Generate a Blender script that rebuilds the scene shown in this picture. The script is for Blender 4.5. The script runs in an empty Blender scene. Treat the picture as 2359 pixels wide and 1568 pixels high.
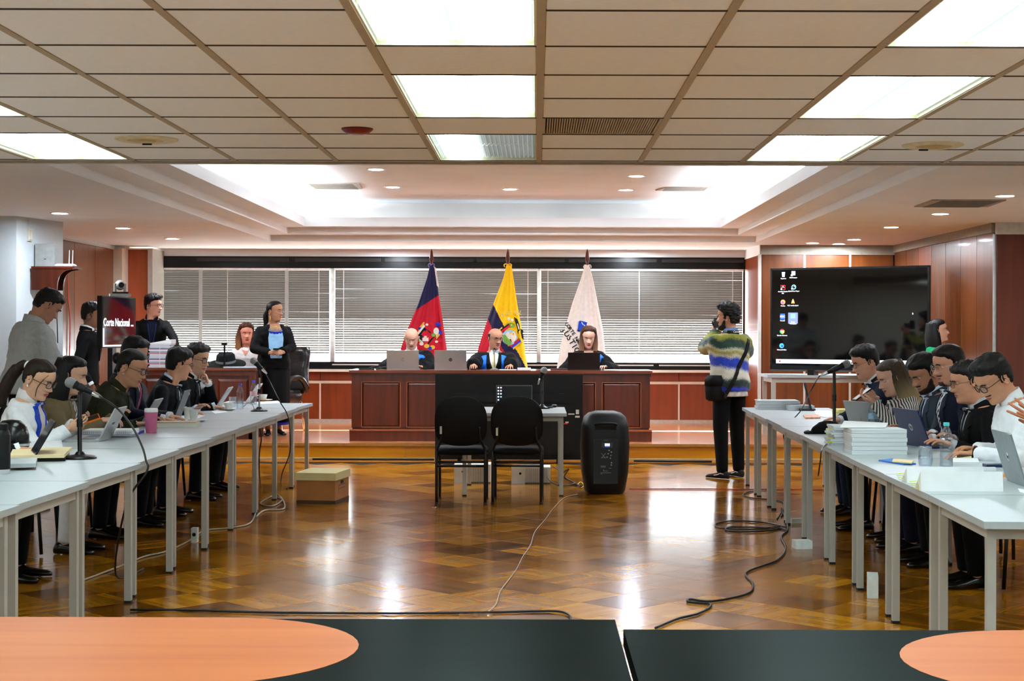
import bpy, bmesh, math, random
from mathutils import Vector, Matrix, Euler, noise
from mathutils.bvhtree import BVHTree
random.seed(7)
PI = math.pi
C = bpy.context.scene.collection
SC = bpy.context.scene

# ------------------------------------------------------------------ camera, world, sun, exposure
CAMZ, FOC, VX, VY, ROLL = 1.46, 3500.0, 1236.0, 764.0, math.radians(0.15)
cam_data = bpy.data.cameras.new('camera')
cam_data.sensor_width = 36.0
cam_data.lens = FOC / 2359.0 * 36.0
cam_data.shift_x = -(VX - 1179.5) / 2359.0
cam_data.shift_y = -(784.0 - VY) / 2359.0
cam_data.clip_start = 0.05
cam = bpy.data.objects.new('camera', cam_data)
C.objects.link(cam)
cam.matrix_world = Matrix.Translation((0, 0, CAMZ)) @ Matrix.Rotation(PI / 2, 4, 'X') @ Matrix.Rotation(ROLL, 4, 'Z')
SC.camera = cam

w = bpy.data.worlds.new('sky')
SC.world = w
w.use_nodes = True
wb = w.node_tree.nodes['Background']
wb.inputs[0].default_value = (0.93, 0.96, 1.0, 1)
wb.inputs[1].default_value = 9.0
sun_d = bpy.data.lights.new('sun', 'SUN')
sun_d.energy = 22.0
sun_d.angle = math.radians(0.6)
sun_d.color = (1.0, 0.93, 0.82)
sun = bpy.data.objects.new('sun', sun_d)
C.objects.link(sun)
_sd = Vector((-0.16, -math.cos(math.radians(29)), -math.sin(math.radians(29))))
sun.rotation_euler = _sd.to_track_quat('-Z', 'Y').to_euler()
sun.location = (2, 30, 12)
SC.view_settings.view_transform = 'Standard'
SC.view_settings.look = 'None'
SC.view_settings.gamma = 1.0
SC.view_settings.use_curve_mapping = False
SC.view_settings.exposure = 1.45
SC.cycles.max_bounces = 8
SC.cycles.transparent_max_bounces = 12
SC.cycles.caustics_reflective = False
SC.cycles.caustics_refractive = False
SC.cycles.sample_clamp_indirect = 6.0
SC.cycles.use_denoising = True
TROFFER_E, DOWN_E, COVE_E = 5.4, 260.0, 130.0

# ------------------------------------------------------------------ helpers
def P(px, py, Y):
    """world point seen at photo pixel (px, py) at depth Y"""
    a, b = px - VX, py - VY
    c, s = math.cos(ROLL), math.sin(ROLL)
    u, v = c * a + s * b, -s * a + c * b
    return Vector((u * Y / FOC, Y, CAMZ - v * Y / FOC))

def PZ(px, py, z):
    a, b = px - VX, py - VY
    c, s = math.cos(ROLL), math.sin(ROLL)
    u, v = c * a + s * b, -s * a + c * b
    Y = (CAMZ - z) * FOC / v
    return Vector((u * Y / FOC, Y, z))

def srgb(r, g, b):
    f = lambda c: (c / 255 / 12.92) if c / 255 <= 0.04045 else ((c / 255 + 0.055) / 1.055) ** 2.4
    return (f(r), f(g), f(b), 1)

_mats = {}
def mat(name, rgb, rough=0.6, metal=0.0, spec=0.4, var=0.12, scale=18.0, bump=0.0, bscale=60.0, coat=0.0, stretch=(1, 1, 1), sheen=0.0):
    """procedural material: base colour broken up by noise, optional fine relief"""
    if name in _mats: return _mats[name]
    m = bpy.data.materials.new(name); m.use_nodes = True
    nt = m.node_tree; N = nt.nodes; L = nt.links
    b = N['Principled BSDF']
    col = srgb(*rgb)
    tc = N.new('ShaderNodeTexCoord'); mp = N.new('ShaderNodeMapping'); mp.inputs['Scale'].default_value = stretch
    L.new(tc.outputs['Object'], mp.inputs['Vector'])
    if var > 0:
        nz = N.new('ShaderNodeTexNoise'); nz.inputs['Scale'].default_value = scale; nz.inputs['Detail'].default_value = 4
        L.new(mp.outputs[0], nz.inputs['Vector'])
        rp = N.new('ShaderNodeValToRGB')
        rp.color_ramp.elements[0].position = 0.3; rp.color_ramp.elements[1].position = 0.7
        rp.color_ramp.elements[0].color = tuple(c * (1 - var) for c in col[:3]) + (1,)
        rp.color_ramp.elements[1].color = tuple(min(1, c * (1 + var)) for c in col[:3]) + (1,)
        L.new(nz.outputs['Fac'], rp.inputs[0]); L.new(rp.outputs[0], b.inputs['Base Color'])
    else:
        b.inputs['Base Color'].default_value = col
    if bump > 0:
        n2 = N.new('ShaderNodeTexNoise'); n2.inputs['Scale'].default_value = bscale; n2.inputs['Detail'].default_value = 3
        L.new(mp.outputs[0], n2.inputs['Vector'])
        bp = N.new('ShaderNodeBump'); bp.inputs['Strength'].default_value = bump; bp.inputs['Distance'].default_value = 0.01
        L.new(n2.outputs['Fac'], bp.inputs['Height']); L.new(bp.outputs[0], b.inputs['Normal'])
    b.inputs['Roughness'].default_value = rough
    b.inputs['Metallic'].default_value = metal
    b.inputs['Specular IOR Level'].default_value = spec
    b.inputs['Coat Weight'].default_value = coat
    b.inputs['Sheen Weight'].default_value = sheen
    _mats[name] = m
    return m

def emat(name, rgb, strength=1.0):
    if name in _mats: return _mats[name]
    m = bpy.data.materials.new(name); m.use_nodes = True
    b = m.node_tree.nodes['Principled BSDF']
    b.inputs['Base Color'].default_value = (0.02, 0.02, 0.02, 1)
    b.inputs['Emission Color'].default_value = srgb(*rgb)
    b.inputs['Emission Strength'].default_value = strength
    _mats[name] = m
    return m

def glass(name, tint=(1, 1, 1), alpha=0.14, rough=0.02):
    """thin clear glass / plastic: mostly transparent, with sharp reflections"""
    if name in _mats: return _mats[name]
    m = bpy.data.materials.new(name); m.use_nodes = True
    nt = m.node_tree; N = nt.nodes; L = nt.links
    N.remove(N['Principled BSDF'])
    t = N.new('ShaderNodeBsdfTransparent'); t.inputs[0].default_value = (*tint, 1)
    g = N.new('ShaderNodeBsdfGlossy'); g.inputs['Roughness'].default_value = rough
    lw = N.new('ShaderNodeLayerWeight'); lw.inputs[0].default_value = 0.35
    ma = N.new('ShaderNodeMath'); ma.operation = 'MULTIPLY_ADD'; ma.inputs[1].default_value = 0.22; ma.inputs[2].default_value = alpha * 0.4
    L.new(lw.outputs['Fresnel'], ma.inputs[0])
    mx = N.new('ShaderNodeMixShader')
    L.new(ma.outputs[0], mx.inputs[0]); L.new(t.outputs[0], mx.inputs[1]); L.new(g.outputs[0], mx.inputs[2])
    L.new(mx.outputs[0], N['Material Output'].inputs[0])
    _mats[name] = m
    return m

def translucent(name, rgb, fac=0.5):
    if name in _mats: return _mats[name]
    m = bpy.data.materials.new(name); m.use_nodes = True
    nt = m.node_tree; N = nt.nodes; L = nt.links; b = N['Principled BSDF']
    b.inputs['Base Color'].default_value = srgb(*rgb); b.inputs['Roughness'].default_value = .8
    t = N.new('ShaderNodeBsdfTranslucent'); t.inputs[0].default_value = srgb(*rgb)
    mx = N.new('ShaderNodeMixShader'); mx.inputs[0].default_value = fac
    L.new(b.outputs[0], mx.inputs[1]); L.new(t.outputs[0], mx.inputs[2]); L.new(mx.outputs[0], N['Material Output'].inputs[0])
    _mats[name] = m
    return m

def wood(name, c1, c2, rough=0.3, scale=3.0, stretch=(8, 8, 0.6), coat=0.0, spec=0.5):
    if name in _mats: return _mats[name]
    m = bpy.data.materials.new(name); m.use_nodes = True
    nt = m.node_tree; N = nt.nodes; L = nt.links
    b = N['Principled BSDF']
    tc = N.new('ShaderNodeTexCoord'); mp = N.new('ShaderNodeMapping'); mp.inputs['Scale'].default_value = stretch
    L.new(tc.outputs['Object'], mp.inputs['Vector'])
    nz = N.new('ShaderNodeTexNoise'); nz.inputs['Scale'].default_value = scale; nz.inputs['Detail'].default_value = 6; nz.inputs['Distortion'].default_value = 0.6
    L.new(mp.outputs[0], nz.inputs['Vector'])
    oi = N.new('ShaderNodeObjectInfo')
    ad = N.new('ShaderNodeMath'); ad.operation = 'MULTIPLY_ADD'; ad.inputs[1].default_value = 0.25; 
    L.new(oi.outputs['Random'], ad.inputs[0]); L.new(nz.outputs['Fac'], ad.inputs[2])
    rp = N.new('ShaderNodeValToRGB'); rp.color_ramp.elements[0].position = 0.38; rp.color_ramp.elements[1].position = 0.85
    rp.color_ramp.elements[0].color = srgb(*c1); rp.color_ramp.elements[1].color = srgb(*c2)
    L.new(ad.outputs[0], rp.inputs[0]); L.new(rp.outputs[0], b.inputs['Base Color'])
    b.inputs['Roughness'].default_value = rough; b.inputs['Coat Weight'].default_value = coat; b.inputs['Coat Roughness'].default_value = 0.08
    b.inputs['Specular IOR Level'].default_value = spec
    _mats[name] = m
    return m

class MB:
    """collects simple solids into one bmesh, linked as ONE mesh object by build()"""
    def __init__(s): s.bm = bmesh.new(); s.mi = 0
    def _add(s, verts, faces):
        vs = [s.bm.verts.new(v) for v in verts]
        for f in faces:
            try:
                fc = s.bm.faces.new([vs[i] for i in f]); fc.material_index = s.mi
            except ValueError: pass
        return vs
    def box(s, c, d, rz=0.0, m=None):
        hx, hy, hz = d[0] / 2, d[1] / 2, d[2] / 2
        M = Matrix.Rotation(rz, 3, 'Z') if m is None else m
        c = Vector(c)
        vs = [c + M @ Vector((x * hx, y * hy, z * hz)) for z in (-1, 1) for y in (-1, 1) for x in (-1, 1)]
        s._add(vs, [(0, 2, 3, 1), (4, 5, 7, 6), (0, 1, 5, 4), (2, 6, 7, 3), (0, 4, 6, 2), (1, 3, 7, 5)]); return s
    def b2(s, a, b):
        return s.box([(a[i] + b[i]) / 2 for i in range(3)], [abs(b[i] - a[i]) for i in range(3)])
    def ngon(s, pts): s._add(pts, [tuple(range(len(pts)))]); return s
    def prism(s, pts, off):
        """closed solid: polygon pts swept by vector off"""
        n = len(pts); off = Vector(off); pts = [Vector(p) for p in pts]
        s._add(pts + [p + off for p in pts], [tuple(range(n))[::-1], tuple(range(n, 2 * n))] + [(i, (i + 1) % n, n + (i + 1) % n, n + i) for i in range(n)]); return s
    def loft(s, rings, cap=True, closed=True):
        n = len(rings[0]); vs = []; fs = []
        for r in rings: vs += [Vector(p) for p in r]
        for k in range(len(rings) - 1):
            for i in range(n if closed else n - 1):
                j = (i + 1) % n
                fs.append((k * n + i, k * n + j, (k + 1) * n + j, (k + 1) * n + i))
        if cap: fs += [tuple(range(n))[::-1], tuple(range((len(rings) - 1) * n, len(rings) * n))]
        s._add(vs, fs); return s
    def cyl(s, p0, p1, r0, r1=None, n=16):
        r1 = r0 if r1 is None else r1
        p0, p1 = Vector(p0), Vector(p1); d = (p1 - p0).normalized()
        q = d.to_track_quat('Z', 'Y'); 
        rings = [[p + q @ Vector((math.cos(2 * PI * i / n) * r, math.sin(2 * PI * i / n) * r, 0)) for i in range(n)] for p, r in ((p0, r0), (p1, r1))]
        return s.loft(rings)
    def lathe(s, prof, c=(0, 0, 0), n=24, axis=None, cap=True):
        """profile list of (r, z) spun about axis (default Z) at c"""
        c = Vector(c); q = Vector(axis).to_track_quat('Z', 'Y') if axis is not None else None
        rings = []
        for r, z in prof:
            ring = [Vector((math.cos(2 * PI * i / n) * r, math.sin(2 * PI * i / n) * r, z)) for i in range(n)]
            rings.append([c + (q @ p if q else p) for p in ring])
        return s.loft(rings, cap=cap)
    def tube(s, pts, r, n=8, smooth=0):
        pts = [Vector(p) for p in pts]
        if smooth: pts = spline(pts, smooth)
        rings = []; up = Vector((0, 0, 1)); prev = None
        for i, p in enumerate(pts):
            d = (pts[min(i + 1, len(pts) - 1)] - pts[max(i - 1, 0)])
            d = d.normalized() if d.length > 1e-9 else Vector((0, 0, 1))
            if prev is None:
                a = d.orthogonal().normalized()
            else:
                a = (prev - d * prev.dot(d)); a = a.normalized() if a.length > 1e-6 else d.orthogonal().normalized()
            prev = a; b = d.cross(a)
            rr = r[i * (len(r) - 1) // max(1, len(pts) - 1)] if isinstance(r, (list, tuple)) else r
            rings.append([p + (a * math.cos(2 * PI * k / n) + b * math.sin(2 * PI * k / n)) * rr for k in range(n)])
        return s.loft(rings)
    def ball(s, c, r, n=16, m=10, rot=None):
        r = (r, r, r) if not isinstance(r, (list, tuple)) else r
        c = Vector(c); rings = []
        for j in range(m + 1):
            t = -PI / 2 + PI * j / m; t = max(-PI / 2 + 0.04, min(PI / 2 - 0.04, t))
            ring = [Vector((math.cos(2 * PI * i / n) * math.cos(t) * r[0], math.sin(2 * PI * i / n) * math.cos(t) * r[1], math.sin(t) * r[2])) for i in range(n)]
            rings.append([c + (rot @ p if rot else p) for p in ring])
        return s.loft(rings)
    def add_mesh(s, me, M=None):
        vs = [(M @ v.co) if M is not None else v.co.copy() for v in me.vertices]
        s._add(vs, [tuple(p.vertices) for p in me.polygons]); return s
    def build(s, name, m, parent=None, smooth=False, bevel=0.0, kind=None, loc=None, segs=2):
        if bevel > 0:
            es = [e for e in s.bm.edges if len(e.link_faces) == 2 and e.calc_face_angle(0) > 0.6]
            if es: bmesh.ops.bevel(s.bm, geom=es, offset=bevel, segments=segs, affect='EDGES', profile=0.5, clamp_overlap=True)
        bmesh.ops.recalc_face_normals(s.bm, faces=s.bm.faces[:])
        me = bpy.data.meshes.new(name); s.bm.to_mesh(me); s.bm.free()
        for mm in (m if isinstance(m, (list, tuple)) else [m]): me.materials.append(mm)
        if smooth:
            for p in me.polygons: p.use_smooth = True
            if smooth != 'all':
                try: me.set_sharp_from_angle(angle=math.radians(40))
                except Exception: pass
        return link(name, me, parent, kind, loc)

def link(name, me, parent=None, kind=None, loc=None):
    o = bpy.data.objects.new(name, me); C.objects.link(o)
    if parent is not None: o.parent = parent
    if kind: o['kind'] = kind
    if loc is not None: o.location = loc
    return o

def spline(pts, k):
    out = []
    n = len(pts)
    for i in range(n - 1):
        p0, p1, p2, p3 = pts[max(i - 1, 0)], pts[i], pts[i + 1], pts[min(i + 2, n - 1)]
        for j in range(k):
            t = j / k
            out.append(0.5 * ((2 * p1) + (p2 - p0) * t + (2 * p0 - 5 * p1 + 4 * p2 - p3) * t * t + (3 * p1 - p0 - 3 * p2 + p3) * t ** 3))
    out.append(pts[-1])
    return out

def thing(name, label, cat, loc=(0, 0, 0), rz=0.0, group=None, rot=None):
    o = bpy.data.objects.new(name, None); C.objects.link(o)
    o.empty_display_size = 0.1
    o.location = loc; o.rotation_euler = rot if rot is not None else (0, 0, rz)
    o['label'] = label; o['category'] = cat
    if group: o['group'] = group
    return o

def tag(o, label, cat, group=None):
    o['label'] = label; o['category'] = cat
    if group: o['group'] = group
    return o

def struct(name, loc=(0, 0, 0), rz=0.0):
    o = bpy.data.objects.new(name, None); C.objects.link(o); o.location = loc; o.rotation_euler = (0, 0, rz); o['kind'] = 'structure'
    return o

def copy_tree(o, parent=None):
    c = o.copy(); C.objects.link(c)
    if parent is not None: c.parent = parent
    for ch in list(o.children): copy_tree(ch, c)
    return c

def text_mesh(s, size=1.0, ext=0.0, align='CENTER', bold=0.0, shear=0.0):
    cu = bpy.data.curves.new('lettering', 'FONT'); cu.body = s; cu.size = size; cu.extrude = ext; cu.align_x = align; cu.align_y = 'CENTER'
    cu.offset = bold; cu.shear = shear; cu.resolution_u = 3
    o = bpy.data.objects.new('lettering', cu); C.objects.link(o)
    me = bpy.data.meshes.new_from_object(o.evaluated_get(bpy.context.evaluated_depsgraph_get()))
    bpy.data.objects.remove(o); bpy.data.curves.remove(cu)
    return me

def text_obj(name, s, size, m, parent, M, ext=0.0005, align='CENTER', bold=0.0, shear=0.0):
    """flat lettering placed by matrix M (text lies in local XY, facing +Z)"""
    me = text_mesh(s, size, ext, align, bold, shear); me.transform(M); me.materials.append(m)
    return link(name, me, parent)

def grid_remesh(bm_or_me, voxel, smooth=2, name='surface'):
    """voxel union of overlapping solids into one continuous surface"""
    me = bm_or_me
    o = bpy.data.objects.new('union', me); C.objects.link(o)
    r = o.modifiers.new('r', 'REMESH'); r.mode = 'VOXEL'; r.voxel_size = voxel; r.use_smooth_shade = True
    if smooth:
        sm = o.modifiers.new('s', 'SMOOTH'); sm.factor = 0.5; sm.iterations = smooth
    out = bpy.data.meshes.new_from_object(o.evaluated_get(bpy.context.evaluated_depsgraph_get()))
    bpy.data.objects.remove(o); bpy.data.meshes.remove(me)
    out.name = name
    return out

def mb_mesh(mb):
    bmesh.ops.recalc_face_normals(mb.bm, faces=mb.bm.faces[:])
    me = bpy.data.meshes.new('solid'); mb.bm.to_mesh(me); mb.bm.free()
    return me
# ------------------------------------------------------------------ the room shell
ZT, ZS, ZU = CAMZ + 1.023, CAMZ + 1.15, CAMZ + 1.65        # tile ceiling, plaster soffit, upper tray ceiling
PLAT, PLATY, BACKY = 0.178, 17.42, 21.35
XL, XR = -6.6, 6.0
M_white = mat('white_plaster', (236, 232, 228), 0.8, var=0.03, scale=3)
M_soffit = mat('soffit_plaster', (246, 248, 250), 0.85, var=0.03, scale=2)
M_tile = mat('mineral_tile', (242, 245, 248), 0.95, var=0.03, scale=30, bump=0.25, bscale=14, stretch=(1, 3, 1))
M_runner = mat('painted_runner', (176, 160, 132), 0.6, var=0.05)
M_dark = mat('dark_void', (18, 16, 14), 0.9, var=0.1)
M_black = mat('black_plastic', (4, 4, 5), 0.45, spec=.25, var=0.1, bump=0.05)
M_blackm = mat('black_painted_metal', (4, 4, 5), 0.35, spec=.3, var=0.1)
M_panel = wood('reddish_wood_panel', (80, 38, 9), (116, 60, 19), 0.32, 2.2, (6, 6, 0.5), coat=0.15)
M_orange = wood('orange_wood_panel', (118, 46, 10), (142, 60, 16), 0.35, 2.0, (6, 6, 0.6), coat=0.1)
M_bench = wood('mahogany_wood', (58, 18, 6), (92, 32, 10), 0.3, 2.5, (7, 7, 0.7), coat=0.25)
M_benchtop = wood('mahogany_top', (96, 42, 18), (126, 62, 28), 0.25, 2.5, (0.6, 7, 7), coat=0.3)
M_alu = mat('aluminium_strip', (206, 200, 190), 0.35, metal=0.3, var=0.05)
M_cream = mat('cream_strip', (226, 214, 196), 0.5, var=0.04)

def floor_material():
    m = bpy.data.materials.new('varnished_parquet'); m.use_nodes = True
    nt = m.node_tree; N = nt.nodes; L = nt.links; b = N['Principled BSDF']
    uv = N.new('ShaderNodeUVMap'); uv.uv_map = 'UVMap'
    sx = N.new('ShaderNodeSeparateXYZ'); L.new(uv.outputs[0], sx.inputs[0])
    at = N.new('ShaderNodeAttribute'); at.attribute_name = 'rnd'
    oi = N.new('ShaderNodeObjectInfo')
    sm = N.new('ShaderNodeMath'); sm.operation = 'ADD'; L.new(at.outputs['Fac'], sm.inputs[0]); L.new(oi.outputs['Random'], sm.inputs[1])
    # six strips in each square
    f6 = N.new('ShaderNodeMath'); f6.operation = 'MULTIPLY'; f6.inputs[1].default_value = 6; L.new(sx.outputs[0], f6.inputs[0])
    fl = N.new('ShaderNodeMath'); fl.operation = 'FLOOR'; L.new(f6.outputs[0], fl.inputs[0])
    cmb = N.new('ShaderNodeCombineXYZ'); L.new(fl.outputs[0], cmb.inputs[0]); L.new(sm.outputs[0], cmb.inputs[1])
    wn = N.new('ShaderNodeTexWhiteNoise'); wn.noise_dimensions = '2D'; L.new(cmb.outputs[0], wn.inputs['Vector'])
    wn2 = N.new('ShaderNodeTexWhiteNoise'); wn2.noise_dimensions = '1D'; L.new(sm.outputs[0], wn2.inputs['W'])
    # grain along the strip
    mp = N.new('ShaderNodeMapping'); mp.inputs['Scale'].default_value = (30, 2.2, 1); L.new(uv.outputs[0], mp.inputs[0])
    vadd = N.new('ShaderNodeVectorMath'); vadd.operation = 'ADD'; L.new(mp.outputs[0], vadd.inputs[0])
    c2 = N.new('ShaderNodeCombineXYZ'); mu = N.new('ShaderNodeMath'); mu.operation = 'MULTIPLY'; mu.inputs[1].default_value = 57; L.new(sm.outputs[0], mu.inputs[0]); L.new(mu.outputs[0], c2.inputs[2]); L.new(c2.outputs[0], vadd.inputs[1])
    nz = N.new('ShaderNodeTexNoise'); nz.inputs['Scale'].default_value = 1.0; nz.inputs['Detail'].default_value = 5; L.new(vadd.outputs[0], nz.inputs['Vector'])
    a1 = N.new('ShaderNodeMath'); a1.operation = 'MULTIPLY_ADD'; a1.inputs[1].default_value = 0.2; L.new(wn.outputs['Value'], a1.inputs[0])
    a2 = N.new('ShaderNodeMath'); a2.operation = 'MULTIPLY_ADD'; a2.inputs[1].default_value = 0.45; L.new(wn2.outputs['Value'], a2.inputs[0])
    a0 = N.new('ShaderNodeMath'); a0.operation = 'MULTIPLY'; a0.inputs[1].default_value = 0.35; L.new(nz.outputs['Fac'], a0.inputs[0])
    L.new(a0.outputs[0], a1.inputs[2]); L.new(a1.outputs[0], a2.inputs[2])
    rp = N.new('ShaderNodeValToRGB'); e = rp.color_ramp.elements
    e[0].position = 0.16; e[0].color = srgb(70, 36, 2); e[1].position = 0.85; e[1].color = srgb(202, 136, 24)
    x = e.new(0.45); x.color = srgb(144, 87, 6)
    L.new(a2.outputs[0], rp.inputs[0]); L.new(rp.outputs[0], b.inputs['Base Color'])
    # strip joints as fine relief, and soft waviness of the varnish
    fr = N.new('ShaderNodeMath'); fr.operation = 'FRACT'; L.new(f6.outputs[0], fr.inputs[0])
    pp = N.new('ShaderNodeMath'); pp.operation = 'PINGPONG'; pp.inputs[1].default_value = 0.5; L.new(fr.outputs[0], pp.inputs[0])
    lt = N.new('ShaderNodeMath'); lt.operation = 'GREATER_THAN'; lt.inputs[1].default_value = 0.03; L.new(pp.outputs[0], lt.inputs[0])
    bp = N.new('ShaderNodeBump'); bp.inputs['Strength'].default_value = 0.06; bp.inputs['Distance'].default_value = 0.002
    L.new(lt.outputs[0], bp.inputs['Height']); L.new(bp.outputs[0], b.inputs['Normal'])
    geo = N.new('ShaderNodeNewGeometry'); rn = N.new('ShaderNodeTexNoise'); rn.inputs['Scale'].default_value = 1.7; rn.inputs['Detail'].default_value = 4
    L.new(geo.outputs['Position'], rn.inputs['Vector'])
    rr = N.new('ShaderNodeMapRange'); rr.inputs['To Min'].default_value = 0.11; rr.inputs['To Max'].default_value = 0.22; L.new(rn.outputs['Fac'], rr.inputs[0])
    L.new(rr.outputs[0], b.inputs['Roughness'])
    b.inputs['Specular IOR Level'].default_value = 0.28
    b.inputs['Coat Weight'].default_value = 0.06; b.inputs['Coat Roughness'].default_value = 0.1
    return m
M_floor = floor_material()

# floor: sub-base slab plus parquet squares laid on the diagonal
floor = MB().b2((XL, -4, -0.10), (XR, PLATY + 0.3, -0.012)).build('floor', M_dark, kind='structure')
SQ = 0.34
def square_mesh():
    mb = MB(); h = SQ / 2 - 0.0008
    mb.loft([[(-h, -h, -0.012), (h, -h, -0.012), (h, h, -0.012), (-h, h, -0.012)],
             [(-h, -h, -0.0008), (h, -h, -0.0008), (h, h, -0.0008), (-h, h, -0.0008)],
             [(-h + .0008, -h + .0008, 0), (h - .0008, -h + .0008, 0), (h - .0008, h - .0008, 0), (-h + .0008, h - .0008, 0)]])
    return mb.bm
def with_attr(bm, rnds=None):
    uvl = bm.loops.layers.uv.new('UVMap')
    return uvl
bmq = square_mesh(); uvl = bmq.loops.layers.uv.new('UVMap')
for f in bmq.faces:
    for l in f.loops: l[uvl].uv = (l.vert.co.x / SQ + 0.5, l.vert.co.y / SQ + 0.5)
me_sq = bpy.data.meshes.new('parquet_square'); bmesh.ops.recalc_face_normals(bmq, faces=bmq.faces[:]); bmq.to_mesh(me_sq)
me_sq.materials.append(M_floor)
cells = []
S2 = SQ / math.sqrt(2)
for i in range(-45, 46):
    for j in range(-12, 66):
        if (i + j) % 2: continue
        x, y = i * S2, 1.0 + j * S2
        if not (XL + .3 < x < XR - .3 and 2.2 < y < PLATY - S2 * 0.9): continue
        vis = (7.6 < y < PLATY) and (-2.6 < x < 2.6)
        cells.append((0 if vis else 1, y, x, y, (i // 1) % 2))
cells.sort()
bms = bmesh.new(); uvs = bms.loops.layers.uv.new('UVMap'); rl = bms.verts.layers.float.new('rnd')
for k, (v, _, x, y, par) in enumerate(cells):
    rz = PI / 4 + (PI / 2 if par else 0)
    if k < 300 and v == 0:
        o = link('parquet_square', me_sq, floor); o.location = (x, y, 0); o.rotation_euler = (0, 0, rz)
    else:
        Mx = Matrix.Translation((x, y, 0)) @ Matrix.Rotation(rz, 4, 'Z'); r = random.random()
        vs = []
        for vv in me_sq.vertices:
            nv = bms.verts.new(Mx @ vv.co); nv[rl] = r; vs.append((nv, vv.co))
        for p in me_sq.polygons:
            f = bms.faces.new([vs[i][0] for i in p.vertices])
            for l, i in zip(f.loops, p.vertices): l[uvs].uv = (vs[i][1].x / SQ + 0.5, vs[i][1].y / SQ + 0.5)
me = bpy.data.meshes.new('parquet'); bms.to_mesh(me); bms.free(); me.materials.append(M_floor)
link('parquet', me, floor, 'stuff')
# fringe strip at the platform foot where the squares stop
MB().b2((XL, PLATY - 0.42, -0.011), (XR, PLATY + 0.01, -0.002)).build('border_strip', wood('border_wood', (110, 56, 10), (150, 86, 20), 0.2, 2, (0.5, 8, 8)), floor)
MB().b2((XL, -4.2, -0.011), (XR, 2.5, .003)).build('bounce_floor', mat('pale_grey_bounce', (214, 218, 220), .5, var=.03), floor)  # unseen pale floor added to bounce neutral light up to the ceiling

# raised platform
M_deck = wood('platform_laminate', (176, 104, 58), (206, 134, 84), 0.22, 1.5, (0.5, 5, 5), coat=0.2)
M_riser = wood('riser_veneer', (172, 108, 6), (204, 138, 16), 0.3, 1.6, (0.6, 6, 6), coat=0.1)
plat = struct('floor_platform')
for x0, x1 in ((XL, -3.9), (-3.9, -1.5), (-1.5, .9), (.9, 3.3), (3.3, XR)):
    MB().b2((x0 + .0015, PLATY, 0), (x1 - .0015, PLATY + .02, PLAT - .022)).build('riser_board', M_riser, plat)
    for k in range(4):
        ya, yb = PLATY - .015 + k * 1.02, min(PLATY - .015 + (k + 1) * 1.02, BACKY)
        MB().b2((x0 + .0015, ya + .0015, PLAT - .022), (x1 - .0015, yb - .0015, PLAT)).build('deck_board', M_deck, plat)
MB().b2((XL, PLATY + .02, 0), (XR, BACKY, PLAT - .025)).build('platform_core', M_dark, plat)
MB().b2((XL, PLATY - .022, PLAT - .03), (XR, PLATY - .012, PLAT + .002)).build('edge_nosing', mat('brass_nosing', (176, 128, 60), 0.4, 0.4), plat)
MB().b2((XL, PLATY - .03, 0), (XR, PLATY - .002, .014)).build('cable_strip', mat('pale_floor_strip', (196, 176, 130), .5), plat)

# ---- tile ceiling
ceil = struct('ceiling')
COLS = [0.012 + 0.608 * k for k in range(-11, 11)]
ROWS = [4.832 + 0.607 * k for k in range(-8, 8)]          # last is 9.08
LIGHTC = (-9, -5, -1, 2, 6)                                 # columns (by k) that hold lights
def is_light(kc, kr): return kc in LIGHTC and (kr % 3) != 1
hw = 0.03 / 2
tile_me = {}
def tile(x0, x1, y0, y1):
    key = (round(x1 - x0, 4), round(y1 - y0, 4))
    if key not in tile_me:
        a, b = key
        mb = MB(); mb.loft([[(-a/2, -b/2, .012), (a/2, -b/2, .012), (a/2, b/2, .012), (-a/2, b/2, .012)],
                            [(-a/2, -b/2, .003), (a/2, -b/2, .003), (a/2, b/2, .003), (-a/2, b/2, .003)],
                            [(-a/2 + .003, -b/2 + .003, 0), (a/2 - .003, -b/2 + .003, 0), (a/2 - .003, b/2 - .003, 0), (-a/2 + .003, b/2 - .003, 0)]])
        o = mb.build('ceiling_tile', M_tile, ceil); tile_me[key] = o.data
    else: o = link('ceiling_tile', tile_me[key], ceil)
    o.location = ((x0 + x1) / 2, (y0 + y1) / 2, ZT)
for kc in range(-11, 10):
    for kr in range(-4, 7):
        x0, y0 = 0.012 + 0.608 * kc, 4.832 + 0.607 * kr
        if kr == -4: pass
        if is_light(kc, kr) : continue
        if (kc, kr) == (0, 4): continue                    # the air grille
        tile(x0 + hw, x0 + .608 - hw, y0 + .0035, y0 + .607 - .0035)
    tile(0.012 + 0.608 * kc + hw, 0.012 + 0.608 * (kc + 1) - hw, 9.081 + .004, 9.15)
for k in range(-11, 11):
    x = 0.012 + 0.608 * k
    MB().b2((x - hw, 2.3, ZT - .003), (x + hw, 9.15, ZT + .02)).build('ceiling_runner', M_runner, ceil)
for kr in range(-4, 8):
    y = 4.832 + .607 * kr
    for kc in range(-11, 10):
        if kc in LIGHTC and kr % 3 == 0: continue
        x = .012 + .608 * kc; MB().b2((x + hw, y - .005, ZT - .0035), (x + .608 - hw, y + .005, ZT + .01)).build('shadow_gap_bar', mat('dark_shadow_gap', (58, 46, 34), .8), ceil)  # dark bars added for the shade in the gaps between tile rows
MB().b2((XL, 2.2, ZT + .09), (XR, 9.14, ZT + .10)).build('ceiling_void', M_dark, ceil)
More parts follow.
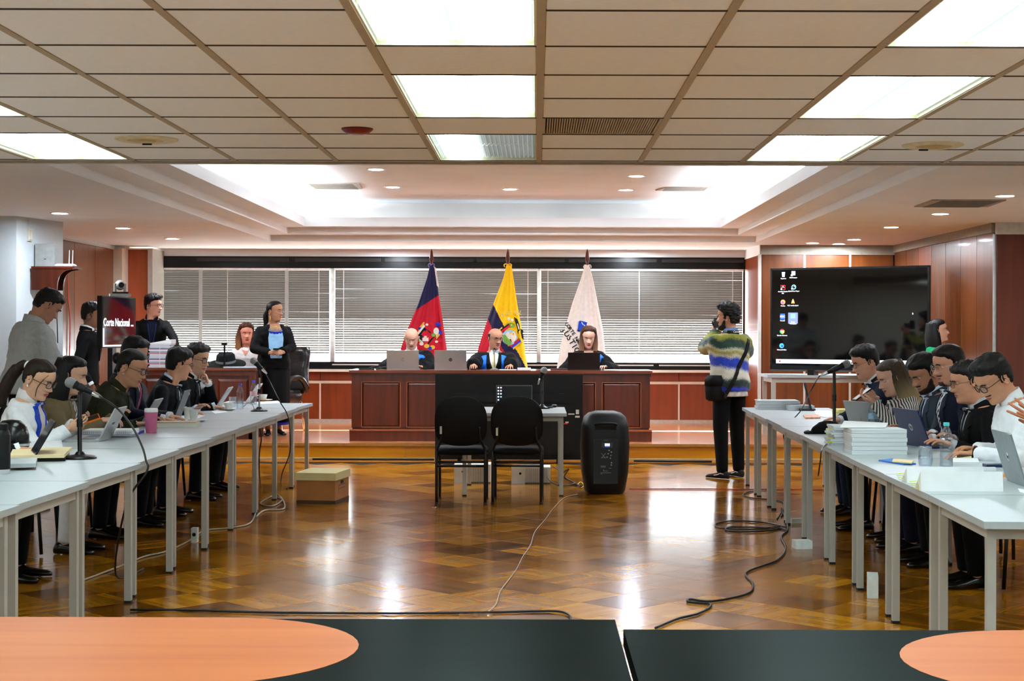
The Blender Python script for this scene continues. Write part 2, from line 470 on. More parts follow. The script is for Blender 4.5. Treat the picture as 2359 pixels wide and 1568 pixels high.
# rear part of the ceiling, over and behind the viewpoint
rear = MB()
for kc in range(-11, 10):
    for kr in range(-15, -4):
        x0, y0 = 0.012 + 0.608 * kc, 4.832 + 0.607 * kr
        if not is_light(kc, kr): rear.b2((x0 + .004, y0 + .004, ZT), (x0 + .604, y0 + .603, ZT + .02))
rear.build('rear_ceiling_tiles', M_tile, ceil, kind='stuff')
MB().b2((XL, -4.4, ZT + .09), (XR, 2.3, ZT + .10)).build('ceiling_void', M_dark, ceil)
MB().b2((XL, 9.15, ZT - .012), (XR, 9.19, ZS + .02)).build('edge_trim', mat('edge_trim', (150, 136, 116), .7), ceil)

# ---- plaster soffit with a stepped tray
TX0, TX1, TY0, TY1 = -3.40, 2.80, 10.5, 19.44
def frame_slab(mb, outer, inner, z0, z1):
    ox0, ox1, oy0, oy1 = outer; ix0, ix1, iy0, iy1 = inner
    mb.b2((ox0, oy0, z0), (ix0, oy1, z1)); mb.b2((ix1, oy0, z0), (ox1, oy1, z1))
    mb.b2((ix0, oy0, z0), (ix1, iy0, z1)); mb.b2((ix0, iy1, z0), (ix1, oy1, z1))
def rect(d): return (TX0 + d, TX1 - d, TY0 + d, TY1 - d)
mb = MB(); frame_slab(mb, (XL, XR, 9.16, BACKY + .1), rect(0), ZS, ZS + .078); mb.build('soffit', M_soffit, ceil)
mb = MB(); frame_slab(mb, (XL, XR, 9.16, BACKY + .1), rect(.26), ZS + .078, ZS + .158); mb.build('tray_step', M_soffit, ceil)
mb = MB(); frame_slab(mb, rect(-.1), rect(.51), ZS + .158, ZS + .165); frame_slab(mb, rect(.46), rect(.51), ZS + .165, ZS + .27); mb.build('cove_lip', M_soffit, ceil)
mb = MB(); frame_slab(mb, rect(-.22), rect(-.12), ZS + .158, ZU + .02); mb.build('cove_wall', M_white, ceil)
MB().b2((TX0 - .25, TY0 - .25, ZU), (TX1 + .25, TY1 + .25, ZU + .03)).build('tray_ceiling', M_soffit, ceil)

# ---- walls
MB().b2((XL - .1, -4.2, 0), (XL, BACKY, 3.2)).build('wall_left', M_white, kind='structure')
MB().b2((XR, -4.2, 0), (XR + .1, BACKY, 3.2)).build('wall_right', M_white, kind='structure')
MB().b2((XL, -4.3, 0), (XR, -4.2, 3.2)).build('wall_rear', mat('rear_wall_paint', (236, 240, 242), .8), kind='structure')
# back wall below and above the window
wb_ = struct('wall_back')
def yb(py, Y=BACKY): return CAMZ - (py - VY) * Y / FOC
def xb(px, Y=BACKY): return (px - VX) * Y / FOC
WX0, WX1 = xb(345), xb(1717)
ZSILL, ZWB, ZWT = yb(851), yb(834), yb(619)
MB().b2((XL, BACKY + .02, 0), (XR, BACKY + .12, ZSILL - .02)).build('wall_core', M_dark, wb_)
MB().b2((XL, BACKY - .01, yb(594)), (XR, BACKY + .12, ZS)).build('wall_head', M_soffit, wb_)
MB().b2((WX0 - .6, BACKY - .1, ZSILL - .035), (WX1 + .2, BACKY + .05, ZSILL)).build('sill_board', M_cream, wb_)
zz = [yb(857), yb(878), yb(884), yb(966)]
xs = [xb(738) + .72 * k for k in range(-5, 10)]
for i in range(len(xs) - 1):
    if xs[i + 1] > WX1 + .5: break
    MB().b2((xs[i] + .004, BACKY, zz[1]), (xs[i + 1] - .004, BACKY + .03, zz[0])).build('upper_wood_panel', M_orange, wb_, bevel=.002)
    MB().b2((xs[i] + .012, BACKY - .004, zz[3]), (xs[i + 1] - .012, BACKY + .03, zz[2])).build('wood_panel', M_orange, wb_, bevel=.003)
    MB().b2((xs[i] - .011, BACKY - .008, zz[3]), (xs[i] + .011, BACKY + .03, zz[2])).build('panel_strip', M_cream, wb_)
MB().b2((XL, BACKY - .012, zz[2]), (XR, BACKY + .03, zz[1])).build('rail_strip', M_cream, wb_)
MB().b2((XL, BACKY - .02, PLAT), (XR, BACKY + .03, zz[3])).build('baseboard_back', mat('grey_baseboard', (186, 180, 168), .5), kind='structure')
# window with black fascia, frame and panes
win = struct('window_1')
Zf0, Zf1 = yb(592), yb(619)
MB().b2((WX0, BACKY - .03, Zf1), (WX1, BACKY + .10, Zf0)).build('fascia', M_blackm, win)
for a, b_ in ((455, 665), (680, 877), (887, 1090), (1098, 1300), (1310, 1512), (1524, 1712)):
    MB().b2((xb(a), BACKY - .045, yb(604)), (xb(b_), BACKY - .03, yb(596))).build('fascia_panel', mat('dark_panel', (38, 36, 36), .4), win, bevel=.002)
MB().b2((WX0, BACKY - .03, ZSILL), (WX1, BACKY + .10, ZWB)).build('lower_rail', M_blackm, win)
for a, b_ in ((766, 1010), (1215, 1505), (1518, 1712)):
    MB().b2((xb(a), BACKY - .04, yb(842)), (xb(b_), BACKY - .03, yb(839))).build('rail_bead', M_alu, win)
px_m = [345, 765, 1241, 1717]
for i, a in enumerate(px_m):
    MB().b2((xb(a) - .03, BACKY + .03, ZWB), (xb(a) + .03, BACKY + .10, ZWT)).build('mullion', M_blackm if i in (0, 3) else mat('pale_mullion', (200, 200, 200), .5), win)
for i in range(3):
    MB().b2((xb(px_m[i]) + .03, BACKY + .06, ZWB), (xb(px_m[i + 1]) - .03, BACKY + .066, ZWT)).build('pane', glass('window_glass', (.93, .96, .97)), win)
# terrace outside, seen only through the slats
MB().b2((-14, BACKY + .2, -.3), (14, BACKY + 30, -.1)).build('floor_terrace', mat('terrace_concrete', (190, 186, 180), .9), kind='structure')

# venetian blinds: one thing per window bay, every slat a part
M_slat = mat('slat_grey', (112, 111, 108), .5, var=.05)
M_cord = mat('white_cord', (226, 224, 220), .6, var=.03)
def blind(x0, x1, label, cords, tapes):
    t = thing('venetian_blind', label, 'blind', ((x0 + x1) / 2, BACKY - .01, ZWT), group='venetian blinds across the back window')
    L = x1 - x0
    MB().b2((-L/2, -.025, -.028), (L/2, .025, 0)).build('headrail', mat('white_headrail', (240, 238, 236), .4), t)
    pitch = .0325; n = int((ZWT - ZWB - .06 - .10) / pitch)
    def slat_me(ang):
        mb = MB(); d = .018; c, s_ = math.cos(ang), math.sin(ang)
        pr = []
        for u, v in ((-1, 0), (-.4, .12), (.4, .12), (1, 0), (.4, .06), (-.4, .06)):
            y, z = u * d, v * d
            pr.append(Vector((-L / 2 + .012, -(y * c - z * s_), y * s_ + z * c)))
        mb.prism(pr, (L - .024, 0, 0))
        return mb
    m_up = None; m_lo = None; first = {}
    for k in range(n):
        z = -.045 - pitch * k
        wz = ZWT + z
        a = 67 if wz > 1.64 else 60 - 20 * min(1, (1.64 - wz) / .5)
        if not first: o = slat_me(0).build('slat', M_slat, t); first[0] = o.data
        else: o = link('slat', first[0], t)
        o.location = (0, 0, z)
        o.rotation_euler = (math.radians(-a + random.uniform(-3, 3)), math.radians(random.uniform(-.04, .04)), 0)
    zb = -.045 - pitch * n
    MB().b2((-L/2 + .012, -.014, zb - .012), (L/2 - .012, .014, zb + .006)).build('bottom_rail', M_slat, t)
    for px in cords:
        x = xb(px) - (x0 + x1) / 2
        MB().b2((x - .004, -.022, zb), (x + .004, -.019, -.02)).build('lift_cord', M_cord, t)
    for px in tapes:
        x = xb(px) - (x0 + x1) / 2
        MB().b2((x - .026, -.024, zb), (x + .026, -.021, -.02)).build('ladder_tape', translucent('grey_tape', (200, 198, 196)), t)
    return t
blind(xb(351), xb(761), 'grey venetian blind in the left window bay with two cloth tapes', (525, 735), (463, 661))
blind(xb(770), xb(1239), 'grey venetian blind in the middle window bay behind the blue and red flag', (792, 1216), ())
blind(xb(1244), xb(1712), 'grey venetian blind in the right window bay beside the photographer', (1262, 1472, 1687), ())

# left side: white pillar, recessed wood wall, orange end panel
pl = struct('wall_left_pillar')
MB().prism([(XL, 15.3, 0), (-5.24, 15.3, 0), (-5.02, 16.1, 0), (XL, 16.1, 0)], (0, 0, ZS)).build('pillar', mat('pillar_paint', (196, 204, 208), .8, var=.02), pl)
wl = struct('wall_left_wood')
ZP = ZS - .06
MB().b2((XL, 16.1, ZP + .03), (-5.72, 20.6, ZS)).build('wall_head', M_white, wl)
for k in range(5):
    y0 = 16.1 + .88 * k
    MB().b2((-5.74, y0 + .006, PLAT if y0 > 17.4 else 0), (-5.70, y0 + .874, ZP)).build('wood_panel', M_panel, wl, bevel=.003)
MB().b2((XL, 16.1, 0), (-5.74, 20.6, ZP)).build('wall_core', M_dark, wl)
MB().b2((-5.73, 16.1, ZP + .004), (-5.69, 20.5, ZP + .028)).build('head_track', M_alu, wl)
MB().b2((-5.72, 20.45, PLAT), (-5.58, 20.6, ZS - .04)).build('column_strip', M_cream, wl)
we = struct('wall_left_end')
MB().b2((-5.58, 20.75, PLAT), (xb(342, 20.8), 20.85, yb(575, 20.8))).build('end_panel', wood('orange_end_panel', (158, 72, 34), (178, 88, 48), .4, 2, (6, 6, .6)), we)
MB().b2((xb(340, 20.7), 20.7, PLAT), (xb(351, 20.7), BACKY, yb(575, 20.7))).build('edge_profile', M_alu, we)
MB().b2((-5.58, 20.72, yb(577, 20.7)), (xb(351, 20.7), 20.75, yb(574, 20.7))).build('top_profile', M_cream, we)
MB().b2((XL, 20.6, 0), (-5.58, BACKY, ZS)).build('wall_core', M_white, we)

# right side: chamfered return, wood wall behind the screen, receding wall, right pillar
wr = struct('wall_right_wood')
RX0, RY = xb(1751, 20.0), 20.0
RX1 = xb(2060, 20.0)
ch = [(xb(1717, 21.3), 21.35), (RX0, RY)]
zc0, zc1 = PLAT, yb(585, RY)
MB().prism([(ch[0][0], ch[0][1], zc0), (ch[1][0], ch[1][1], zc0), (ch[1][0] + .1, ch[1][1] + .05, zc0), (ch[0][0] + .1, ch[0][1], zc0)], (0, 0, zc1 - zc0)).build('chamfer_panel', M_orange, wr)
MB().prism([(ch[0][0] - .01, ch[0][1], zc1), (ch[1][0] - .01, ch[1][1] - .01, zc1), (ch[1][0] + .1, ch[1][1] + .05, zc1), (ch[0][0] + .1, ch[0][1], zc1)], (0, 0, ZS - zc1)).build('chamfer_head', M_soffit, wr)
MB().b2((RX0 - .03, RY - .03, PLAT), (RX0 + .012, RY + .02, zc1)).build('corner_strip', M_alu, wr)
xs = [RX0 + .012, xb(1853, RY), xb(1958, RY), RX1]
for i in range(3):
    MB().b2((xs[i] + .014, RY, PLAT), (xs[i + 1] - .014, RY + .04, zc1)).build('wood_panel', M_panel, wr, bevel=.003)
    if i: MB().b2((xs[i] - .014, RY - .006, PLAT), (xs[i] + .014, RY + .04, zc1)).build('panel_strip', M_alu, wr)
M_band = mat('grey_plaster_band', (150, 142, 128), .8, var=.08)
MB().b2((RX0, RY - .015, zc1), (RX1 + .1, RY + .05, ZS)).build('head_band', M_band, wr)
MB().b2((RX0, RY + .04, 0), (XR, RY + .1, ZS)).build('wall_core', M_dark, wr)
MB().b2((RX0, RY - .02, PLAT), (RX1, RY, PLAT + .08)).build('base_strip', _mats['grey_baseboard'], wr)
ws = struct('wall_right_side')
SY0, SY1, SX0, SX1 = 15.85, 20.0, 4.77, RX1
k = 7
zside = ZS - .10
for i in range(k):
    t0, t1 = i / k, (i + 1) / k
    a = Vector((SX1 + (SX0 - SX1) * t0, SY1 + (SY0 - SY1) * t0, 0)); b_ = Vector((SX1 + (SX0 - SX1) * t1, SY1 + (SY0 - SY1) * t1, 0))
    z0 = PLAT if (a.y + b_.y) / 2 > PLATY else 0
    d = (b_ - a).normalized(); a2, b2_ = a + d * .005, b_ - d * .005
    MB().prism([(a2.x, a2.y, z0), (b2_.x, b2_.y, z0), (b2_.x + .04, b2_.y, z0), (a2.x + .04, a2.y, z0)], (0, 0, zside - z0)).build('wood_panel', M_panel if i != 2 else M_orange, ws, bevel=.003)
MB().prism([(SX1 + .04, SY1, 0), (SX0 + .04, SY0, 0), (XR, SY0, 0), (XR, SY1, 0)], (0, 0, zside)).build('wall_core', M_dark, ws)
MB().prism([(SX1 - .02, SY1, zside), (SX0 - .02, SY0 + .02, zside), (XR, SY0 + .02, zside), (XR, SY1, zside)], (0, 0, ZS - zside)).build('head_band', M_band, ws)
wp = struct('wall_right_pillar')
MB().b2((SX0 + .02, SY0 - .06, 0), (XR, SY0, yb(537, SY0 - .06))).build('wood_panel', wood('brown_wood_panel', (84, 34, 18), (104, 46, 26), .4, 2, (6, 6, .5)), wp)
MB().b2((SX0 + .01, SY0 - .08, yb(537, SY0 - .06)), (XR, SY0, ZS)).build('head_band', mat('light_grey_band', (196, 192, 182), .8), wp)
MB().cyl((SX0 - .005, SY0 - .04, 0), (SX0 - .005, SY0 - .04, yb(537, SY0)), .018).build('corner_tube', mat('grey_tube', (170, 172, 170), .3, .4), wp, smooth=True)

# ---- lights in the ceilings
def lens_material(name, dim):
    m = bpy.data.materials.new(name); m.use_nodes = True
    nt = m.node_tree; N = nt.nodes; L = nt.links; b = N['Principled BSDF']
    tc = N.new('ShaderNodeTexCoord'); sx = N.new('ShaderNodeSeparateXYZ'); L.new(tc.outputs['Object'], sx.inputs[0])
    tot = None
    for x0 in ((-.14, .14) if not dim else (-.14,)):
        s1 = N.new('ShaderNodeMath'); s1.operation = 'SUBTRACT'; s1.inputs[1].default_value = x0; L.new(sx.outputs[0], s1.inputs[0])
        s2 = N.new('ShaderNodeMath'); s2.operation = 'MULTIPLY'; L.new(s1.outputs[0], s2.inputs[0]); L.new(s1.outputs[0], s2.inputs[1])
        s3 = N.new('ShaderNodeMath'); s3.operation = 'MULTIPLY'; s3.inputs[1].default_value = -1 / (2 * .045 ** 2); L.new(s2.outputs[0], s3.inputs[0])
        s4 = N.new('ShaderNodeMath'); s4.operation = 'EXPONENT'; L.new(s3.outputs[0], s4.inputs[0])
        if tot is None: tot = s4
        else:
            ad = N.new('ShaderNodeMath'); ad.operation = 'ADD'; L.new(tot.outputs[0], ad.inputs[0]); L.new(s4.outputs[0], ad.inputs[1]); tot = ad
    mr = N.new('ShaderNodeMath'); mr.operation = 'MULTIPLY_ADD'; mr.inputs[1].default_value = TROFFER_E * 2.0; mr.inputs[2].default_value = .5 if not dim else .10
    L.new(tot.outputs[0], mr.inputs[0])
    # ribs of the lens: the flanks give off less light than the crowns
    ge = N.new('ShaderNodeNewGeometry'); sn = N.new('ShaderNodeSeparateXYZ'); L.new(ge.outputs['Normal'], sn.inputs[0])
    ab = N.new('ShaderNodeMath'); ab.operation = 'ABSOLUTE'; L.new(sn.outputs[2], ab.inputs[0])
    rr = N.new('ShaderNodeMapRange'); rr.inputs['From Min'].default_value = .45; rr.inputs['To Min'].default_value = .3; L.new(ab.outputs[0], rr.inputs[0])
    mu = N.new('ShaderNodeMath'); mu.operation = 'MULTIPLY'; L.new(mr.outputs[0], mu.inputs[0]); L.new(rr.outputs[0], mu.inputs[1])
    b.inputs['Base Color'].default_value = srgb(120, 124, 100)
    b.inputs['Emission Color'].default_value = (0.80, 0.97, 1.0, 1)
    L.new(mu.outputs[0], b.inputs['Emission Strength'])
    return m
M_lens, M_lensdim = lens_material('ribbed_lens', False), lens_material('ribbed_lens_half_lit', True)
M_lampbody = mat('lamp_body', (216, 214, 190), .5, var=.03)
lens_cache = {}
def troffer(kc, kr, label=None, dim=False):
    x0, y0 = 0.012 + 0.608 * kc, 4.832 + 0.607 * kr
    t = thing('ceiling_light', label or 'ribbed fluorescent ceiling light over the rear of the room', 'ceiling light', (x0 + .304, y0 + .607, ZT), group='ribbed fluorescent ceiling lights')
    key = 'body'
    if key not in lens_cache:
        mb = MB(); mb.b2((-.289, -.603, .075), (.289, .603, .085))
        for sx in (-1, 1): mb.b2((sx * .289, -.603, .0), (sx * .281, .603, .08))
        for sy in (-1, 1): mb.b2((-.289, sy * .603, .0), (.289, sy * .595, .08))
        mb.b2((-.281, -.006, .03), (.281, .006, .075))
        o = mb.build('housing', M_lampbody, t); lens_cache[key] = o.data
    else: link('housing', lens_cache[key], t)
    for sy in (-1, 1):
        key = ('lens', dim)
        if key not in lens_cache:
            mb = MB(); n = 22; W = .556; prof = []
            for i in range(n):
                for j in range(8):
                    u = (i + j / 8) / n
                    prof.append((-W / 2 + W * u, .028 - .014 * abs(math.sin(PI * j / 8))))
            prof.append((W / 2, .028))
            mb.loft([[(x, -.29, z) for x, z in prof], [(x, .29, z) for x, z in prof]], cap=False, closed=False)
            o = mb.build('lens', M_lensdim if dim else M_lens, t, smooth='all'); lens_cache[key] = o.data
        else: o = link('lens', lens_cache[key], t)
        o.location = (0, sy * .2985, 0)
    return t
names = {-5: 'left', -1: 'middle', 2: 'right', -9: 'far left', 6: 'far right'}
rown = {5: 'nearest the plaster tray', 2: 'second from the plaster tray', -1: 'cut by the photo top'}
for kc in LIGHTC:
    for kr in (5, 2, -1, -4, -7, -10):
        lab = None
        if kr in rown and kc in (-5, -1, 2):
            lab = 'ribbed ceiling light, %s column, %s' % (names[kc], rown[kr])
        if (kc, kr) == (-1, 5): lab = 'ribbed ceiling light, middle column, right half dim, nearest the plaster tray'
        if lab is None and kr in rown: lab = 'ribbed ceiling light, %s column beyond the photo edge' % names[kc] + ', ' + rown[kr].split(',')[0]
        if lab is None: lab = 'ribbed fluorescent ceiling light %s, %s column' % ('over the front tables' if kr == -4 else 'over the viewpoint' if kr == -7 else 'behind the viewpoint', names[kc])
        troffer(kc, kr, lab, (kc, kr) == (-1, 5))
# air grille in a tile bay
t = thing('air_grille', 'grey ribbed air return grille set among the ceiling tiles', 'air grille', (0.012 + .304, 4.832 + .607 * 4.5, ZT))
MB().b2((-.289, -.30, .02), (.289, .30, .028)).build('backing', M_dark, t)
mb = MB()
for a in ((-.289, -.30, 0, -.275, .30), (.275, -.30, 0, .289, .30)): mb.b2((a[0], a[1], 0), (a[3], a[4], .02))
mb.b2((-.289, -.30, 0), (.289, -.288, .02)); mb.b2((-.289, .288, 0), (.289, .30, .02)); mb.build('frame', M_runner, t)
mb = MB().b2((-.0035, -.288, .002), (.0035, .288, .018)); o0 = mb.build('fin', M_runner, t); o0.location = (-.264, 0, 0)
for k in range(1, 45):
    o = link('fin', o0.data, t); o.location = (-.264 + .012 * k, 0, 0)
# red smoke alarm and two round diffusers
p = P(823, 297, 7.67)
t = thing('smoke_detector', 'dark red round alarm on the tile ceiling', 'smoke detector', (p.x, 7.67, ZT))
MB().lathe([(.078, 0), (.078, -.008), (.06, -.022), (.03, -.03)], n=32).build('cover', mat('dark_red_plastic', (120, 22, 30), .4), t, smooth=True)
MB().lathe([(.08, .002), (.08, -.004)], n=32).build('base', mat('red_base', (90, 16, 22), .5), t)
for px, py, lab in ((338, 322, 'round cream ceiling speaker beside the left ribbed light'), (2149, 331, 'round cream ceiling speaker beside the right ribbed light')):
    Y = 3500 * 1.023 / (764 - py); p = P(px, py, Y)
    t = thing('ceiling_speaker', lab, 'speaker', (p.x, Y, ZT), group='round ceiling speakers')
    MB().lathe([(.165, 0), (.165, -.006), (.15, -.012), (.10, -.012), (.095, -.004)], n=40).build('rim', mat('cream_plastic', (222, 208, 170), .5), t, smooth=True)
    MB().lathe([(.094, -.003), (.09, -.009), (.05, -.011), (.045, -.018), (.001, -.02)], n=40).build('cone', mat('tan_plastic', (196, 174, 120), .5), t, smooth=True)
    MB().b2((-.05, .10, -.02), (.0, .108, -.011)).build('slot', M_dark, t)
# recessed downlights
M_down = emat('downlight_lamp', (232, 244, 255), DOWN_E)
M_ring = mat('downlight_ring', (235, 232, 226), .35, .2)
def downlight(px, py, z, r, label):
    Y = FOC * (z - CAMZ) / (VY - py); p = P(px, py, Y)
    t = thing('downlight', label, 'downlight', (p.x, Y, z), group='recessed downlights')
    MB().lathe([(r * .78, -.002), (r * .8, -.008), (r, -.008), (r + .006, 0)], n=28, cap=False).build('ring', M_ring, t, smooth=True)
    MB().lathe([(.001, -.003), (r * .8, -.003)], n=28, cap=False).build('lamp', M_down, t)
for px, py, lab in ((138, 493, 'downlight over the white pillar, biggest at far left'), (283, 527, 'downlight in the left soffit, middle of the left three'), (397, 551, 'downlight in the left soffit nearest the window'),
                    (905, 570, 'downlight in front of the window above the blue and red flag'), (1456, 571, 'downlight in front of the window right of the white flag'),
                    (2315, 447, 'downlight in the right soffit beyond the air vent, largest'), (2166, 489, 'downlight in the right soffit just behind the air vent'), (2053, 520, 'downlight in the right soffit in front of the wood wall'),
                    (1968, 549, 'rightmost of the three close downlights by the wood wall'), (1932, 559, 'lowest of the three close downlights by the wood wall'), (1872, 557, 'leftmost of the three close downlights by the wood wall')):
    downlight(px, py, ZS, .095, lab)
for px, py, lab in ((866, 390, 'nearer left downlight in the tray ceiling'), (905, 431, 'left rear downlight in the tray ceiling beside the vent'), (1175, 435, 'middle downlight in the tray ceiling'),
                    (1442, 436, 'right rear downlight in the tray ceiling beside the vent'), (1466, 404, 'nearer right downlight in the tray ceiling')):
    downlight(px, py, ZU, .095, lab)
# vents flush in the plaster ceilings
def vent(pts, z, label):
    qs = [PZ(a, b, z) for a, b in pts]
    t = thing('air_vent', label, 'air vent', (0, 0, 0), group='flush air vents in the plaster ceiling')
    MB().prism([(q.x, q.y, z - .012) for q in qs], (0, 0, .014)).build('frame', mat('vent_frame', (170, 160, 148), .6), t)
    c = sum(qs, Vector()) / 4
    y0, y1 = min(q.y for q in qs), max(q.y for q in qs)
    x0, x1 = min(q.x for q in qs), max(q.x for q in qs)
    n = 12
    for k in range(n):
        y = y0 + (y1 - y0) * (k + .5) / n
        MB().b2((x0 + .08, y - .012, z - .016), (x1 - .08, y + .004, z - .011)).build('louvre', mat('vent_louvre', (130, 122, 112), .6), t)
vent(((697, 421), (828, 421), (834, 433), (713, 433)), ZU, 'grey flush vent in the tray ceiling, left side')
vent(((1532, 431), (1646, 430), (1637, 437), (1510, 437)), ZU, 'grey flush vent in the tray ceiling, right side')
vent(((2148, 459), (2318, 459), (2275, 474), (2106, 474)), ZS, 'grey flush vent in the right soffit beside a downlight')
# cove lamps behind the lip of the tray
M_cove = emat('cove_lamp', (236, 246, 255), COVE_E)
def cove(a, b_, label, m=None):
    label += '' if m else ', %s from the tile ceiling' % ('first', 'second', 'third', 'fourth')[int((a[1] - TY0) / 2.1)]
    t = thing('cove_lamp', label, 'cove lamp', a, group='lamps hidden in the cove')
    v = Vector(b_) - Vector(a)
    MB().cyl((0, 0, 0), v, .016, n=10).build('tube', m or M_cove, t, smooth=True)
    MB().box(v / 2 + Vector((0, 0, -.028)), (abs(v.x) + .04, abs(v.y) + .04, .02)).build('batten', M_lampbody, t)
zc = ZS + .205
for k in range(4):
    y0 = TY0 + .5 + k * 2.1
    cove((TX0 + .2, y0, zc), (TX0 + .2, y0 + 1.7, zc), 'tube lamp in the left cove of the tray')
    cove((TX1 - .2, y0, zc), (TX1 - .2, y0 + 1.7, zc), 'tube lamp in the right cove of the tray')
for k in range(3): cove((TX0 + .55 + 1.75 * k, TY1 - .2, zc), (TX0 + 2.1 + 1.75 * k, TY1 - .2, zc), 'dimmer tube lamp in the back cove of the tray, %s' % ('left', 'middle', 'right')[k], emat('dim_cove_lamp', (236, 246, 255), 1.6))
# ------------------------------------------------------------------ people: heads, hands, bodies, clothes
# head rings, chin at z=0, crown at .226, y forward: (front y, front z, back y, back z, half width, chin narrowing)
HEAD = [(.034, -.115, -.066, -.100, .060, 0), (.031, -.070, -.064, -.050, .056, 0), (.030, -.040, -.062, -.010, .055, 0), (.040, -.020, -.066, .020, .056, .05),
        (.068, -.008, -.075, .040, .058, .2), (.088, -.002, -.082, .056, .060, .34), (.0955, .008, -.087, .066, .062, .36), (.0960, .018, -.090, .073, .0635, .33), (.0945, .028, -.092, .080, .065, .28), (.0950, .036, -.094, .086, .0665, .24),
        (.0958, .043, -.096, .091, .068, .22), (.0962, .048, -.097, .095, .069, .21), (.0966, .054, -.098, .100, .070, .2), (.0966, .062, -.099, .105, .0708, .19), (.0960, .070, -.100, .109, .0715, .18),
        (.0960, .080, -.101, .114, .072, .17), (.0955, .092, -.102, .120, .073, .15), (.0940, .106, -.103, .127, .0742, .12), (.0925, .119, -.1035, .133, .0750, .10),
        (.0950, .130, -.1035, .139, .0758, .08), (.0985, .140, -.103, .146, .0765, .07), (.0980, .152, -.102, .155, .0765, .06), (.0950, .168, -.098, .168, .0745, .04), (.0880, .184, -.090, .182, .0695, .02), (.0750, .201, -.077, .198, .0600, 0),
        (.0560, .214, -.057, .212, .0460, 0), (.0320, .2225, -.033, .2215, .0270, 0), (.010, .2255, -.010, .2255, .008, 0)]
NT = 72
def _interp(rows, sub):
    out = []
    n = len(rows)
    for i in range(n - 1):
        p = [rows[max(i - 1, 0)], rows[i], rows[i + 1], rows[min(i + 2, n - 1)]]
        for j in range(sub):
            t = j / sub
            out.append(tuple(0.5 * (2 * b + (c - a) * t + (2 * a - 5 * b + 4 * c - d) * t * t + (3 * b - a - 3 * c + d) * t ** 3) for a, b, c, d in zip(*p)))
    out.append(rows[-1])
    return out
def gauss(v, s): return math.exp(-v * v / (2 * s * s))
def smooth(a, b, v):
    t = max(0, min(1, (v - a) / (b - a))); return t * t * (3 - 2 * t)
NOSE = [(.128, .000), (.120, .004), (.110, .0095), (.100, .015), (.090, .0205), (.083, .0245), (.078, .0235), (.073, .017), (.068, .006), (.063, 0)]
def nose_h(z):
    if z > .128 or z < .063: return 0
    for (a, ha), (b, hb) in zip(NOSE, NOSE[1:]):
        if b <= z <= a:
            t = (a - z) / (a - b); t = t * t * (3 - 2 * t); return ha + (hb - ha) * t
    return 0
def head_points(fem=False, wide=1.0):
    rows = _interp(HEAD, 3); grid = []
    for yf, zf, yb_, zb, hw_, nar in rows:
        ring = []
        for i in range(NT):
            # denser in front
            a = 2 * PI * i / NT; t = a - 0.45 * math.sin(a) if True else a
            c, s = math.cos(t), math.sin(t)
            y = (yf + yb_) / 2 + (yf - yb_) / 2 * c
            z = (zf + zb) / 2 + (zf - zb) / 2 * c
            wmul = 1 - nar * (1.15 if fem else 1.0) * smooth(-.1, 1, c)
            x = hw_ * s * wmul * wide
            if zf > -.03 and c > 0:
                f = smooth(.2, .9, c)
                ax = abs(x)
                # nose
                zz = z
                nw = .0085 + .0065 * smooth(.105, .080, zz)
                y += nose_h(zz) * (gauss(x, nw)) * f * (.92 if fem else 1.0)
                y += .006 * gauss(ax - .0135, .005) * gauss(zz - .0755, .005) * f
                # eye sockets and lids
                y -= .0115 * gauss(ax - .031, .0125) * gauss(zz - .1175, .0085) * f
                y += .0045 * gauss(ax - .031, .009) * gauss(zz - .1165, .0055) * f
                y -= .0025 * gauss(ax - .031, .012) * gauss(zz - .1105, .002) * f
                # brow, cheekbones, lips, nasolabial fold
                if not fem: y += .004 * gauss(ax - .026, .016) * gauss(zz - .133, .005) * f
                y += .004 * gauss(ax - .043, .013) * gauss(zz - .092, .012) * f
                y += .0035 * gauss(ax, .017) * gauss(zz - .0535, .0035) * f
                y += .004 * gauss(ax, .015) * gauss(zz - .0425, .0035) * f
                y -= .0035 * gauss(ax, .015) * gauss(zz - .0480, .0016) * f
                y -= .002 * gauss(ax - .032, .004) * gauss(zz - .060, .010) * f
            ring.append(Vector((x, y, z)))
        grid.append(ring)
    return grid
_heads = {}
def head_grid(fem, wide):
    k = (fem, round(wide, 2))
    if k not in _heads:
        g = head_points(fem, wide)
        nr = len(g); nrm = []
        for r in range(nr):
            row = []
            for i in range(NT):
                a = g[r][(i + 1) % NT] - g[r][i - 1]; b = g[min(r + 1, nr - 1)][i] - g[max(r - 1, 0)][i]
                n = b.cross(a); row.append(n.normalized() if n.length > 1e-12 else Vector((0, 0, 1)))
            nrm.append(row)
        _heads[k] = (g, nrm)
    return _heads[k]

M_brow_cache = {}
def skin(tone, lips):
    nm = 'skin_%d_%d_%d' % tone
    m = mat(nm, tone, .52, spec=.35, var=.07, scale=22, bump=.03, bscale=300)
    l = mat('lips_%d_%d_%d' % lips, lips, .4, var=.06)
    return m, l

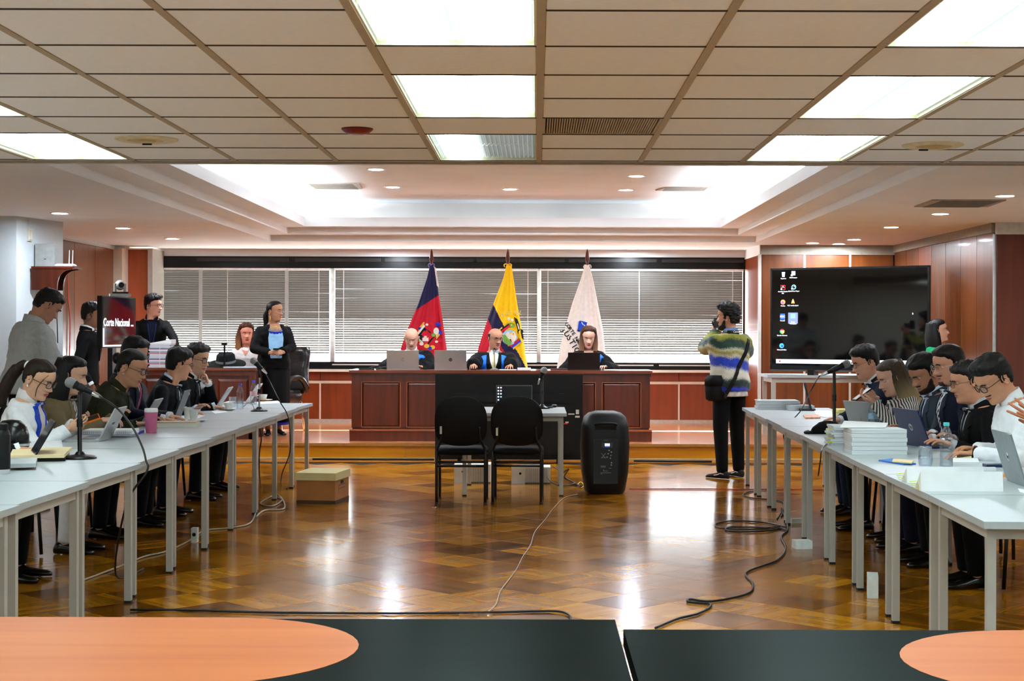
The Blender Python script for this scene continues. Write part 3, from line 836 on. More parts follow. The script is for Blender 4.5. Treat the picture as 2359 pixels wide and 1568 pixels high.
def build_head_into(bm, M, fem, wide, lipw=.024):
    """adds head, neck and ears to the body bmesh; lips get material 1"""
    g, nrm = head_grid(fem, wide); nr = len(g)
    vs = [[bm.verts.new(M @ p) for p in ring] for ring in g]
    for r in range(nr - 1):
        for i in range(NT):
            j = (i + 1) % NT
            f = bm.faces.new((vs[r][i], vs[r][j], vs[r + 1][j], vs[r + 1][i])); f.smooth = True
            c = (g[r][i] + g[r + 1][j]) / 2
            w_ = math.sqrt(max(0, 1 - (c.x / lipw) ** 2)) if abs(c.x) < lipw else 0
            if c.y > .07 and w_ > 0 and .0475 - .0115 * w_ < c.z < .0475 + .0085 * w_ * (1 - .25 * gauss(c.x, .004)): f.material_index = 1
    bm.faces.new([v for v in vs[0]][::-1]); bm.faces.new([v for v in vs[-1]])
    # ears
    for sx in (-1, 1):
        rings = []
        for j in range(9):
            u = j / 8
            ring = []
            for i in range(16):
                a = 2 * PI * i / 16
                e = (1 - .25 * max(0, -math.sin(a)))              # narrower lobe
                ry, rz = .0185 * e, .032
                prof = (.55, .85, 1.0, 1.02, .95, .80, .55, .3, .05)[j]
                xo = (0, .006, .012, .0155, .016, .0125, .0095, .0085, .0085)[j]
                p = Vector((xo, math.cos(a) * ry * prof, math.sin(a) * rz * prof))
                ring.append(p)
            rings.append(ring)
        R = Matrix.Rotation(math.radians(-22), 3, 'Z') if sx > 0 else Matrix.Rotation(math.radians(22), 3, 'Z')
        T = Matrix.Rotation(math.radians(-12), 3, 'X')
        pv = [[bm.verts.new(M @ (Vector((sx * .0690 * wide, -.006, .102)) + R @ (T @ Vector((sx * p.x, p.y, p.z))))) for p in ring] for ring in rings]
        for j in range(8):
            for i in range(16):
                k = (i + 1) % 16
                q = (pv[j][i], pv[j][k], pv[j + 1][k], pv[j + 1][i])
                f = bm.faces.new(q if sx > 0 else q[::-1]); f.smooth = True
        bm.faces.new(pv[-1] if sx > 0 else pv[-1][::-1])

def shell(M, fem, wide, mask, thick, name, m, parent, noise_amp=.0, nscale=40, vs=(1, 1, .25), lo=-.02):
    """hair or beard: the head's own surface raised where mask(x,y,z) > 0 and sunk under the skin elsewhere"""
    g, nrm = head_grid(fem, wide); nr = len(g)
    bm = bmesh.new(); vv = []; val = []
    for r in range(nr):
        row = []; vr = []
        for i in range(NT):
            p, n = g[r][i], nrm[r][i]
            k = mask(p.x / wide, p.y, p.z)
            t = thick(p) if callable(thick) else thick
            q = Vector((p.x * vs[0], p.y * vs[1], p.z * vs[2])) * nscale
            h = t * smooth(0, 1, k) * (1 + noise_amp * noise.noise(q)) - .004 * (1 - smooth(-.3, .25, k))
            row.append(bm.verts.new(M @ (p + n * h))); vr.append(k)
        vv.append(row); val.append(vr)
    for r in range(nr - 1):
        for i in range(NT):
            j = (i + 1) % NT
            if max(val[r][i], val[r][j], val[r + 1][i], val[r + 1][j]) > -.6:
                f = bm.faces.new((vv[r][i], vv[r][j], vv[r + 1][j], vv[r + 1][i])); f.smooth = True
    if val[-1][0] > -.5: bm.faces.new(vv[-1])
    bmesh.ops.delete(bm, geom=[v for v in bm.verts if not v.link_faces], context='VERTS')
    me = bpy.data.meshes.new(name); bm.to_mesh(me); bm.free(); me.materials.append(m)
    return link(name, me, parent)

def hair_mat(rgb, tip=None):
    nm = 'hair_%d_%d_%d' % rgb + ('_%d_%d_%d' % tip if tip else '')
    if nm in _mats: return _mats[nm]
    m = mat(nm, tuple(int(c * .72) for c in rgb), .5, spec=.22, var=.35, scale=90, bump=.3, bscale=160, stretch=(1, 1, .12))
    if tip:
        nt = m.node_tree; N = nt.nodes; L = nt.links; b = N['Principled BSDF']
        src = b.inputs['Base Color'].links[0].from_socket
        ge = N.new('ShaderNodeNewGeometry'); tc = N.new('ShaderNodeAttribute'); tc.attribute_name = 'tip'
        mx = N.new('ShaderNodeMix'); mx.data_type = 'RGBA'; L.new(tc.outputs['Fac'], mx.inputs[0]); L.new(src, mx.inputs[6]); mx.inputs[7].default_value = srgb(*tip)
        L.new(mx.outputs[2], b.inputs['Base Color'])
    return m

def short_mask(front=.188, side=.145, burn=.085, back=.052, part=0):
    """scalp region of a short haircut: >0 inside the hairline"""
    def f(x, y, z):
        a = abs(math.atan2(x, y + .005))            # 0 front .. pi back
        if a < .75: h = front - .012 * smooth(0, .75, a)
        elif a < 1.25: h = front - .012 + (side - front + .012) * smooth(.75, 1.1, a)
        elif a < 1.62: h = side + (burn - side) * smooth(1.25, 1.45, a)
        elif a < 2.0: h = burn + (.118 - burn) * smooth(1.62, 1.7, a)
        else: h = .118 + (back - .118) * smooth(1.95, 2.35, a)
        return (z - h) / .019
    return f
def beard_mask(lo=.0, full=True):
    def f(x, y, z):
        a = abs(math.atan2(x, y + .005))
        if a > 1.45: return -1
        top = .036 + .045 * smooth(.5, 1.3, a)
        v = min((top - z) / .006, (z + .012) / .006, (1.42 - a) / .05)
        if a < .42:
            mo = gauss(z - .0485, .012) * gauss(x, .024)
            v = min(v, 1.2 - 4 * mo)
            mu = min((.0685 - z) / .003, (z - .0575) / .003, (.030 - abs(x)) / .003)
            v = max(v, mu)
        return v
    return f
def moustache_mask():
    return lambda x, y, z: min((.0685 - z) / .003, (z - .0575) / .003, (.031 - abs(x)) / .004) if y > .05 else -1

def curtain(M, m, parent, ztop, zbot, r_in, r_out, a0, wave=.0, name='long_hair', cy=-.012, sweep=0.0, tip=None, flare=0.0, front_pull=0.0, nk=26):
    """hair hanging behind and beside the face: a thick crescent swept downwards"""
    bm = bmesh.new(); rings = []; na = 40; tips = []
    for k in range(nk):
        u = k / (nk - 1); z = ztop + (zbot - ztop) * u
        g = math.sin(min(1, u * 2.2) * PI / 2)
        ring = []
        ha = a0(u) if callable(a0) else a0
        for side in (1, 0):
            for i in range(na):
                t = i / (na - 1)
                a = PI + ha * (2 * t - 1) * (1 if side else -1)
                R = (r_out(u) if callable(r_out) else r_out) if side else (r_in(u) if callable(r_in) else r_in)
                edge = 1 - (abs(2 * t - 1)) ** 6 * .35
                R2 = R * (edge if side else 1)
                R2 += wave * math.sin(a * 9 + u * 11) * side * .4 + side * .0022 * math.sin(a * 34 + 3 * math.sin(u * 3)) 
                x = math.sin(a) * R2 * (1 + flare * u); y = cy + math.cos(a) * R2 * 1.16 + sweep * u * u
                ring.append(Vector((x, y, z + .004 * math.sin(a * 17))))
        rings.append(ring)
    tl = bm.verts.layers.float.new('tip')
    vs = []
    for k, ring in enumerate(rings):
        row = []
        for p in ring:
            v = bm.verts.new(M @ p); v[tl] = smooth(.15, .75, k / (nk - 1)); row.append(v)
        vs.append(row)
    n = len(rings[0])
    for k in range(nk - 1):
        for i in range(n):
            j = (i + 1) % n
            f = bm.faces.new((vs[k][i], vs[k + 1][i], vs[k + 1][j], vs[k][j])); f.smooth = True
    for row, fl in ((vs[0], 1), (vs[-1], -1)):
        h = n // 2
        for i in range(h - 1):
            q = (row[i], row[i + 1], row[n - 2 - i], row[n - 1 - i])
            try: bm.faces.new(q if fl > 0 else q[::-1])
            except ValueError: pass
    bmesh.ops.recalc_face_normals(bm, faces=bm.faces[:])
    me = bpy.data.meshes.new(name); bm.to_mesh(me); bm.free(); me.materials.append(m)
    return link(name, me, parent)

M_eye = mat('eye_white', (170, 160, 150), .35, var=.02)
M_iris = mat('iris_brown', (34, 18, 10), .2, var=.1)
def face_parts(M, parent, brow_rgb, lids=.0, gaze=(0, 0), fem=False, skinm=None, wide=1.0):
    for sx in (-1, 1):
        c = Vector((sx * .031 * wide, .0690, .1165))
        mb = MB(); mb.ball((0, 0, 0), .0122, 14, 10)
        mb.mi = 1
        d = Vector((gaze[0], 1, gaze[1])).normalized()
        mb.lathe([(.0001, .0124), (.003, .0121), (.0054, .0112)], axis=d, n=12, cap=False)
        for v in mb.bm.verts: v.co = M @ (v.co + c)
        mb.build('eye', [M_eye, M_iris], parent, smooth='all')
        # upper lid: half shell over the eyeball, lowered by lids
        mb = MB(); rings = []
        for j in range(7):
            t = math.radians(90 - j * 15 * (1 + lids * .75)) 
            rr = .0134
            ring = []
            for i in range(13):
                a = -1.25 + 2.5 * i / 12
                ring.append(c + Vector((math.sin(a) * rr * 1.0 * max(.05, math.cos(t) if t > -PI/2 else 0), math.cos(a) * rr * max(.05, math.cos(t)), math.sin(t) * rr)))
            rings.append(ring)
        mb.loft(rings, cap=False, closed=False)
        for v in mb.bm.verts: v.co = M @ v.co
        mb.build('eyelid', skinm, parent, smooth='all')
        # brow
        pts = [Vector((sx * x * wide, y, z)) for x, y, z in ((.013, .1005, .1335), (.024, .1000, .1375), (.036, .094, .1375), (.047, .084, .132))]
        mb = MB(); mb.tube(pts, [.0012, .003, .0026, .001] if fem else [.0024, .0044, .0036, .0012], 8, smooth=4)
        for v in mb.bm.verts: v.co = M @ v.co
        mb.build('eyebrow', hair_mat(brow_rgb), parent, smooth='all')

def glasses_on(M, parent, rgb=(18, 16, 16), thick=.0016, w_=.023, h_=.018, rnd=3.0, metal=False, wide=1.0, drop=0.0):
    m = mat('glasses_%d_%d_%d' % rgb, rgb, .3, metal=.8 if metal else 0.0)
    mb = MB(); yy = .1075
    for sx in (-1, 1):
        pts = []
        for i in range(25):
            a = 2 * PI * i / 24
            c, s = math.cos(a), math.sin(a)
            x = sx * .032 + w_ * math.copysign(abs(c) ** (2 / rnd), c); z = .1145 - drop + h_ * math.copysign(abs(s) ** (2 / rnd), s)
            pts.append(Vector((x, yy - abs(x) ** 2 * 3.2, z)))
        mb.tube(pts, thick, 6)
        xo = .032 + w_
        mb.tube([Vector((sx * xo, yy - xo ** 2 * 3.2, .1185 - drop)), Vector((sx * .073 * wide, .075, .1185)), Vector((sx * .0755 * wide, .0, .116)), Vector((sx * .074 * wide, -.022, .098))], thick * .9, 6)
    mb.tube([Vector((-.0105, yy, .118 - drop)), Vector((0, yy + .003, .120 - drop)), Vector((.0105, yy, .118 - drop))], thick, 6)
    for v in mb.bm.verts: v.co = M @ v.co
    o = mb.build('glasses', m, parent, smooth='all')
    mb = MB()
    for sx in (-1, 1):
        pts = []
        for i in range(20):
            a = 2 * PI * i / 20; c, s = math.cos(a), math.sin(a)
            x = sx * .032 + (w_ - .001) * math.copysign(abs(c) ** (2 / rnd), c); z = .1145 - drop + (h_ - .001) * math.copysign(abs(s) ** (2 / rnd), s)
            pts.append(M @ Vector((x, yy - abs(x) ** 2 * 3.2, z)))
        mb.prism(pts, (M.to_3x3() @ Vector((0, -.001, 0))))
    mb.build('lens', glass('spectacle_lens', alpha=.1), o)
    return o

# ---- hands: right hand, wrist at origin, fingers +y, palm down (-z), thumb at -x
_hand = {}
def hand_mesh(curl=.35, spread=.12, thumb=.5, key=None):
    k = (curl, spread, thumb)
    if k in _hand: return _hand[k]
    mb = MB()
    # palm: flattened loft
    rings = []
    for y, w_, t, xo in ((-.035, .026, .019, 0), (-.01, .026, .0175, 0), (.012, .034, .0155, -.001), (.04, .041, .0145, 0), (.068, .0425, .0125, .001), (.088, .040, .0105, .002), (.094, .034, .007, .002)):
        rings.append([Vector((xo + math.cos(a) * w_, y, math.sin(a) * t * (1.0 if math.sin(a) > 0 else 1.12) - .001)) for a in [2 * PI * i / 18 for i in range(18)]])
    mb.loft(rings)
    base = [(-.029, .086, .0085, (.045, .026, .021)), (-.0095, .091, .0088, (.050, .030, .023)), (.0105, .088, .0083, (.046, .028, .022)), (.0295, .078, .0074, (.036, .021, .019))]
    for i, (x, y, r, seg) in enumerate(base):
        ang = 0; p = Vector((x, y - .022, -.001)); d0 = (i - 1.4) * spread
        pts = [p.copy()]; rad = [r * 1.05]
        p = p + Vector((math.sin(d0), math.cos(d0), 0)) * .022; pts.append(p.copy()); rad.append(r * 1.04)
        for s_, fac in zip(seg, (1.0, 1.15, .75)):
            ang += curl * fac * (1 + .12 * (i - 1)) * 1.05
            d = Vector((math.sin(d0) * math.cos(ang), math.cos(d0) * math.cos(ang), -math.sin(ang)))
            q = p + d * s_
            pts.append((p + q) / 2); rad.append(rad[-1] * .96)
            pts.append(q.copy()); rad.append(rad[-1] * .965); p = q
        rr = rad
        rings = []
        mbp = pts
        for a_, b_, ra, rb in zip(mbp, mbp[1:], rr, rr[1:]): mb.cyl(a_, b_, ra, rb, 10); mb.ball(b_, rb * .99, 10, 6)
    # thumb
    pts = [Vector((-.018, .012, -.003)), Vector((-.036, .034, -.009 - .006 * thumb)), Vector((-.052 + .012 * thumb, .062, -.014 - .014 * thumb)), Vector((-.058 + .024 * thumb, .090, -.018 - .018 * thumb))]
    rd = (.0155, .0125, .0102, .0085)
    for a_, b_, ra, rb in zip(pts, pts[1:], rd, rd[1:]): mb.cyl(a_, b_, ra, rb, 12); mb.ball(b_, rb * .99, 12, 8)
    me = grid_remesh(mb_mesh(mb), .0036, 2)
    _hand[k] = me
    return me

def frame_from(d, n):
    """matrix whose +y is d and whose -z is the palm normal n"""
    d = d.normalized(); z = -(n - d * n.dot(d)); z = z.normalized() if z.length > 1e-6 else d.orthogonal().normalized()
    x = d.cross(z)
    return Matrix((x, d, z)).transposed()

def ik(S, W, l1, l2, pole):
    v = W - S; d = v.length
    if d > (l1 + l2) * .995: W = S + v.normalized() * (l1 + l2) * .995; v = W - S; d = v.length
    a = (l1 * l1 - l2 * l2 + d * d) / (2 * d); h = math.sqrt(max(0, l1 * l1 - a * a))
    u = v / d; p = pole - u * pole.dot(u); p = p.normalized() if p.length > 1e-6 else u.orthogonal().normalized()
    return S + u * a + p * h, W

class Person:
    """One figure in local coordinates (y forward, x to the figure's right, z up from the floor), posed and dressed, under one Empty."""
    def __init__(s, label, head_px, Y, face=0.0, floor=0.0, seated=True, size=1.0, lean=10, head_yaw=0, head_pitch=0, head_roll=0, fem=False, wide=1.0, build=1.0,
                 tone=(196, 148, 116), lips=(150, 84, 72), group=None, seat=None, twist=0, side=0):
        s.fem, s.size, s.build, s.wide, s.seated, s.lean = fem, size, build, wide, seated, math.radians(lean)
        k = size; s.k = k
        hipz = .50 if seated else .92 * k
        # torso frame: origin at the hip, leaning forward, then twist about z
        s.T = Matrix.Rotation(math.radians(twist), 4, 'Z') @ Matrix.Rotation(-s.lean, 4, 'X') @ Matrix.Rotation(math.radians(side), 4, 'Y')
        hc = s.T @ Vector((0, .01, .535 * k))                       # neck pivot
        s.HR = (Matrix.Rotation(math.radians(head_yaw), 4, 'Z') @ Matrix.Rotation(-math.radians(head_pitch), 4, 'X') @ Matrix.Rotation(math.radians(head_roll), 4, 'Y'))
        piv = Vector((0, -.02, .0))
        hs = k * 1.06
        head_mid = hc + s.HR @ ((Vector((0, .0, .115 - .012)) * hs) )
        target = P(head_px[0], head_px[1], Y)
        R = Matrix.Rotation(math.radians(face), 4, 'Z')
        off = R @ head_mid
        if seated:
            hipz = target.z - floor - head_mid.z if seat is None else seat
        else:
            hipz = target.z - floor - head_mid.z
        s.hipz = hipz
        s.loc = Vector((target.x - off.x, target.y - off.y, floor))
        s.root = thing('person', label, 'person', s.loc, math.radians(face), group)
        s.R = R; s.inv = (Matrix.Translation(s.loc) @ R).inverted()
        s.HIP = Vector((0, 0, hipz))
        s.TM = Matrix.Translation(s.HIP) @ s.T
        s.HM = Matrix.Translation(s.HIP + hc) @ s.HR @ Matrix.Scale(hs, 4) @ Matrix.Translation((0, .012, -.012))
        s.skin, s.lip = skin(tone, lips)
        s.tone = tone
        s.arms = {}
        s.legs = None
        s.hands = []
    def t(s, x, y, z): return s.TM @ (Vector((x, y, z)) * s.k)
    def w(s, p): return s.inv @ Vector(p)                          # world -> local
    # torso section table in torso space (z from hip)
    def rings(s, grow=0.0, z0=-.06, z1=.56, belly=0.0):
        b = s.build; f = s.fem
        tab = [(-.10, .165, .125, -.005), (-.02, .172, .128, -.005), (.08, .155 if f else .160, .112, 0), (.16, .142 if f else .158, .106, .004), (.26, .156 if f else .172, .116, .008), (.34, .166 if f else .186, .120 if not f else .122, .010), (.40, .156 if f else .178, .105, .004), (.44, .128 if f else .145, .088, -.004), (.470, .092 if f else .102, .072, -.010), (.495, .068, .064, -.012), (.56, .056, .056, -.006)]
        out = []
        for z, hx, hy, yo in tab:
            if z < z0 - 1e-6 or z > z1 + 1e-6: continue
            bb = b if z < .45 else 1 + (b - 1) * .4
            bel = belly * gauss(z - .10, .10)
            out.append([s.t(math.copysign(abs(math.cos(a)) ** .85, math.cos(a)) * (hx * bb + grow), yo + math.copysign(abs(math.sin(a)) ** .85, math.sin(a)) * (hy * bb + grow) + (bel if math.sin(a) > 0 else 0) * max(0, math.sin(a)), z) for a in [2 * PI * i / 28 for i in range(28)]])
        return out
    def arm(s, side, wrist, pole=None, hand=None, palm=(0, 0, -1), fingers=None, local=False):
        """side 'l'/'r'; wrist in world coordinates (or local), optional finger direction and palm normal in local axes"""
        sx = 1 if side == 'r' else -1
        S = s.t(sx * (.146 if s.fem else .166) * (1 + (s.build - 1) * .8), -.004, .388)
        Wp = Vector(wrist) if local else s.w(wrist)
        pole = Vector(pole) if pole is not None else Vector((sx * .6, -.5, -1))
        E, Wp = ik(S, Wp, .285 * s.k, .255 * s.k, pole)
        d = Vector(fingers) if fingers is not None else (Wp - E)
        s.arms[side] = (S, E, Wp, d.normalized(), Vector(palm), hand or (.35, .08, .6))
        return s
    def hang(s, side):
        sx = 1 if side == 'r' else -1
        S = s.t(sx * .19, 0, .42)
        return s.arm(side, S + Vector((sx * .06, .05, -.51 * s.k)), pole=(sx * .3, -1, 0), palm=(-sx, 0, 0), fingers=(0, .15, -1), local=True)
    def stand(s, spread=.09, ltoe=0, step=0.0):
        k = s.k; s.legs = []
        for sx in (-1, 1):
            hip = s.HIP + Vector((sx * .09 * k, 0, -.02)); ank = Vector((sx * spread, step * sx - .02, .075 * k))
            kn = (hip + ank) / 2 + Vector((sx * .008, .02, .02))
            s.legs.append((hip, kn, ank, Vector((sx * .22, 1, 0)).normalized()))
        return s
    def sit(s, knee_z=None, fwd=.44, spread=.10):
        k = s.k; s.legs = []
        kz = (min(.52, s.hipz + .02) if knee_z is None else knee_z)
        for sx in (-1, 1):
            hip = s.HIP + Vector((sx * .09 * k, 0, -.01)); kn = Vector((sx * spread, fwd * k, kz)); ank = Vector((sx * spread, (fwd - .04) * k, .085))
            s.legs.append((hip, kn, ank, Vector((sx * .15, 1, 0)).normalized()))
        return s
    # --- meshes
    def body(s):
        """skin: one figure with head, neck, trunk, arms with hands, legs"""
        mb = MB(); mb.loft(s.rings(-.012))
        for side, (S, E, W, d, pn, hp) in s.arms.items():
            mb.ball(S, .045 * s.k, 12, 8)
            mb.cyl(S, E, .042 * s.k, .034 * s.k, 12); mb.ball(E, .034 * s.k, 12, 8); mb.cyl(E, W, .035 * s.k, .0235 * s.k, 12); mb.ball(W, .0235 * s.k, 12, 8)
        if s.legs:
            for hip, kn, ank, toe in s.legs:
                mb.ball(hip, .07 * s.k, 12, 8); mb.cyl(hip, kn, .07 * s.k, .05 * s.k, 12); mb.ball(kn, .05 * s.k, 12, 8); mb.cyl(kn, ank, .046 * s.k, .034 * s.k, 12)
                mb.cyl(ank, ank + Vector((0, 0, -.045)), .034, .026); mb.cyl(ank + Vector((0, 0, -.046)), ank + toe * .12 * s.k + Vector((0, 0, -.056)), .024, .016)
        me = grid_remesh(mb_mesh(mb), .014, 2, 'body')
        bm = bmesh.new(); bm.from_mesh(me); bpy.data.meshes.remove(me)
        for f in bm.faces: f.smooth = True
        build_head_into(bm, s.HM, s.fem, s.wide)
        for side, (S, E, W, d, pn, hp) in s.arms.items():
            hm = hand_mesh(*hp)
            F = frame_from(d, pn).to_4x4()
            sc = s.k * (.84 if s.fem else .92)
            M = Matrix.Translation(W) @ F @ Matrix.Scale(sc, 4)
            if side == 'l': M = M @ Matrix.Scale(-1, 4, (1, 0, 0))
            vs = [bm.verts.new(M @ v.co) for v in hm.vertices]
            for p in hm.polygons:
                ids = [vs[i] for i in p.vertices]
                f = bm.faces.new(ids if side == 'r' else ids[::-1]); f.smooth = True
            s.hands.append((side, M))
        me = bpy.data.meshes.new('body'); bm.to_mesh(me); bm.free()
        me.materials.append(s.skin); me.materials.append(s.lip)
        s.body_ob = link('body', me, s.root)
        return s
    def garment(s, name, m, z0=-.10, z1=.485, grow=.010, sleeve=1.0, sleeve_r=(.064, .055, .043), belly=0.0, wrinkle=.004, voxel=.011, hem=None, arms=('l', 'r')):
        """jacket, shirt or sweater: trunk and sleeves as one cloth surface"""
        mb = MB(); mb.loft(s.rings(grow, z0, z1, belly))
        for side in arms:
            if side not in s.arms: continue
            S, E, W, d, pn, hp = s.arms[side]
            a, b, c = [r * s.k * (.88 if s.fem else 1.0) * (1 + (s.build - 1) * .6) for r in sleeve_r]
            mb.ball(S, a, 14, 10); mb.cyl(S, E, a, b, 14)
            if sleeve > .5:
                mb.ball(E, b, 14, 10); We = E + (W - E) * min(1, .97); mb.cyl(E, We if sleeve >= 1 else E + (W - E) * (sleeve - .5) * 2, b, c, 14)
        if hem: hem(mb)
        me = grid_remesh(mb_mesh(mb), voxel, 4, name)
        if wrinkle:
            me.update()
            seed = random.uniform(0, 50)
            nn = [v.normal.copy() for v in me.vertices]
            for v, n in zip(me.vertices, nn):
                q = v.co
                h = noise.noise(Vector((q.x * 9 + seed, q.y * 9, q.z * 16))) + .6 * noise.noise(Vector((q.x * 22, q.y * 22 + seed, q.z * 30)))
                v.co += n * (wrinkle * h)
        for p in me.polygons: p.use_smooth = True
        me.materials.append(m)
        o = link(name, me, s.root)
        s.surf = BVHTree.FromPolygons([v.co.copy() for v in me.vertices], [tuple(p.vertices) for p in me.polygons])
        return o
    def trousers(s, m, r=(.092, .068, .052), name='trousers'):
        mb = MB(); mb.loft(s.rings(.006, -.10, .08))
        for hip, kn, ank, toe in s.legs:
            k = s.k * (1 + (s.build - 1) * .5)
            mb.ball(hip, r[0] * k, 14, 10); mb.cyl(hip, kn, r[0] * k, r[1] * k, 14); mb.ball(kn, r[1] * k, 14, 10); mb.cyl(kn, ank + Vector((0, 0, -.01)), r[1] * k, r[2] * k, 14)
        me = grid_remesh(mb_mesh(mb), .014, 4, name)
        for p in me.polygons: p.use_smooth = True
        me.materials.append(m)
        return link(name, me, s.root)
    def shoes(s, m, sole=None, stripe=None):
        for hip, kn, ank, toe in s.legs:
            F = frame_from(toe, Vector((0, 0, -1))).to_4x4(); M = Matrix.Translation((ank.x, ank.y, 0)) @ F
            rings = []
            for y, w_, h in ((-.075, .022, .055), (-.06, .033, .078), (-.02, .036, .085), (.03, .037, .075), (.08, .043, .055), (.13, .046, .045), (.17, .038, .038), (.195, .018, .026)):
                rings.append([M @ Vector((math.cos(a) * w_, y, max(.0, .004 + (h - .004) * (0.5 + .5 * math.sin(a)))) ) for a in [2 * PI * i / 16 for i in range(16)]])
            o = MB().loft(rings).build('shoe', m, s.root, smooth='all')
            if stripe:
                for sx in (-1, 1):
                    pts = [M @ Vector((sx * x, y, z)) for x, y, z in ((.0365, -.04, .052), (.0385, .0, .057), (.0405, .03, .044), (.046, .07, .036))]
                    MB().tube(pts, .0045, 6, smooth=3).build('stripe', stripe, o, smooth='all')
        return s
    def patch(s, name, m, outline, off=.006, thick=.004, back=False, parent=None, res=.012, along=None, smooth_it=3, reach=.6):
        """cloth piece lying on the garment: outline in torso (x, z), laid onto the surface from the front (or back)"""
        bm = bmesh.new()
        vs = [bm.verts.new((x, 0, z)) for x, z in outline]
        es = [bm.edges.new((vs[i], vs[(i + 1) % len(vs)])) for i in range(len(vs))]
        bmesh.ops.triangle_fill(bm, use_beauty=True, edges=es)
        for _ in range(6):
            lg = [e for e in bm.edges if e.calc_length() > res * 1.6]
            if not lg: break
            bmesh.ops.subdivide_edges(bm, edges=lg, cuts=1)
            bmesh.ops.triangulate(bm, faces=bm.faces[:])
        dirv = (s.TM.to_3x3() @ Vector((0, 1 if back else -1, 0))).normalized()
        pos = {}
        for v in bm.verts:
            o_ = s.t(v.co.x, (-reach if back else reach), v.co.z)
            hit = s.surf.ray_cast(o_, dirv, 2)
            pos[v] = hit[0] if hit[0] is not None and (back or (s.TM.inverted() @ hit[0]).y < .205 * s.k) else None
        good = [p for p in pos.values() if p is not None]
        if not good: bm.free(); return None
        inv = s.TM.inverted()
        ym = sum((inv @ p).y for p in good) / len(good) / s.k
        for v in bm.verts:
            if pos[v] is None: pos[v] = s.t(v.co.x, ym - (.03 if not back else -.03), v.co.z)
        for v in bm.verts: v.co = pos[v]
        for _ in range(smooth_it):
            new = {}
            for v in bm.verts:
                if v.is_boundary:
                    nb = [e.other_vert(v) for e in v.link_edges if e.is_boundary]
                    new[v] = v.co
                else:
                    nb = [e.other_vert(v) for e in v.link_edges]
                    c = sum((x.co for x in nb), Vector()) / len(nb); dd = (c - v.co).dot(dirv)
                    new[v] = v.co + dirv * dd * .5
            for v, c in new.items(): v.co = c
        for v in bm.verts: v.co = v.co - dirv * off
        bmesh.ops.recalc_face_normals(bm, faces=bm.faces[:])
        ret = bmesh.ops.extrude_face_region(bm, geom=bm.faces[:])
        for v in [g for g in ret['geom'] if isinstance(g, bmesh.types.BMVert)]: v.co = v.co + dirv * (thick + off)
        bmesh.ops.recalc_face_normals(bm, faces=bm.faces[:])
        me = bpy.data.meshes.new(name); bm.to_mesh(me); bm.free(); me.materials.append(m)
        for p in me.polygons: p.use_smooth = True
        try: me.set_sharp_from_angle(angle=math.radians(50))
        except Exception: pass
        return link(name, me, parent or s.root)
    def collar(s, m, name='collar', r=(.066, .064), z=(.478, .528), tilt=.012, gap=.5, thick=.005, yo=-.006, flare=.0, parent=None):
        """band round the neck, open at the throat"""
        bm = bmesh.new(); n = 28; rows = []
        for rad, zz, inw in ((r[0] + .004 + flare, z[0], 0), (r[0], (z[0] + z[1]) / 2, 0), (r[1], z[1], 0), (r[1] - thick, z[1] - .002, 0), (r[0] - thick, z[0], 0)):
            row = []
            for i in range(n):
                a = PI / 2 + gap / 2 + (2 * PI - gap) * i / (n - 1)
                front = max(0, math.sin(a))
                row.append(bm.verts.new(s.t(math.cos(a) * rad, yo + math.sin(a) * rad * 1.06, zz - tilt * 2.2 * front + tilt * .6 * max(0, -math.sin(a)))))
            rows.append(row)
        for a in range(5):
            b = (a + 1) % 5
            for i in range(n - 1): bm.faces.new((rows[a][i], rows[a][i + 1], rows[b][i + 1], rows[b][i]))
        for i in (0, n - 1): bm.faces.new([rows[a][i] for a in range(5)])
        bmesh.ops.recalc_face_normals(bm, faces=bm.faces[:])
        me = bpy.data.meshes.new(name); bm.to_mesh(me); bm.free(); me.materials.append(m)
        for p in me.polygons: p.use_smooth = True
        return link(name, me, parent or s.root)
    def cuff(s, side, m, r=.036, L=.03, name='cuff', back=0.0):
        S, E, W, d, pn, hp = s.arms[side]
        u = (W - E).normalized(); p = W - u * back
        o = MB().lathe([(r * .9, -.03), (r, -.02), (r * .98, L - .012), (r * .86, L - .012)], c=p, axis=u, n=18).build(name, m, s.root, smooth=True)
        return o
    def suit(s, jm, shirt, tie=None, lapel=None, vz=.16, vw=.070, shoe=None, trous=None, belly=0.0, cuffs=True, name='jacket'):
        s.body()
        s.garment(name, jm, belly=belly)
        zt = .482
        # shirt front in the V, tie, lapels
        s.patch('shirt_front', shirt, [(-vw, zt - .01), (-.035, zt + .004), (.035, zt + .004), (vw, zt - .01), (vw * .75, .36), (.006, vz), (-.006, vz), (-vw * .75, .36)], off=.004)
        if tie: s.patch('tie', tie, [(-.014, zt - .010), (.014, zt - .010), (.010, zt - .04), (.026, vz + .05), (0, vz - .005), (-.026, vz + .05), (-.010, zt - .04)], off=.010, thick=.005)
        lp = lapel or jm
        for sx in (-1, 1):
            s.patch('lapel', lp, [(sx * (vw - .012), zt + .0), (sx * (vw + .022), zt - .03), (sx * (vw + .052), .385), (sx * (vw + .025), .365), (sx * (vw + .035), .34), (sx * .022, vz - .01), (sx * .002, vz - .005), (sx * vw * .66, .36)], off=.011, thick=.006)
        s.collar(shirt, 'shirt_collar')
        s.collar(jm, 'jacket_collar', r=(.078, .073), z=(.462, .512), gap=1.6, thick=.008, yo=-.010)
        if cuffs:
            for sd in s.arms: s.cuff(sd, shirt)
        if s.legs:
            s.trousers(trous or jm)
            s.shoes(shoe or M_shoe)
        return s
    def face(s, brow=(24, 18, 16), lids=.3, gaze=(0, 0), glasses=None):
        face_parts(s.HM, s.root, brow, lids, gaze, s.fem, s.skin, s.wide)
        if glasses: s.gl = glasses_on(s.HM, s.root, wide=s.wide, **glasses)
        return s
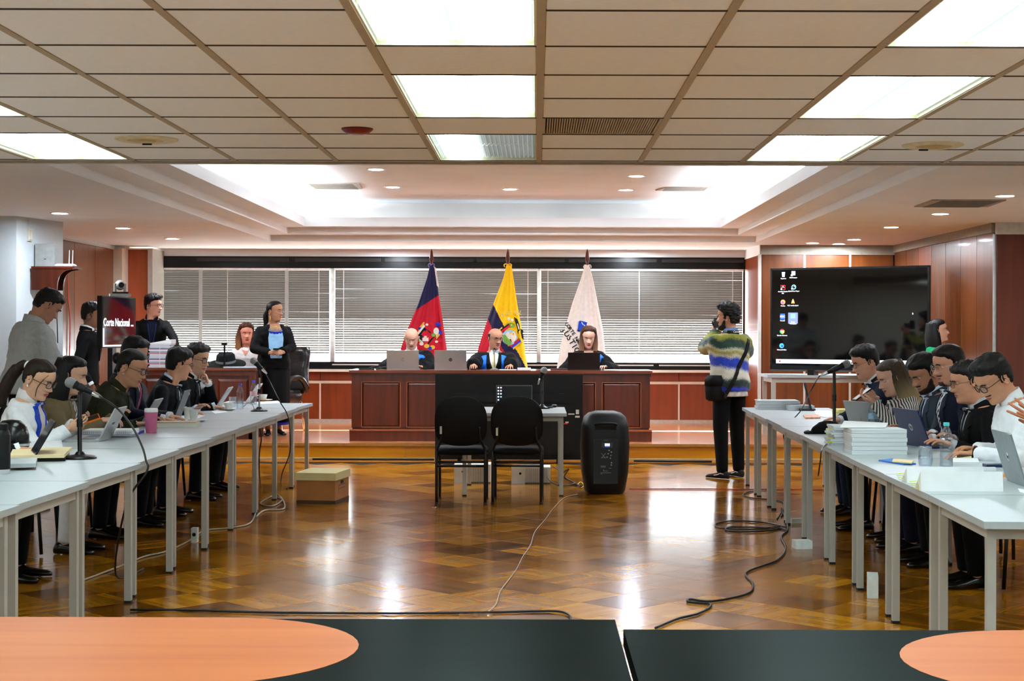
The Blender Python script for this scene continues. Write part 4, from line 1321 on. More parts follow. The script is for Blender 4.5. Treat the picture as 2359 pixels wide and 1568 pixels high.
    def hair(s, rgb, mask=None, thick=.014, amp=.35, ns=55, vs=(1, 1, .3), tip=None, name='hair'):
        m = hair_mat(rgb, tip)
        return shell(s.HM, s.fem, s.wide, mask or short_mask(), thick, name, m, s.root, amp, ns, vs)
    def beard(s, rgb=(34, 24, 20), mask=None, thick=.006, name='beard'):
        return shell(s.HM, s.fem, s.wide, mask or beard_mask(), thick, name, hair_mat(rgb), s.root, .5, 150, (1, 1, 1))
M_shoe = mat('black_leather_shoe', (12, 11, 11), .25, var=.1)
def crown_thick(top=.022, side=.007, front=.02):
    return lambda p: side + (top - side) * smooth(.15, .20, p.z) + (front - side) * .25 * smooth(.04, .09, p.y) * smooth(.15, .18, p.z)
def cloth(name, rgb, rough=.85, var=.06, bump=.25, bscale=180, sheen=.0, **k):
    return mat(name, rgb, rough, spec=.15, var=var, scale=25, bump=bump, bscale=bscale, sheen=sheen, **k)
# ------------------------------------------------------------------ furniture
TZ = .741
M_top = mat('pale_grey_laminate', (168, 178, 181), .38, var=.03, scale=40, spec=.45)
M_edge = mat('grey_edge_band', (176, 180, 178), .5, var=.03)
M_leg = mat('grey_painted_steel', (172, 172, 164), .45, metal=.1, var=.04)
M_foot = mat('black_rubber_foot', (14, 14, 14), .7)
def table_parts(t, L, D, h=TZ, end_apron=True):
    """top, rails and four legs; local x = depth (0 at the aisle edge going away), y = length centred"""
    MB().b2((0, -L / 2 + .002, h - .028), (D, L / 2 - .002, h)).build('tabletop', [M_top], t, bevel=.0025)
    mb = MB()
    for x in (.045, D - .045): mb.b2((x - .012, -L / 2 + .10, h - .075), (x + .012, L / 2 - .10, h - .028))
    for y in (-L / 2 + .085, L / 2 - .085): mb.b2((.06, y - .012, h - .075), (D - .06, y + .012, h - .028))
    mb.build('rail', M_leg, t, bevel=.002)
    for x in (.045, D - .045):
        for y in (-L / 2 + .085, L / 2 - .085):
            lg = MB().b2((x - .0175, y - .0175, .012), (x + .0175, y + .0175, h - .028)).build('leg', M_leg, t, bevel=.003)
            MB().b2((x - .019, y - .019, 0), (x + .019, y + .019, .013)).build('foot', M_foot, lg, bevel=.002)
ordn = ['farthest', 'second farthest', 'third farthest', 'fourth farthest', 'fifth farthest', 'sixth farthest', 'seventh farthest', 'eighth farthest', 'ninth farthest', 'tenth farthest', 'nearest']
LX = lambda Y: -2.26 + (15.65 - Y) * .0132
DL, DR = 1.02, .82
proto = None
for k in range(11):
    y1, y0 = 15.2 - .993 * k, 15.2 - .993 * (k + 1)
    ym = (y0 + y1) / 2
    lab = 'pale grey table on steel legs, %s in the left row' % ordn[k]
    if proto is None:
        t = thing('meeting_table', lab, 'table', group='grey tables in the left row'); table_parts(t, .986, DL); proto = t
    else:
        t = copy_tree(proto); t['label'] = lab
    t.location = (LX(ym) + random.uniform(-.006, .006), ym, 0); t.rotation_euler = (0, 0, PI + math.radians(-.76 + random.uniform(-.5, .5)))
RXf = lambda Y: 1.534 + .03 * Y
proto = None
for k in range(9):
    y1, y0 = 14.57 - .976 * k, 14.57 - .976 * (k + 1)
    ym = (y0 + y1) / 2
    lab = 'pale grey table on steel legs, %s in the right row' % (ordn[k] if k < 8 else 'nearest, its end facing the viewer')
    if proto is None:
        t = thing('meeting_table', lab, 'table', group='grey tables in the right row'); table_parts(t, .97, DR); proto = t
    else:
        t = copy_tree(proto); t['label'] = lab
    t.location = (RXf(ym) + random.uniform(-.008, .008), ym, 0); t.rotation_euler = (0, 0, math.radians(-1.7 + random.uniform(-.9, .9)))

# ---- near tables with wood inlay
M_inlay = wood('beech_inlay', (178, 94, 44), (198, 114, 58), .42, 1.6, (.6, 6, 6), coat=0, spec=.1)
M_ndark = mat('dark_green_black_top', (7, 12, 12), .3, var=.25, scale=3, spec=.012, stretch=(.2, 3, 1))
_nt = M_ndark.node_tree; _b = _nt.nodes['Principled BSDF']; _b.inputs['Specular IOR Level'].default_value = 0
_g = _nt.nodes.new('ShaderNodeBsdfGlossy'); _g.inputs['Roughness'].default_value = .3; _g.inputs['Color'].default_value = (.8, .95, .9, 1)
_m = _nt.nodes.new('ShaderNodeMixShader'); _m.inputs[0].default_value = .03
_nt.links.new(_b.outputs[0], _m.inputs[1]); _nt.links.new(_g.outputs[0], _m.inputs[2]); _nt.links.new(_m.outputs[0], _nt.nodes['Material Output'].inputs[0])
def near_table(x0, x1, y0, y1, inlay, label):
    t = thing('conference_table', label, 'table', (x0, y0, 0), group='dark tables with wood inlay at the front')
    W, D = x1 - x0, y1 - y0
    MB().b2((0, 0, TZ - .04), (W, D, TZ)).build('tabletop', M_ndark, t, bevel=.012, segs=3)
    cx0, cx1, cy, r = [v for v in inlay]
    pts = []
    for i in range(25): a = -PI / 2 + PI * i / 24; pts.append(Vector((cx1 - x0 + math.cos(a) * r, cy - y0 + math.sin(a) * r, TZ - .001)))
    for i in range(25): a = PI / 2 + PI * i / 24; pts.append(Vector((cx0 - x0 + math.cos(a) * r, cy - y0 + math.sin(a) * r, TZ - .001)))
    MB().prism(pts, (0, 0, .0018)).build('wood_inlay', M_inlay, t)
    for x in (.08, W - .08):
        MB().b2((x - .025, D * .2, .02), (x + .025, D * .8, TZ - .04)).build('leg', M_blackm, t, bevel=.004)
        MB().b2((x - .04, .04, 0), (x + .04, D - .04, .03)).build('foot', M_blackm, t, bevel=.006)
near_table(-2.0, .198, 2.72, 3.80, (-1.75 + .3, -.775, 3.44, .372), 'dark front table with wood inlay, left of the joint, inlay reaching the far edge')
near_table(.212, 2.4, 2.72, 3.675, (1.16, 2.2, 3.32, .355), 'dark front table with wood inlay, right of the joint, set slightly nearer')

# ---- judges' bench on the platform
bx0, bx1, by, bd = xb(808, 17.76), xb(1500, 17.76), 17.76, .62
t = thing('judges_bench', 'long mahogany bench with framed panels, judges seated behind it', 'bench', ((bx0 + bx1) / 2, by, PLAT))
W = bx1 - bx0; BH = yb(853, 17.76) - PLAT
hz = lambda py: yb(py, 17.76) - PLAT
MB().b2((-W / 2 + .02, .02, 0), (W / 2 - .02, bd - .02, BH - .03)).build('carcass', M_bench, t)
MB().b2((-W / 2 - .015, -.03, BH - .035), (W / 2 + .015, bd, BH)).build('benchtop', M_benchtop, t, bevel=.006)
MB().b2((-W / 2, 0, BH - .075), (W / 2, .03, BH - .035)).build('cornice', M_bench, t, bevel=.008)
MB().b2((-W / 2 - .01, -.012, 0), (W / 2 + .01, .03, hz(992))).build('plinth', M_bench, t, bevel=.006)
MB().b2((-W / 2 - .012, -.018, hz(993)), (W / 2 + .012, .03, hz(989))).build('plinth_bead', mat('worn_wood_bead', (150, 84, 48), .4), t, bevel=.002)
frame = MB()
ps = [(833 + 104.3 * i, 923 + 104.3 * i) for i in range(3)] + [(1178.5 + 104.3 * (i) - 0, 1268.5 + 104.3 * i) for i in range(3)]
cx = xb(1154, 17.76)
zt_, zb__ = hz(880), hz(985)
xs_ = [-W / 2 + .012] + [v for p in ps for v in (xb(p[0], 17.76) - cx, xb(p[1], 17.76) - cx)] + [W / 2 - .012]
for i in range(0, len(xs_), 2): MB().b2((xs_[i], -.004, zb__), (xs_[i + 1], .02, zt_)).build('stile', M_bench, t, bevel=.003)
MB().b2((-W / 2 + .012, -.004, zt_), (W / 2 - .012, .02, BH - .075)).build('top_rail', M_bench, t, bevel=.003)
M_gilt = mat('light_bead', (168, 104, 62), .35)
for i in range(1, len(xs_) - 1, 2):
    a, b_ = xs_[i], xs_[i + 1]
    MB().loft([[(a, .018, zb__), (b_, .018, zb__), (b_, .018, zt_), (a, .018, zt_)], [(a + .03, .004, zb__ + .03), (b_ - .03, .004, zb__ + .03), (b_ - .03, .004, zt_ - .03), (a + .03, .004, zt_ - .03)]]).build('raised_panel', M_bench, t)
    mb = MB()
    mb.b2((a, -.007, zt_ - .006), (b_, .0, zt_)); mb.b2((a, -.007, zb__), (b_, 0, zb__ + .006)); mb.b2((a, -.007, zb__), (a + .006, 0, zt_)); mb.b2((b_ - .006, -.007, zb__), (b_, 0, zt_))
    mb.build('bead', M_gilt, t)
# ---- clerks' desk at left on the platform
dx0, dx1, dy = xb(318, 18.0), xb(588, 18.0), 18.0
t = thing('clerk_desk', 'dark mahogany desk on the platform under a tied paper stack and black hat', 'desk', ((dx0 + dx1) / 2, dy, PLAT))
W = dx1 - dx0; DH = yb(849, 18.0) - PLAT
MB().b2((-W / 2 + .02, .03, 0), (W / 2 - .02, .68, DH - .03)).build('carcass', M_bench, t)
MB().b2((-W / 2 - .02, -.02, DH - .03), (W / 2 + .02, .70, DH)).build('desktop', M_benchtop, t, bevel=.005)
MB().b2((-W / 2, .0, DH - .09), (W / 2, .04, DH - .03)).build('cornice', M_bench, t, bevel=.008)
for i in range(3):
    a, b_ = -W / 2 + .05 + i * (W - .1) / 3 + .03, -W / 2 + .05 + (i + 1) * (W - .1) / 3 - .03
    MB().loft([[(a, .028, .1), (b_, .028, .1), (b_, .028, DH - .13), (a, .028, DH - .13)], [(a + .03, .012, .13), (b_ - .03, .012, .13), (b_ - .03, .012, DH - .16), (a + .03, .012, DH - .16)]]).build('raised_panel', M_bench, t)
MB().b2((W / 2 - .075, -.005, 0), (W / 2, .03, DH - .09)).build('corner_post', M_bench, t, bevel=.004)
MB().b2((-W / 2, -.005, 0), (W / 2, .03, .07)).build('plinth', M_bench, t, bevel=.004)

# ---- chairs
M_cush = mat('black_chair_cloth', (4, 4, 5), .75, spec=.15, var=.15, bump=.2, bscale=200)
M_shell = mat('black_chair_shell', (4, 4, 5), .5, spec=.2, var=.1)
def visitor_chair(name, label, loc, rz, group=None, cat='chair'):
    """sitter faces +y"""
    t = thing(name, label, cat, loc, rz, group)
    pr = []
    for i in range(28):
        a = 2 * PI * i / 28; pr.append((math.copysign(abs(math.cos(a)) ** .55, math.cos(a)) * .225, math.copysign(abs(math.sin(a)) ** .55, math.sin(a)) * .22))
    mb = MB(); mb.loft([[(x * k, y * k + .02, z) for x, y in pr] for k, z in ((.86, .415), (1, .43), (1, .455), (.93, .475), (.6, .482))]); mb.build('seat', M_cush, t, smooth='all')
    # oval back, slightly reclined, shell behind and cushion in front
    out = []
    for i in range(36):
        a = 2 * PI * i / 36
        x = math.copysign(abs(math.cos(a)) ** .8, math.cos(a)) * .222
        z = math.sin(a); z = (.215 * abs(z) ** .78 if z > 0 else -.205 * abs(z) ** .55)
        out.append((x, z))
    def bk(k, dy): return [(x * k, -.215 - (z * k) * .16 + dy - .10 * (x * k) ** 2 * 2 * -1, .70 + z * k) for x, z in out]
    MB().loft([bk(.90, -.022), bk(1, -.012), bk(1.0, 0.0), bk(.97, .004)]).build('back_shell', M_shell, t, smooth=True)
    MB().loft([bk(.95, .005), bk(.96, .022), bk(.86, .034), bk(.5, .038)]).build('backrest', M_cush, t, smooth='all')
    mb = MB()
    for x in (-.165, .165):
        for z in (.62, .70): 
            mb.cyl((x * .9, -.245 - (z - .70) * .16 + .028, z + .09), (x * .9, -.252 - (z - .70) * .16 + .028, z + .09), .008, n=10)
    mb.build('screw', mat('grey_screw', (110, 110, 108), .35, .6), t)
    for sx in (-1, 1):
        x = sx * .205
        MB().tube([(x, .20, .43), (x, .225, .36), (x, .235, .01)], .0125, 10, smooth=3).build('leg', M_blackm, t, smooth='all')
        MB().tube([(x, -.19, .012), (x, -.195, .36), (x, -.185, .46), (x * .8, -.215, .56), (x * .78, -.225, .66)], .0125, 10, smooth=4).build('leg', M_blackm, t, smooth='all')
        MB().tube([(x, -.19, .40), (x, .0, .41), (x, .21, .405)], .011, 8).build('side_rail', M_blackm, t, smooth='all')
        for y in (-.19, .235): MB().cyl((x, y, 0), (x, y, .02), .016, .014, 10).build('foot', M_foot, t)
    for y, z in ((-.193, .36), (-.193, .325), (.222, .395)):
        MB().tube([(-.205, y, z), (.205, y, z)], .010, 8).build('stretcher', M_blackm, t, smooth='all')
    return t
c = P(1065, 1000, 13.05)
ch = visitor_chair('visitor_chair', 'left of two black visitor chairs with rounded backs before the small desk', (c.x, 13.02, 0), 0, 'black chairs facing the bench')
MB().b2((-.175, -.262, .60), (-.158, -.252, .665)).build('sticker', mat('white_sticker', (190, 186, 176), .5), ch)
c = P(1193, 1000, 13.05)
ch2 = visitor_chair('visitor_chair', 'right of two black visitor chairs with rounded backs before the small desk', (c.x, 13.05, 0), math.radians(-1.5), 'black chairs facing the bench')
MB().b2((-.175, -.262, .585), (-.158, -.252, .65)).build('sticker', _mats['white_sticker'], ch2)

# ---- small desk with laptop and microphone in the middle
q = P(1180, 950, 13.42)
t = thing('small_desk', 'small pale grey desk behind the two black visitor chairs', 'desk', (xb(1306, 13.42), 13.42 + .56, 0), PI)
table_parts(t, 1.12, .95)
# ---- big screen standing on the floor, back to the viewer
tx0, tx1, ty = xb(1003, 16.95), xb(1343, 16.95), 16.95
t = thing('floor_television', 'large black television on the floor with its back to the viewer', 'television', ((tx0 + tx1) / 2, ty, 0))
W = tx1 - tx0; z0, z1 = yb(1058, ty), yb(862, ty)
MB().b2((-W / 2, 0, z0), (W / 2, .035, z1)).build('panel', M_black, t, bevel=.008)
MB().b2((-W / 2 + .09, -.035, z0 + .06), (W / 2 - .09, .0, z0 + .62)).build('rear_housing', M_black, t, bevel=.012)
MB().b2((-W / 2 + .16, -.04, z0 + .64), (W / 2 - .2, -.001, z0 + .74)).build('upper_housing', M_black, t, bevel=.01)
for x in (-.45, 0, .4): MB().cyl((x, -.002, z1 - .06), (x, -.008, z1 - .06), .014, n=14).build('screw', M_foot, t)
for px, py, w_, h_, nm in ((1330, 948, .035, .05, 'white_sticker'), (1330, 959, .05, .02, 'white_sticker'), (1316, 953, .07, .012, 'white_sticker'), (1306, 972, .035, .016, 'white_sticker')):
    c = P(px, py, ty); MB().b2((c.x - (tx0 + tx1) / 2 - w_ / 2, -.042, c.z - h_ / 2), (c.x - (tx0 + tx1) / 2 + w_ / 2, -.034, c.z + h_ / 2)).build('sticker', _mats[nm], t)
c = P(1303, 975, ty); MB().b2((c.x - (tx0 + tx1) / 2 - .02, -.043, c.z - .006), (c.x - (tx0 + tx1) / 2 + .02, -.034, c.z + .006)).build('red_label', mat('red_sticker', (190, 30, 40), .5), t)
for x in (-.55, .55):
    MB().prism([(x - .02, -.16, 0), (x - .02, .16, 0), (x - .02, .02, z0 + .02), (x - .02, -.0, z0 + .02)], (.04, 0, 0)).build('stand_foot', M_blackm, t, bevel=.003)
# ---- two white boxes with a round hole under the desk
def file_box(px0, px1, py0, py1, label):
    Y = FOC * CAMZ / (py1 - VY); a, b_ = P(px0, py1, Y), P(px1, py1, Y); h = (py1 - py0) * Y / FOC
    t = thing('file_box', label, 'box', ((a.x + b_.x) / 2, Y, 0), group='white file boxes under the small desk')
    W = b_.x - a.x; m = mat('white_card_box', (214, 214, 206), .7, var=.05)
    MB().b2((-W / 2, 0, 0), (W / 2, .30, h)).build('case', m, t, bevel=.004)
    MB().cyl((-W / 2 + .085, -.002, h * .62), (-W / 2 + .085, .004, h * .62), .012, n=20).build('finger_hole', M_dark, t)
    o = MB().b2((0, -.004, .012), (.003, .002, h - .012)).build('rib', mat('grey_rib', (90, 92, 90), .6), t)
    o.location = (-W / 2 + .14, 0, 0)
    for k in range(1, 12):
        c = link('rib', o.data, t); c.location = (-W / 2 + .14 + k * (W - .16) / 12, 0, 0)
    MB().b2((-W / 2 + .13, -.003, 0), (W / 2, .001, .012)).build('lower_edge', _mats['grey_rib'], t)
file_box(1046, 1130, 1070, 1113, 'white file box with a round hole under the left visitor chair')
file_box(1178, 1268, 1076, 1114, 'white file box with a round hole under the right visitor chair')

# ---- loudspeaker
sx_, sY = xb(1395, 13.7), 13.7
t = thing('loudspeaker', 'tall black portable loudspeaker on the floor, control panel facing the viewer', 'loudspeaker', (sx_, sY, 0))
rg = []
for z, w_, d in ((.0, .165, .17), (.03, .185, .19), (.20, .213, .2), (.42, .223, .2), (.60, .215, .19), (.69, .19, .17), (.725, .15, .14), (.742, .09, .09)):
    rg.append([(math.copysign(abs(math.cos(a)) ** .5, math.cos(a)) * w_, .12 + math.copysign(abs(math.sin(a)) ** .5, math.sin(a)) * d, z) for a in [2 * PI * i / 40 for i in range(40)]])
M_spk = mat('black_speaker_plastic', (5, 5, 6), .42, spec=.3, var=.1, bump=.15, bscale=350)
MB().loft(rg).build('cabinet', M_spk, t, smooth=True)
MB().box((.0, -.062, .60), (.19, .03, .05), m=Matrix.Rotation(math.radians(24), 3, 'X')).build('handle_recess', M_dark, t, bevel=.015)
MB().tube([(-.10, -.075, .628), (-.06, -.088, .64), (.06, -.088, .64), (.10, -.075, .628)], .012, 10, smooth=4).build('handle', M_spk, t, smooth='all')
fp = mat('panel_black', (9, 9, 10), .3)
MB().b2((-.105, -.092, .10), (.11, -.07, .50)).build('control_panel', fp, t, bevel=.006)
MB().b2((-.035, -.096, .425), (.062, -.09, .468)).build('display_frame', mat('panel_frame', (60, 62, 64), .3), t, bevel=.002)
MB().b2((-.008, -.098, .44), (.036, -.095, .462)).build('display', emat('blue_lcd', (150, 190, 255), 1.6), t)
MB().b2((-.008, -.098, .43), (.036, -.0955, .4385)).build('display_keys', emat('blue_keys', (40, 70, 200), .6), t)
mk = mat('panel_print', (150, 152, 150), .5)
for i, (x, z) in enumerate([(.03, .40), (.05, .385), (.022, .37), (.046, .355), (.012, .34), (.042, .33), (.052, .29), (.05, .27)]):
    MB().lathe([(.006, 0), (.006, .01), (.0035, .012)], c=(x, -.092, z), axis=(0, -1, 0), n=12).build('knob', mk, t)
mb = MB()
for x0, z0, x1, z1 in ((-.04, .375, 0, .33), (0, .375, -.04, .33), (-.04, .335, 0, .335), (-.045, .26, .0, .26), (-.045, .25, .0, .25), (-.045, .2, .05, .2), (-.045, .19, -.03, .19), (-.02, .215, .02, .215), (-.02, .23, -.02, .215), (.03, .24, .05, .24), (-.02, .49, .02, .49)):
    mb.tube([(x0, -.0925, z0), (x1, -.0925, z1)], .0016, 5)
mb.build('panel_printing', mk, t)
MB().cyl((-.14, -.05, .585), (-.14, -.058, .585), .010, n=14).build('mount_point', M_dark, t)
MB().cyl((.14, -.05, .585), (.14, -.058, .585), .010, n=14).build('mount_point', M_dark, t)

# ---- cardboard archive box
Yb = 12.85; a = P(690, 1164, Yb); b_ = P(783, 1164, Yb)
t = thing('archive_box', 'brown cardboard archive box with pale lid on the floor by the left tables', 'box', ((a.x + b_.x) / 2, Yb + .2, 0), math.radians(-9))
M_card = mat('brown_cardboard', (158, 104, 54), .8, var=.08, scale=8)
M_cardlid = mat('pale_card_lid', (206, 192, 138), .8, var=.06, scale=8)
W, D, H = .335, .42, .255
MB().b2((-W / 2, -D / 2, 0), (W / 2, D / 2, H)).build('carton', M_card, t, bevel=.004)
MB().loft([[(-W / 2 - .012, -D / 2 - .012, H - .055), (W / 2 + .012, -D / 2 - .012, H - .055), (W / 2 + .012, D / 2 + .012, H - .055), (-W / 2 - .012, D / 2 + .012, H - .055)],
           [(-W / 2 - .01, -D / 2 - .01, H + .008), (W / 2 + .01, -D / 2 - .01, H + .008), (W / 2 + .01, D / 2 + .01, H + .012), (-W / 2 - .01, D / 2 + .01, H + .012)]]).build('lid', M_cardlid, t, bevel=.004)
MB().b2((W / 2 - .001, -.04, H - .095), (W / 2 + .002, .04, H - .07)).build('hand_hole', M_dark, t, bevel=.0008)
MB().b2((-W / 2 - .002, -D / 2 - .002, 0), (W / 2 + .002, D / 2 + .002, .03)).build('base_band', mat('dark_card', (64, 42, 22), .8), t)
mb = MB()
for z in (.12, .15): mb.b2((W / 2, -.1, z), (W / 2 + .0012, .1, z + .003))
mb.b2((W / 2, -.1, .08), (W / 2 + .0012, -.097, .153)); mb.build('box_print', M_dark, t)

# ---- table on the platform under the right-hand screen, and the screen
Yt = 18.35
a, b_ = P(1768, 864, Yt), P(2030, 864, Yt)
t = thing('screen_table', 'pale grey table on the platform under the large display', 'table', (a.x, Yt + .4, PLAT), 0)
W = 1.5; h = a.z - PLAT
MB().b2((0, -.4, h - .03), (W, .4, h)).build('tabletop', M_top, t, bevel=.003)
mb = MB(); mb.b2((.06, -.37, h - .09), (W - .06, -.34, h - .03)); mb.b2((.06, .34, h - .09), (W - .06, .37, h - .03)); mb.b2((.06, -.37, h - .09), (.09, .37, h - .03)); mb.build('rail', M_leg, t)
for x in (.08, W - .08):
    for y in (-.355, .355): MB().b2((x - .025, y - .025, 0), (x + .025, y + .025, h - .03)).build('leg', M_leg, t, bevel=.003)
# display: turned a little towards the aisle
pL, pR = P(1775, 730, 18.75), P(2141, 730, 17.75)
Wd = math.hypot(pR.x - pL.x, pR.y - pL.y); ang = math.atan2(pR.y - pL.y, pR.x - pL.x)
zc_ = (P(1775, 618, 18.75).z + P(1775, 850, 18.75).z) / 2; Hd = abs(P(1775, 618, 18.75).z - P(1775, 850, 18.75).z)
t = thing('large_display', 'large black display showing a computer desktop, on the platform table', 'display', ((pL.x + pR.x) / 2, (pL.y + pR.y) / 2, zc_), ang)
DW, DHh = Wd / 2, Hd / 2
MB().b2((-DW, 0, -DHh), (DW, .06, DHh)).build('body', M_black, t, bevel=.006)
mb = MB(); bz = .022
mb.b2((-DW, -.008, DHh - bz), (DW, .0, DHh)); mb.b2((-DW, -.008, -DHh), (DW, 0, -DHh + .05)); mb.b2((-DW, -.008, -DHh), (-DW + bz, 0, DHh)); mb.b2((DW - bz, -.008, -DHh), (DW, 0, DHh))
mb.build('bezel', mat('display_bezel', (24, 26, 28), .25, .3), t, bevel=.002)
MB().b2((-DW + bz, -.002, -DHh + .05), (DW - bz, .001, DHh - bz)).build('screen', mat('black_screen_glass', (10, 11, 12), .04, spec=.7, var=0), t)
MB().b2((-DW + .01, -.012, -DHh - .02), (DW - .01, .05, -DHh)).build('lower_bar', mat('grey_bar', (70, 72, 74), .4), t)
for x in (-.45, .45): MB().b2((x - .04, -.05, P(1800, 866, 18.3).z - zc_ - .0), (x + .04, .12, -DHh)).build('stand', M_blackm, t)
def scr(px, py):
    """point on the display, from photo pixels (left edge 1775, right 2141)"""
    u = (px - 1775) / 366.0
    Yp = 1 / ((1 / pL.y) * (1 - u) + (1 / pR.y) * u)
    wz = P(px, py, Yp).z - zc_
    return (P(px, py, Yp).x - (pL.x + pR.x) / 2) / math.cos(ang), wz
XM = Matrix.Rotation(PI / 2, 4, 'X')
E_white = emat('screen_white', (235, 240, 255), 1.0)
def emi(n, rgb, s=1.0): return emat('screen_' + n, rgb, s)
icons = [(1805, 632, 'Papelera', 'bin'), (1828, 630, 'PDFCreator', 'page'), (1804, 662, 'Acrobat Reader DC', 'pdf'), (1829, 661, 'QuickTime Player', 'q'), (1804, 695, 'Firefox', 'fox'), (1827, 694, 'VLC media player', 'cone'),
         (1803, 729, 'ForceIE', 'fdc'), (1827, 732, 'Zoom Workplace', 'sel'), (1802, 763, 'Google Chrome', 'chrome'), (1801, 796, 'Microsoft Edge', 'edge')]
for px, py, name, kind in icons:
    x, z = scr(px, py); r = .030; y = -.0035
    ic = MB()
    if kind == 'bin': ic.prism([(x - r * .7, y, z + r), (x + r * .7, y, z + r), (x + r * .55, y, z - r), (x - r * .55, y, z - r)], (0, .001, 0)); io = ic.build('icon', emi('pale_blue', (190, 215, 240)), t)
    elif kind == 'page': ic.b2((x - r * .8, y, z - r * .7), (x + r * .8, y + .001, z + r)); io = ic.build('icon', E_white, t); MB().b2((x - r * 1.1, y - .001, z - r), (x - r * .3, y, z - r * .3)).build('icon_mark', emi('pale', (230, 236, 240)), io)
    elif kind == 'pdf':
        for a in ((-r, -r, r, -r * .8), (-r, r * .8, r, r), (-r, -r, -r * .8, r), (r * .8, -r, r, r)): ic.b2((x + a[0], y, z + a[1]), (x + a[2], y + .001, z + a[3]))
        io = ic.build('icon', emi('red', (200, 30, 40)), t)
        mb = MB(); mb.tube([(x - r * .5, y - .001, z - r * .4), (x, y - .001, z + r * .6), (x + r * .5, y - .001, z - r * .2)], .003, 5, smooth=3); mb.b2((x - r * 1.0, y - .001, z - r), (x - r * .4, y, z - r * .4)); mb.build('icon_mark', E_white, io)
    elif kind == 'q':
        ic.lathe([(r * .6, 0), (r * .6, .001), (r, .001), (r, 0), (r * .6, 0)], c=(x, y, z), axis=(0, -1, 0), n=24, cap=False); io = ic.build('icon', emi('sky', (120, 190, 240)), t)
        mb = MB(); mb.tube([(x, y - .001, z), (x + r * .5, y - .001, z + r * .5)], .002, 5); mb.b2((x - r * 1.1, y - .001, z - r), (x - r * .4, y, z - r * .4)); mb.build('icon_mark', E_white, io)
    elif kind == 'fox': ic.lathe([(r, 0), (r, .001)], c=(x, y, z - r * .1), axis=(0, -1, 0), n=24); io = ic.build('icon', emi('orange', (255, 150, 60)), t); MB().lathe([(r * .6, 0), (r * .6, .001)], c=(x - .004, y - .001, z - r * .3), axis=(0, -1, 0), n=20).build('icon_mark', emi('violet', (170, 70, 220)), io)
    elif kind == 'cone':
        ic.prism([(x - r * .8, y, z - r * .8), (x + r * .8, y, z - r * .8), (x + r * .15, y, z + r), (x - r * .15, y, z + r)], (0, .001, 0)); io = ic.build('icon', emi('orange', (255, 150, 60)), t)
        MB().b2((x - r * .45, y - .001, z - r * .1), (x + r * .45, y, z + r * .25)).build('icon_mark', E_white, io)
    elif kind == 'fdc':
        ic.b2((x - r, y, z - r * 1.2), (x + r, y + .001, z + r * 1.2)); io = ic.build('icon', emi('blue', (30, 90, 210)), t)
        text_obj('icon_lettering', 'FDC', .034, E_white, io, Matrix.Translation((x, y - .0008, z)) @ XM, 0, bold=.001)
    elif kind == 'sel':
        ic.b2((x - .062, y, z - .07), (x + .062, y + .001, z + .065)); io = ic.build('icon', emi('selection', (120, 135, 175), .8), t)
        MB().b2((x - .03, y - .001, z - .005), (x + .03, y, z + .05)).build('icon_mark', emi('sky', (120, 190, 240)), io)
    elif kind == 'chrome':
        io = None
        for i, (nm, rgb) in enumerate((('red', (200, 30, 40)), ('yellow', (250, 205, 60)), ('green', (60, 170, 80)))):
            mb = MB(); pts = [Vector((x, y, z))] + [Vector((x + math.cos(a) * r, y, z + math.sin(a) * r)) for a in [math.radians(30 + 120 * (0, 2, 1)[i] + 120 * j / 10) for j in range(11)]]
            mb.prism(pts, (0, .001, 0)); o = mb.build('icon' if io is None else 'icon_mark', emi(nm, rgb), t if io is None else io); io = io or o
        MB().lathe([(r * .45, 0), (r * .45, .001)], c=(x, y - .001, z), axis=(0, -1, 0), n=18).build('icon_mark', E_white, io)
    else:
        ic.lathe([(r, 0), (r, .001)], c=(x, y, z), axis=(0, -1, 0), n=24); io = ic.build('icon', emi('edge', (40, 150, 220)), t)
        MB().lathe([(r * .45, 0), (r * .45, .001)], c=(x + .006, y - .001, z - .004), axis=(0, -1, 0), n=18).build('icon_mark', emi('deep_blue', (10, 60, 130)), io)
    words = name.split(' ')
    if kind == 'pdf': lines = ['Acrobat Reader', 'DC']
    elif kind == 'sel': lines = ['Zoom', 'Workplace']
    else: lines = [name]
    for i, ln in enumerate(lines):
        text_obj('icon_caption', ln, .020, E_white, t, Matrix.Translation((x, -.004, z - .050 - .022 * i)) @ XM, 0, bold=.0004)
xa, za = scr(1788, 832); xe, ze = scr(2050, 843)
MB().b2((xa, -.0035, -DHh + .075), (DW - .03, -.0025, -DHh + .125)).build('task_bar', emat('task_bar_white', (225, 232, 245), 1.0), t)
MB().lathe([(.012, 0), (.012, .001)], c=(xa + .05, -.004, -DHh + .10), axis=(0, -1, 0), n=14).build('task_icon', emi('red', (200, 30, 40)), t)
x, z = scr(2102, 722); MB().prism([(x, -.004, z + .014), (x + .014, -.004, z - .004), (x, -.004, z - .014)], (0, .001, 0)).build('mouse_pointer', E_white, t)

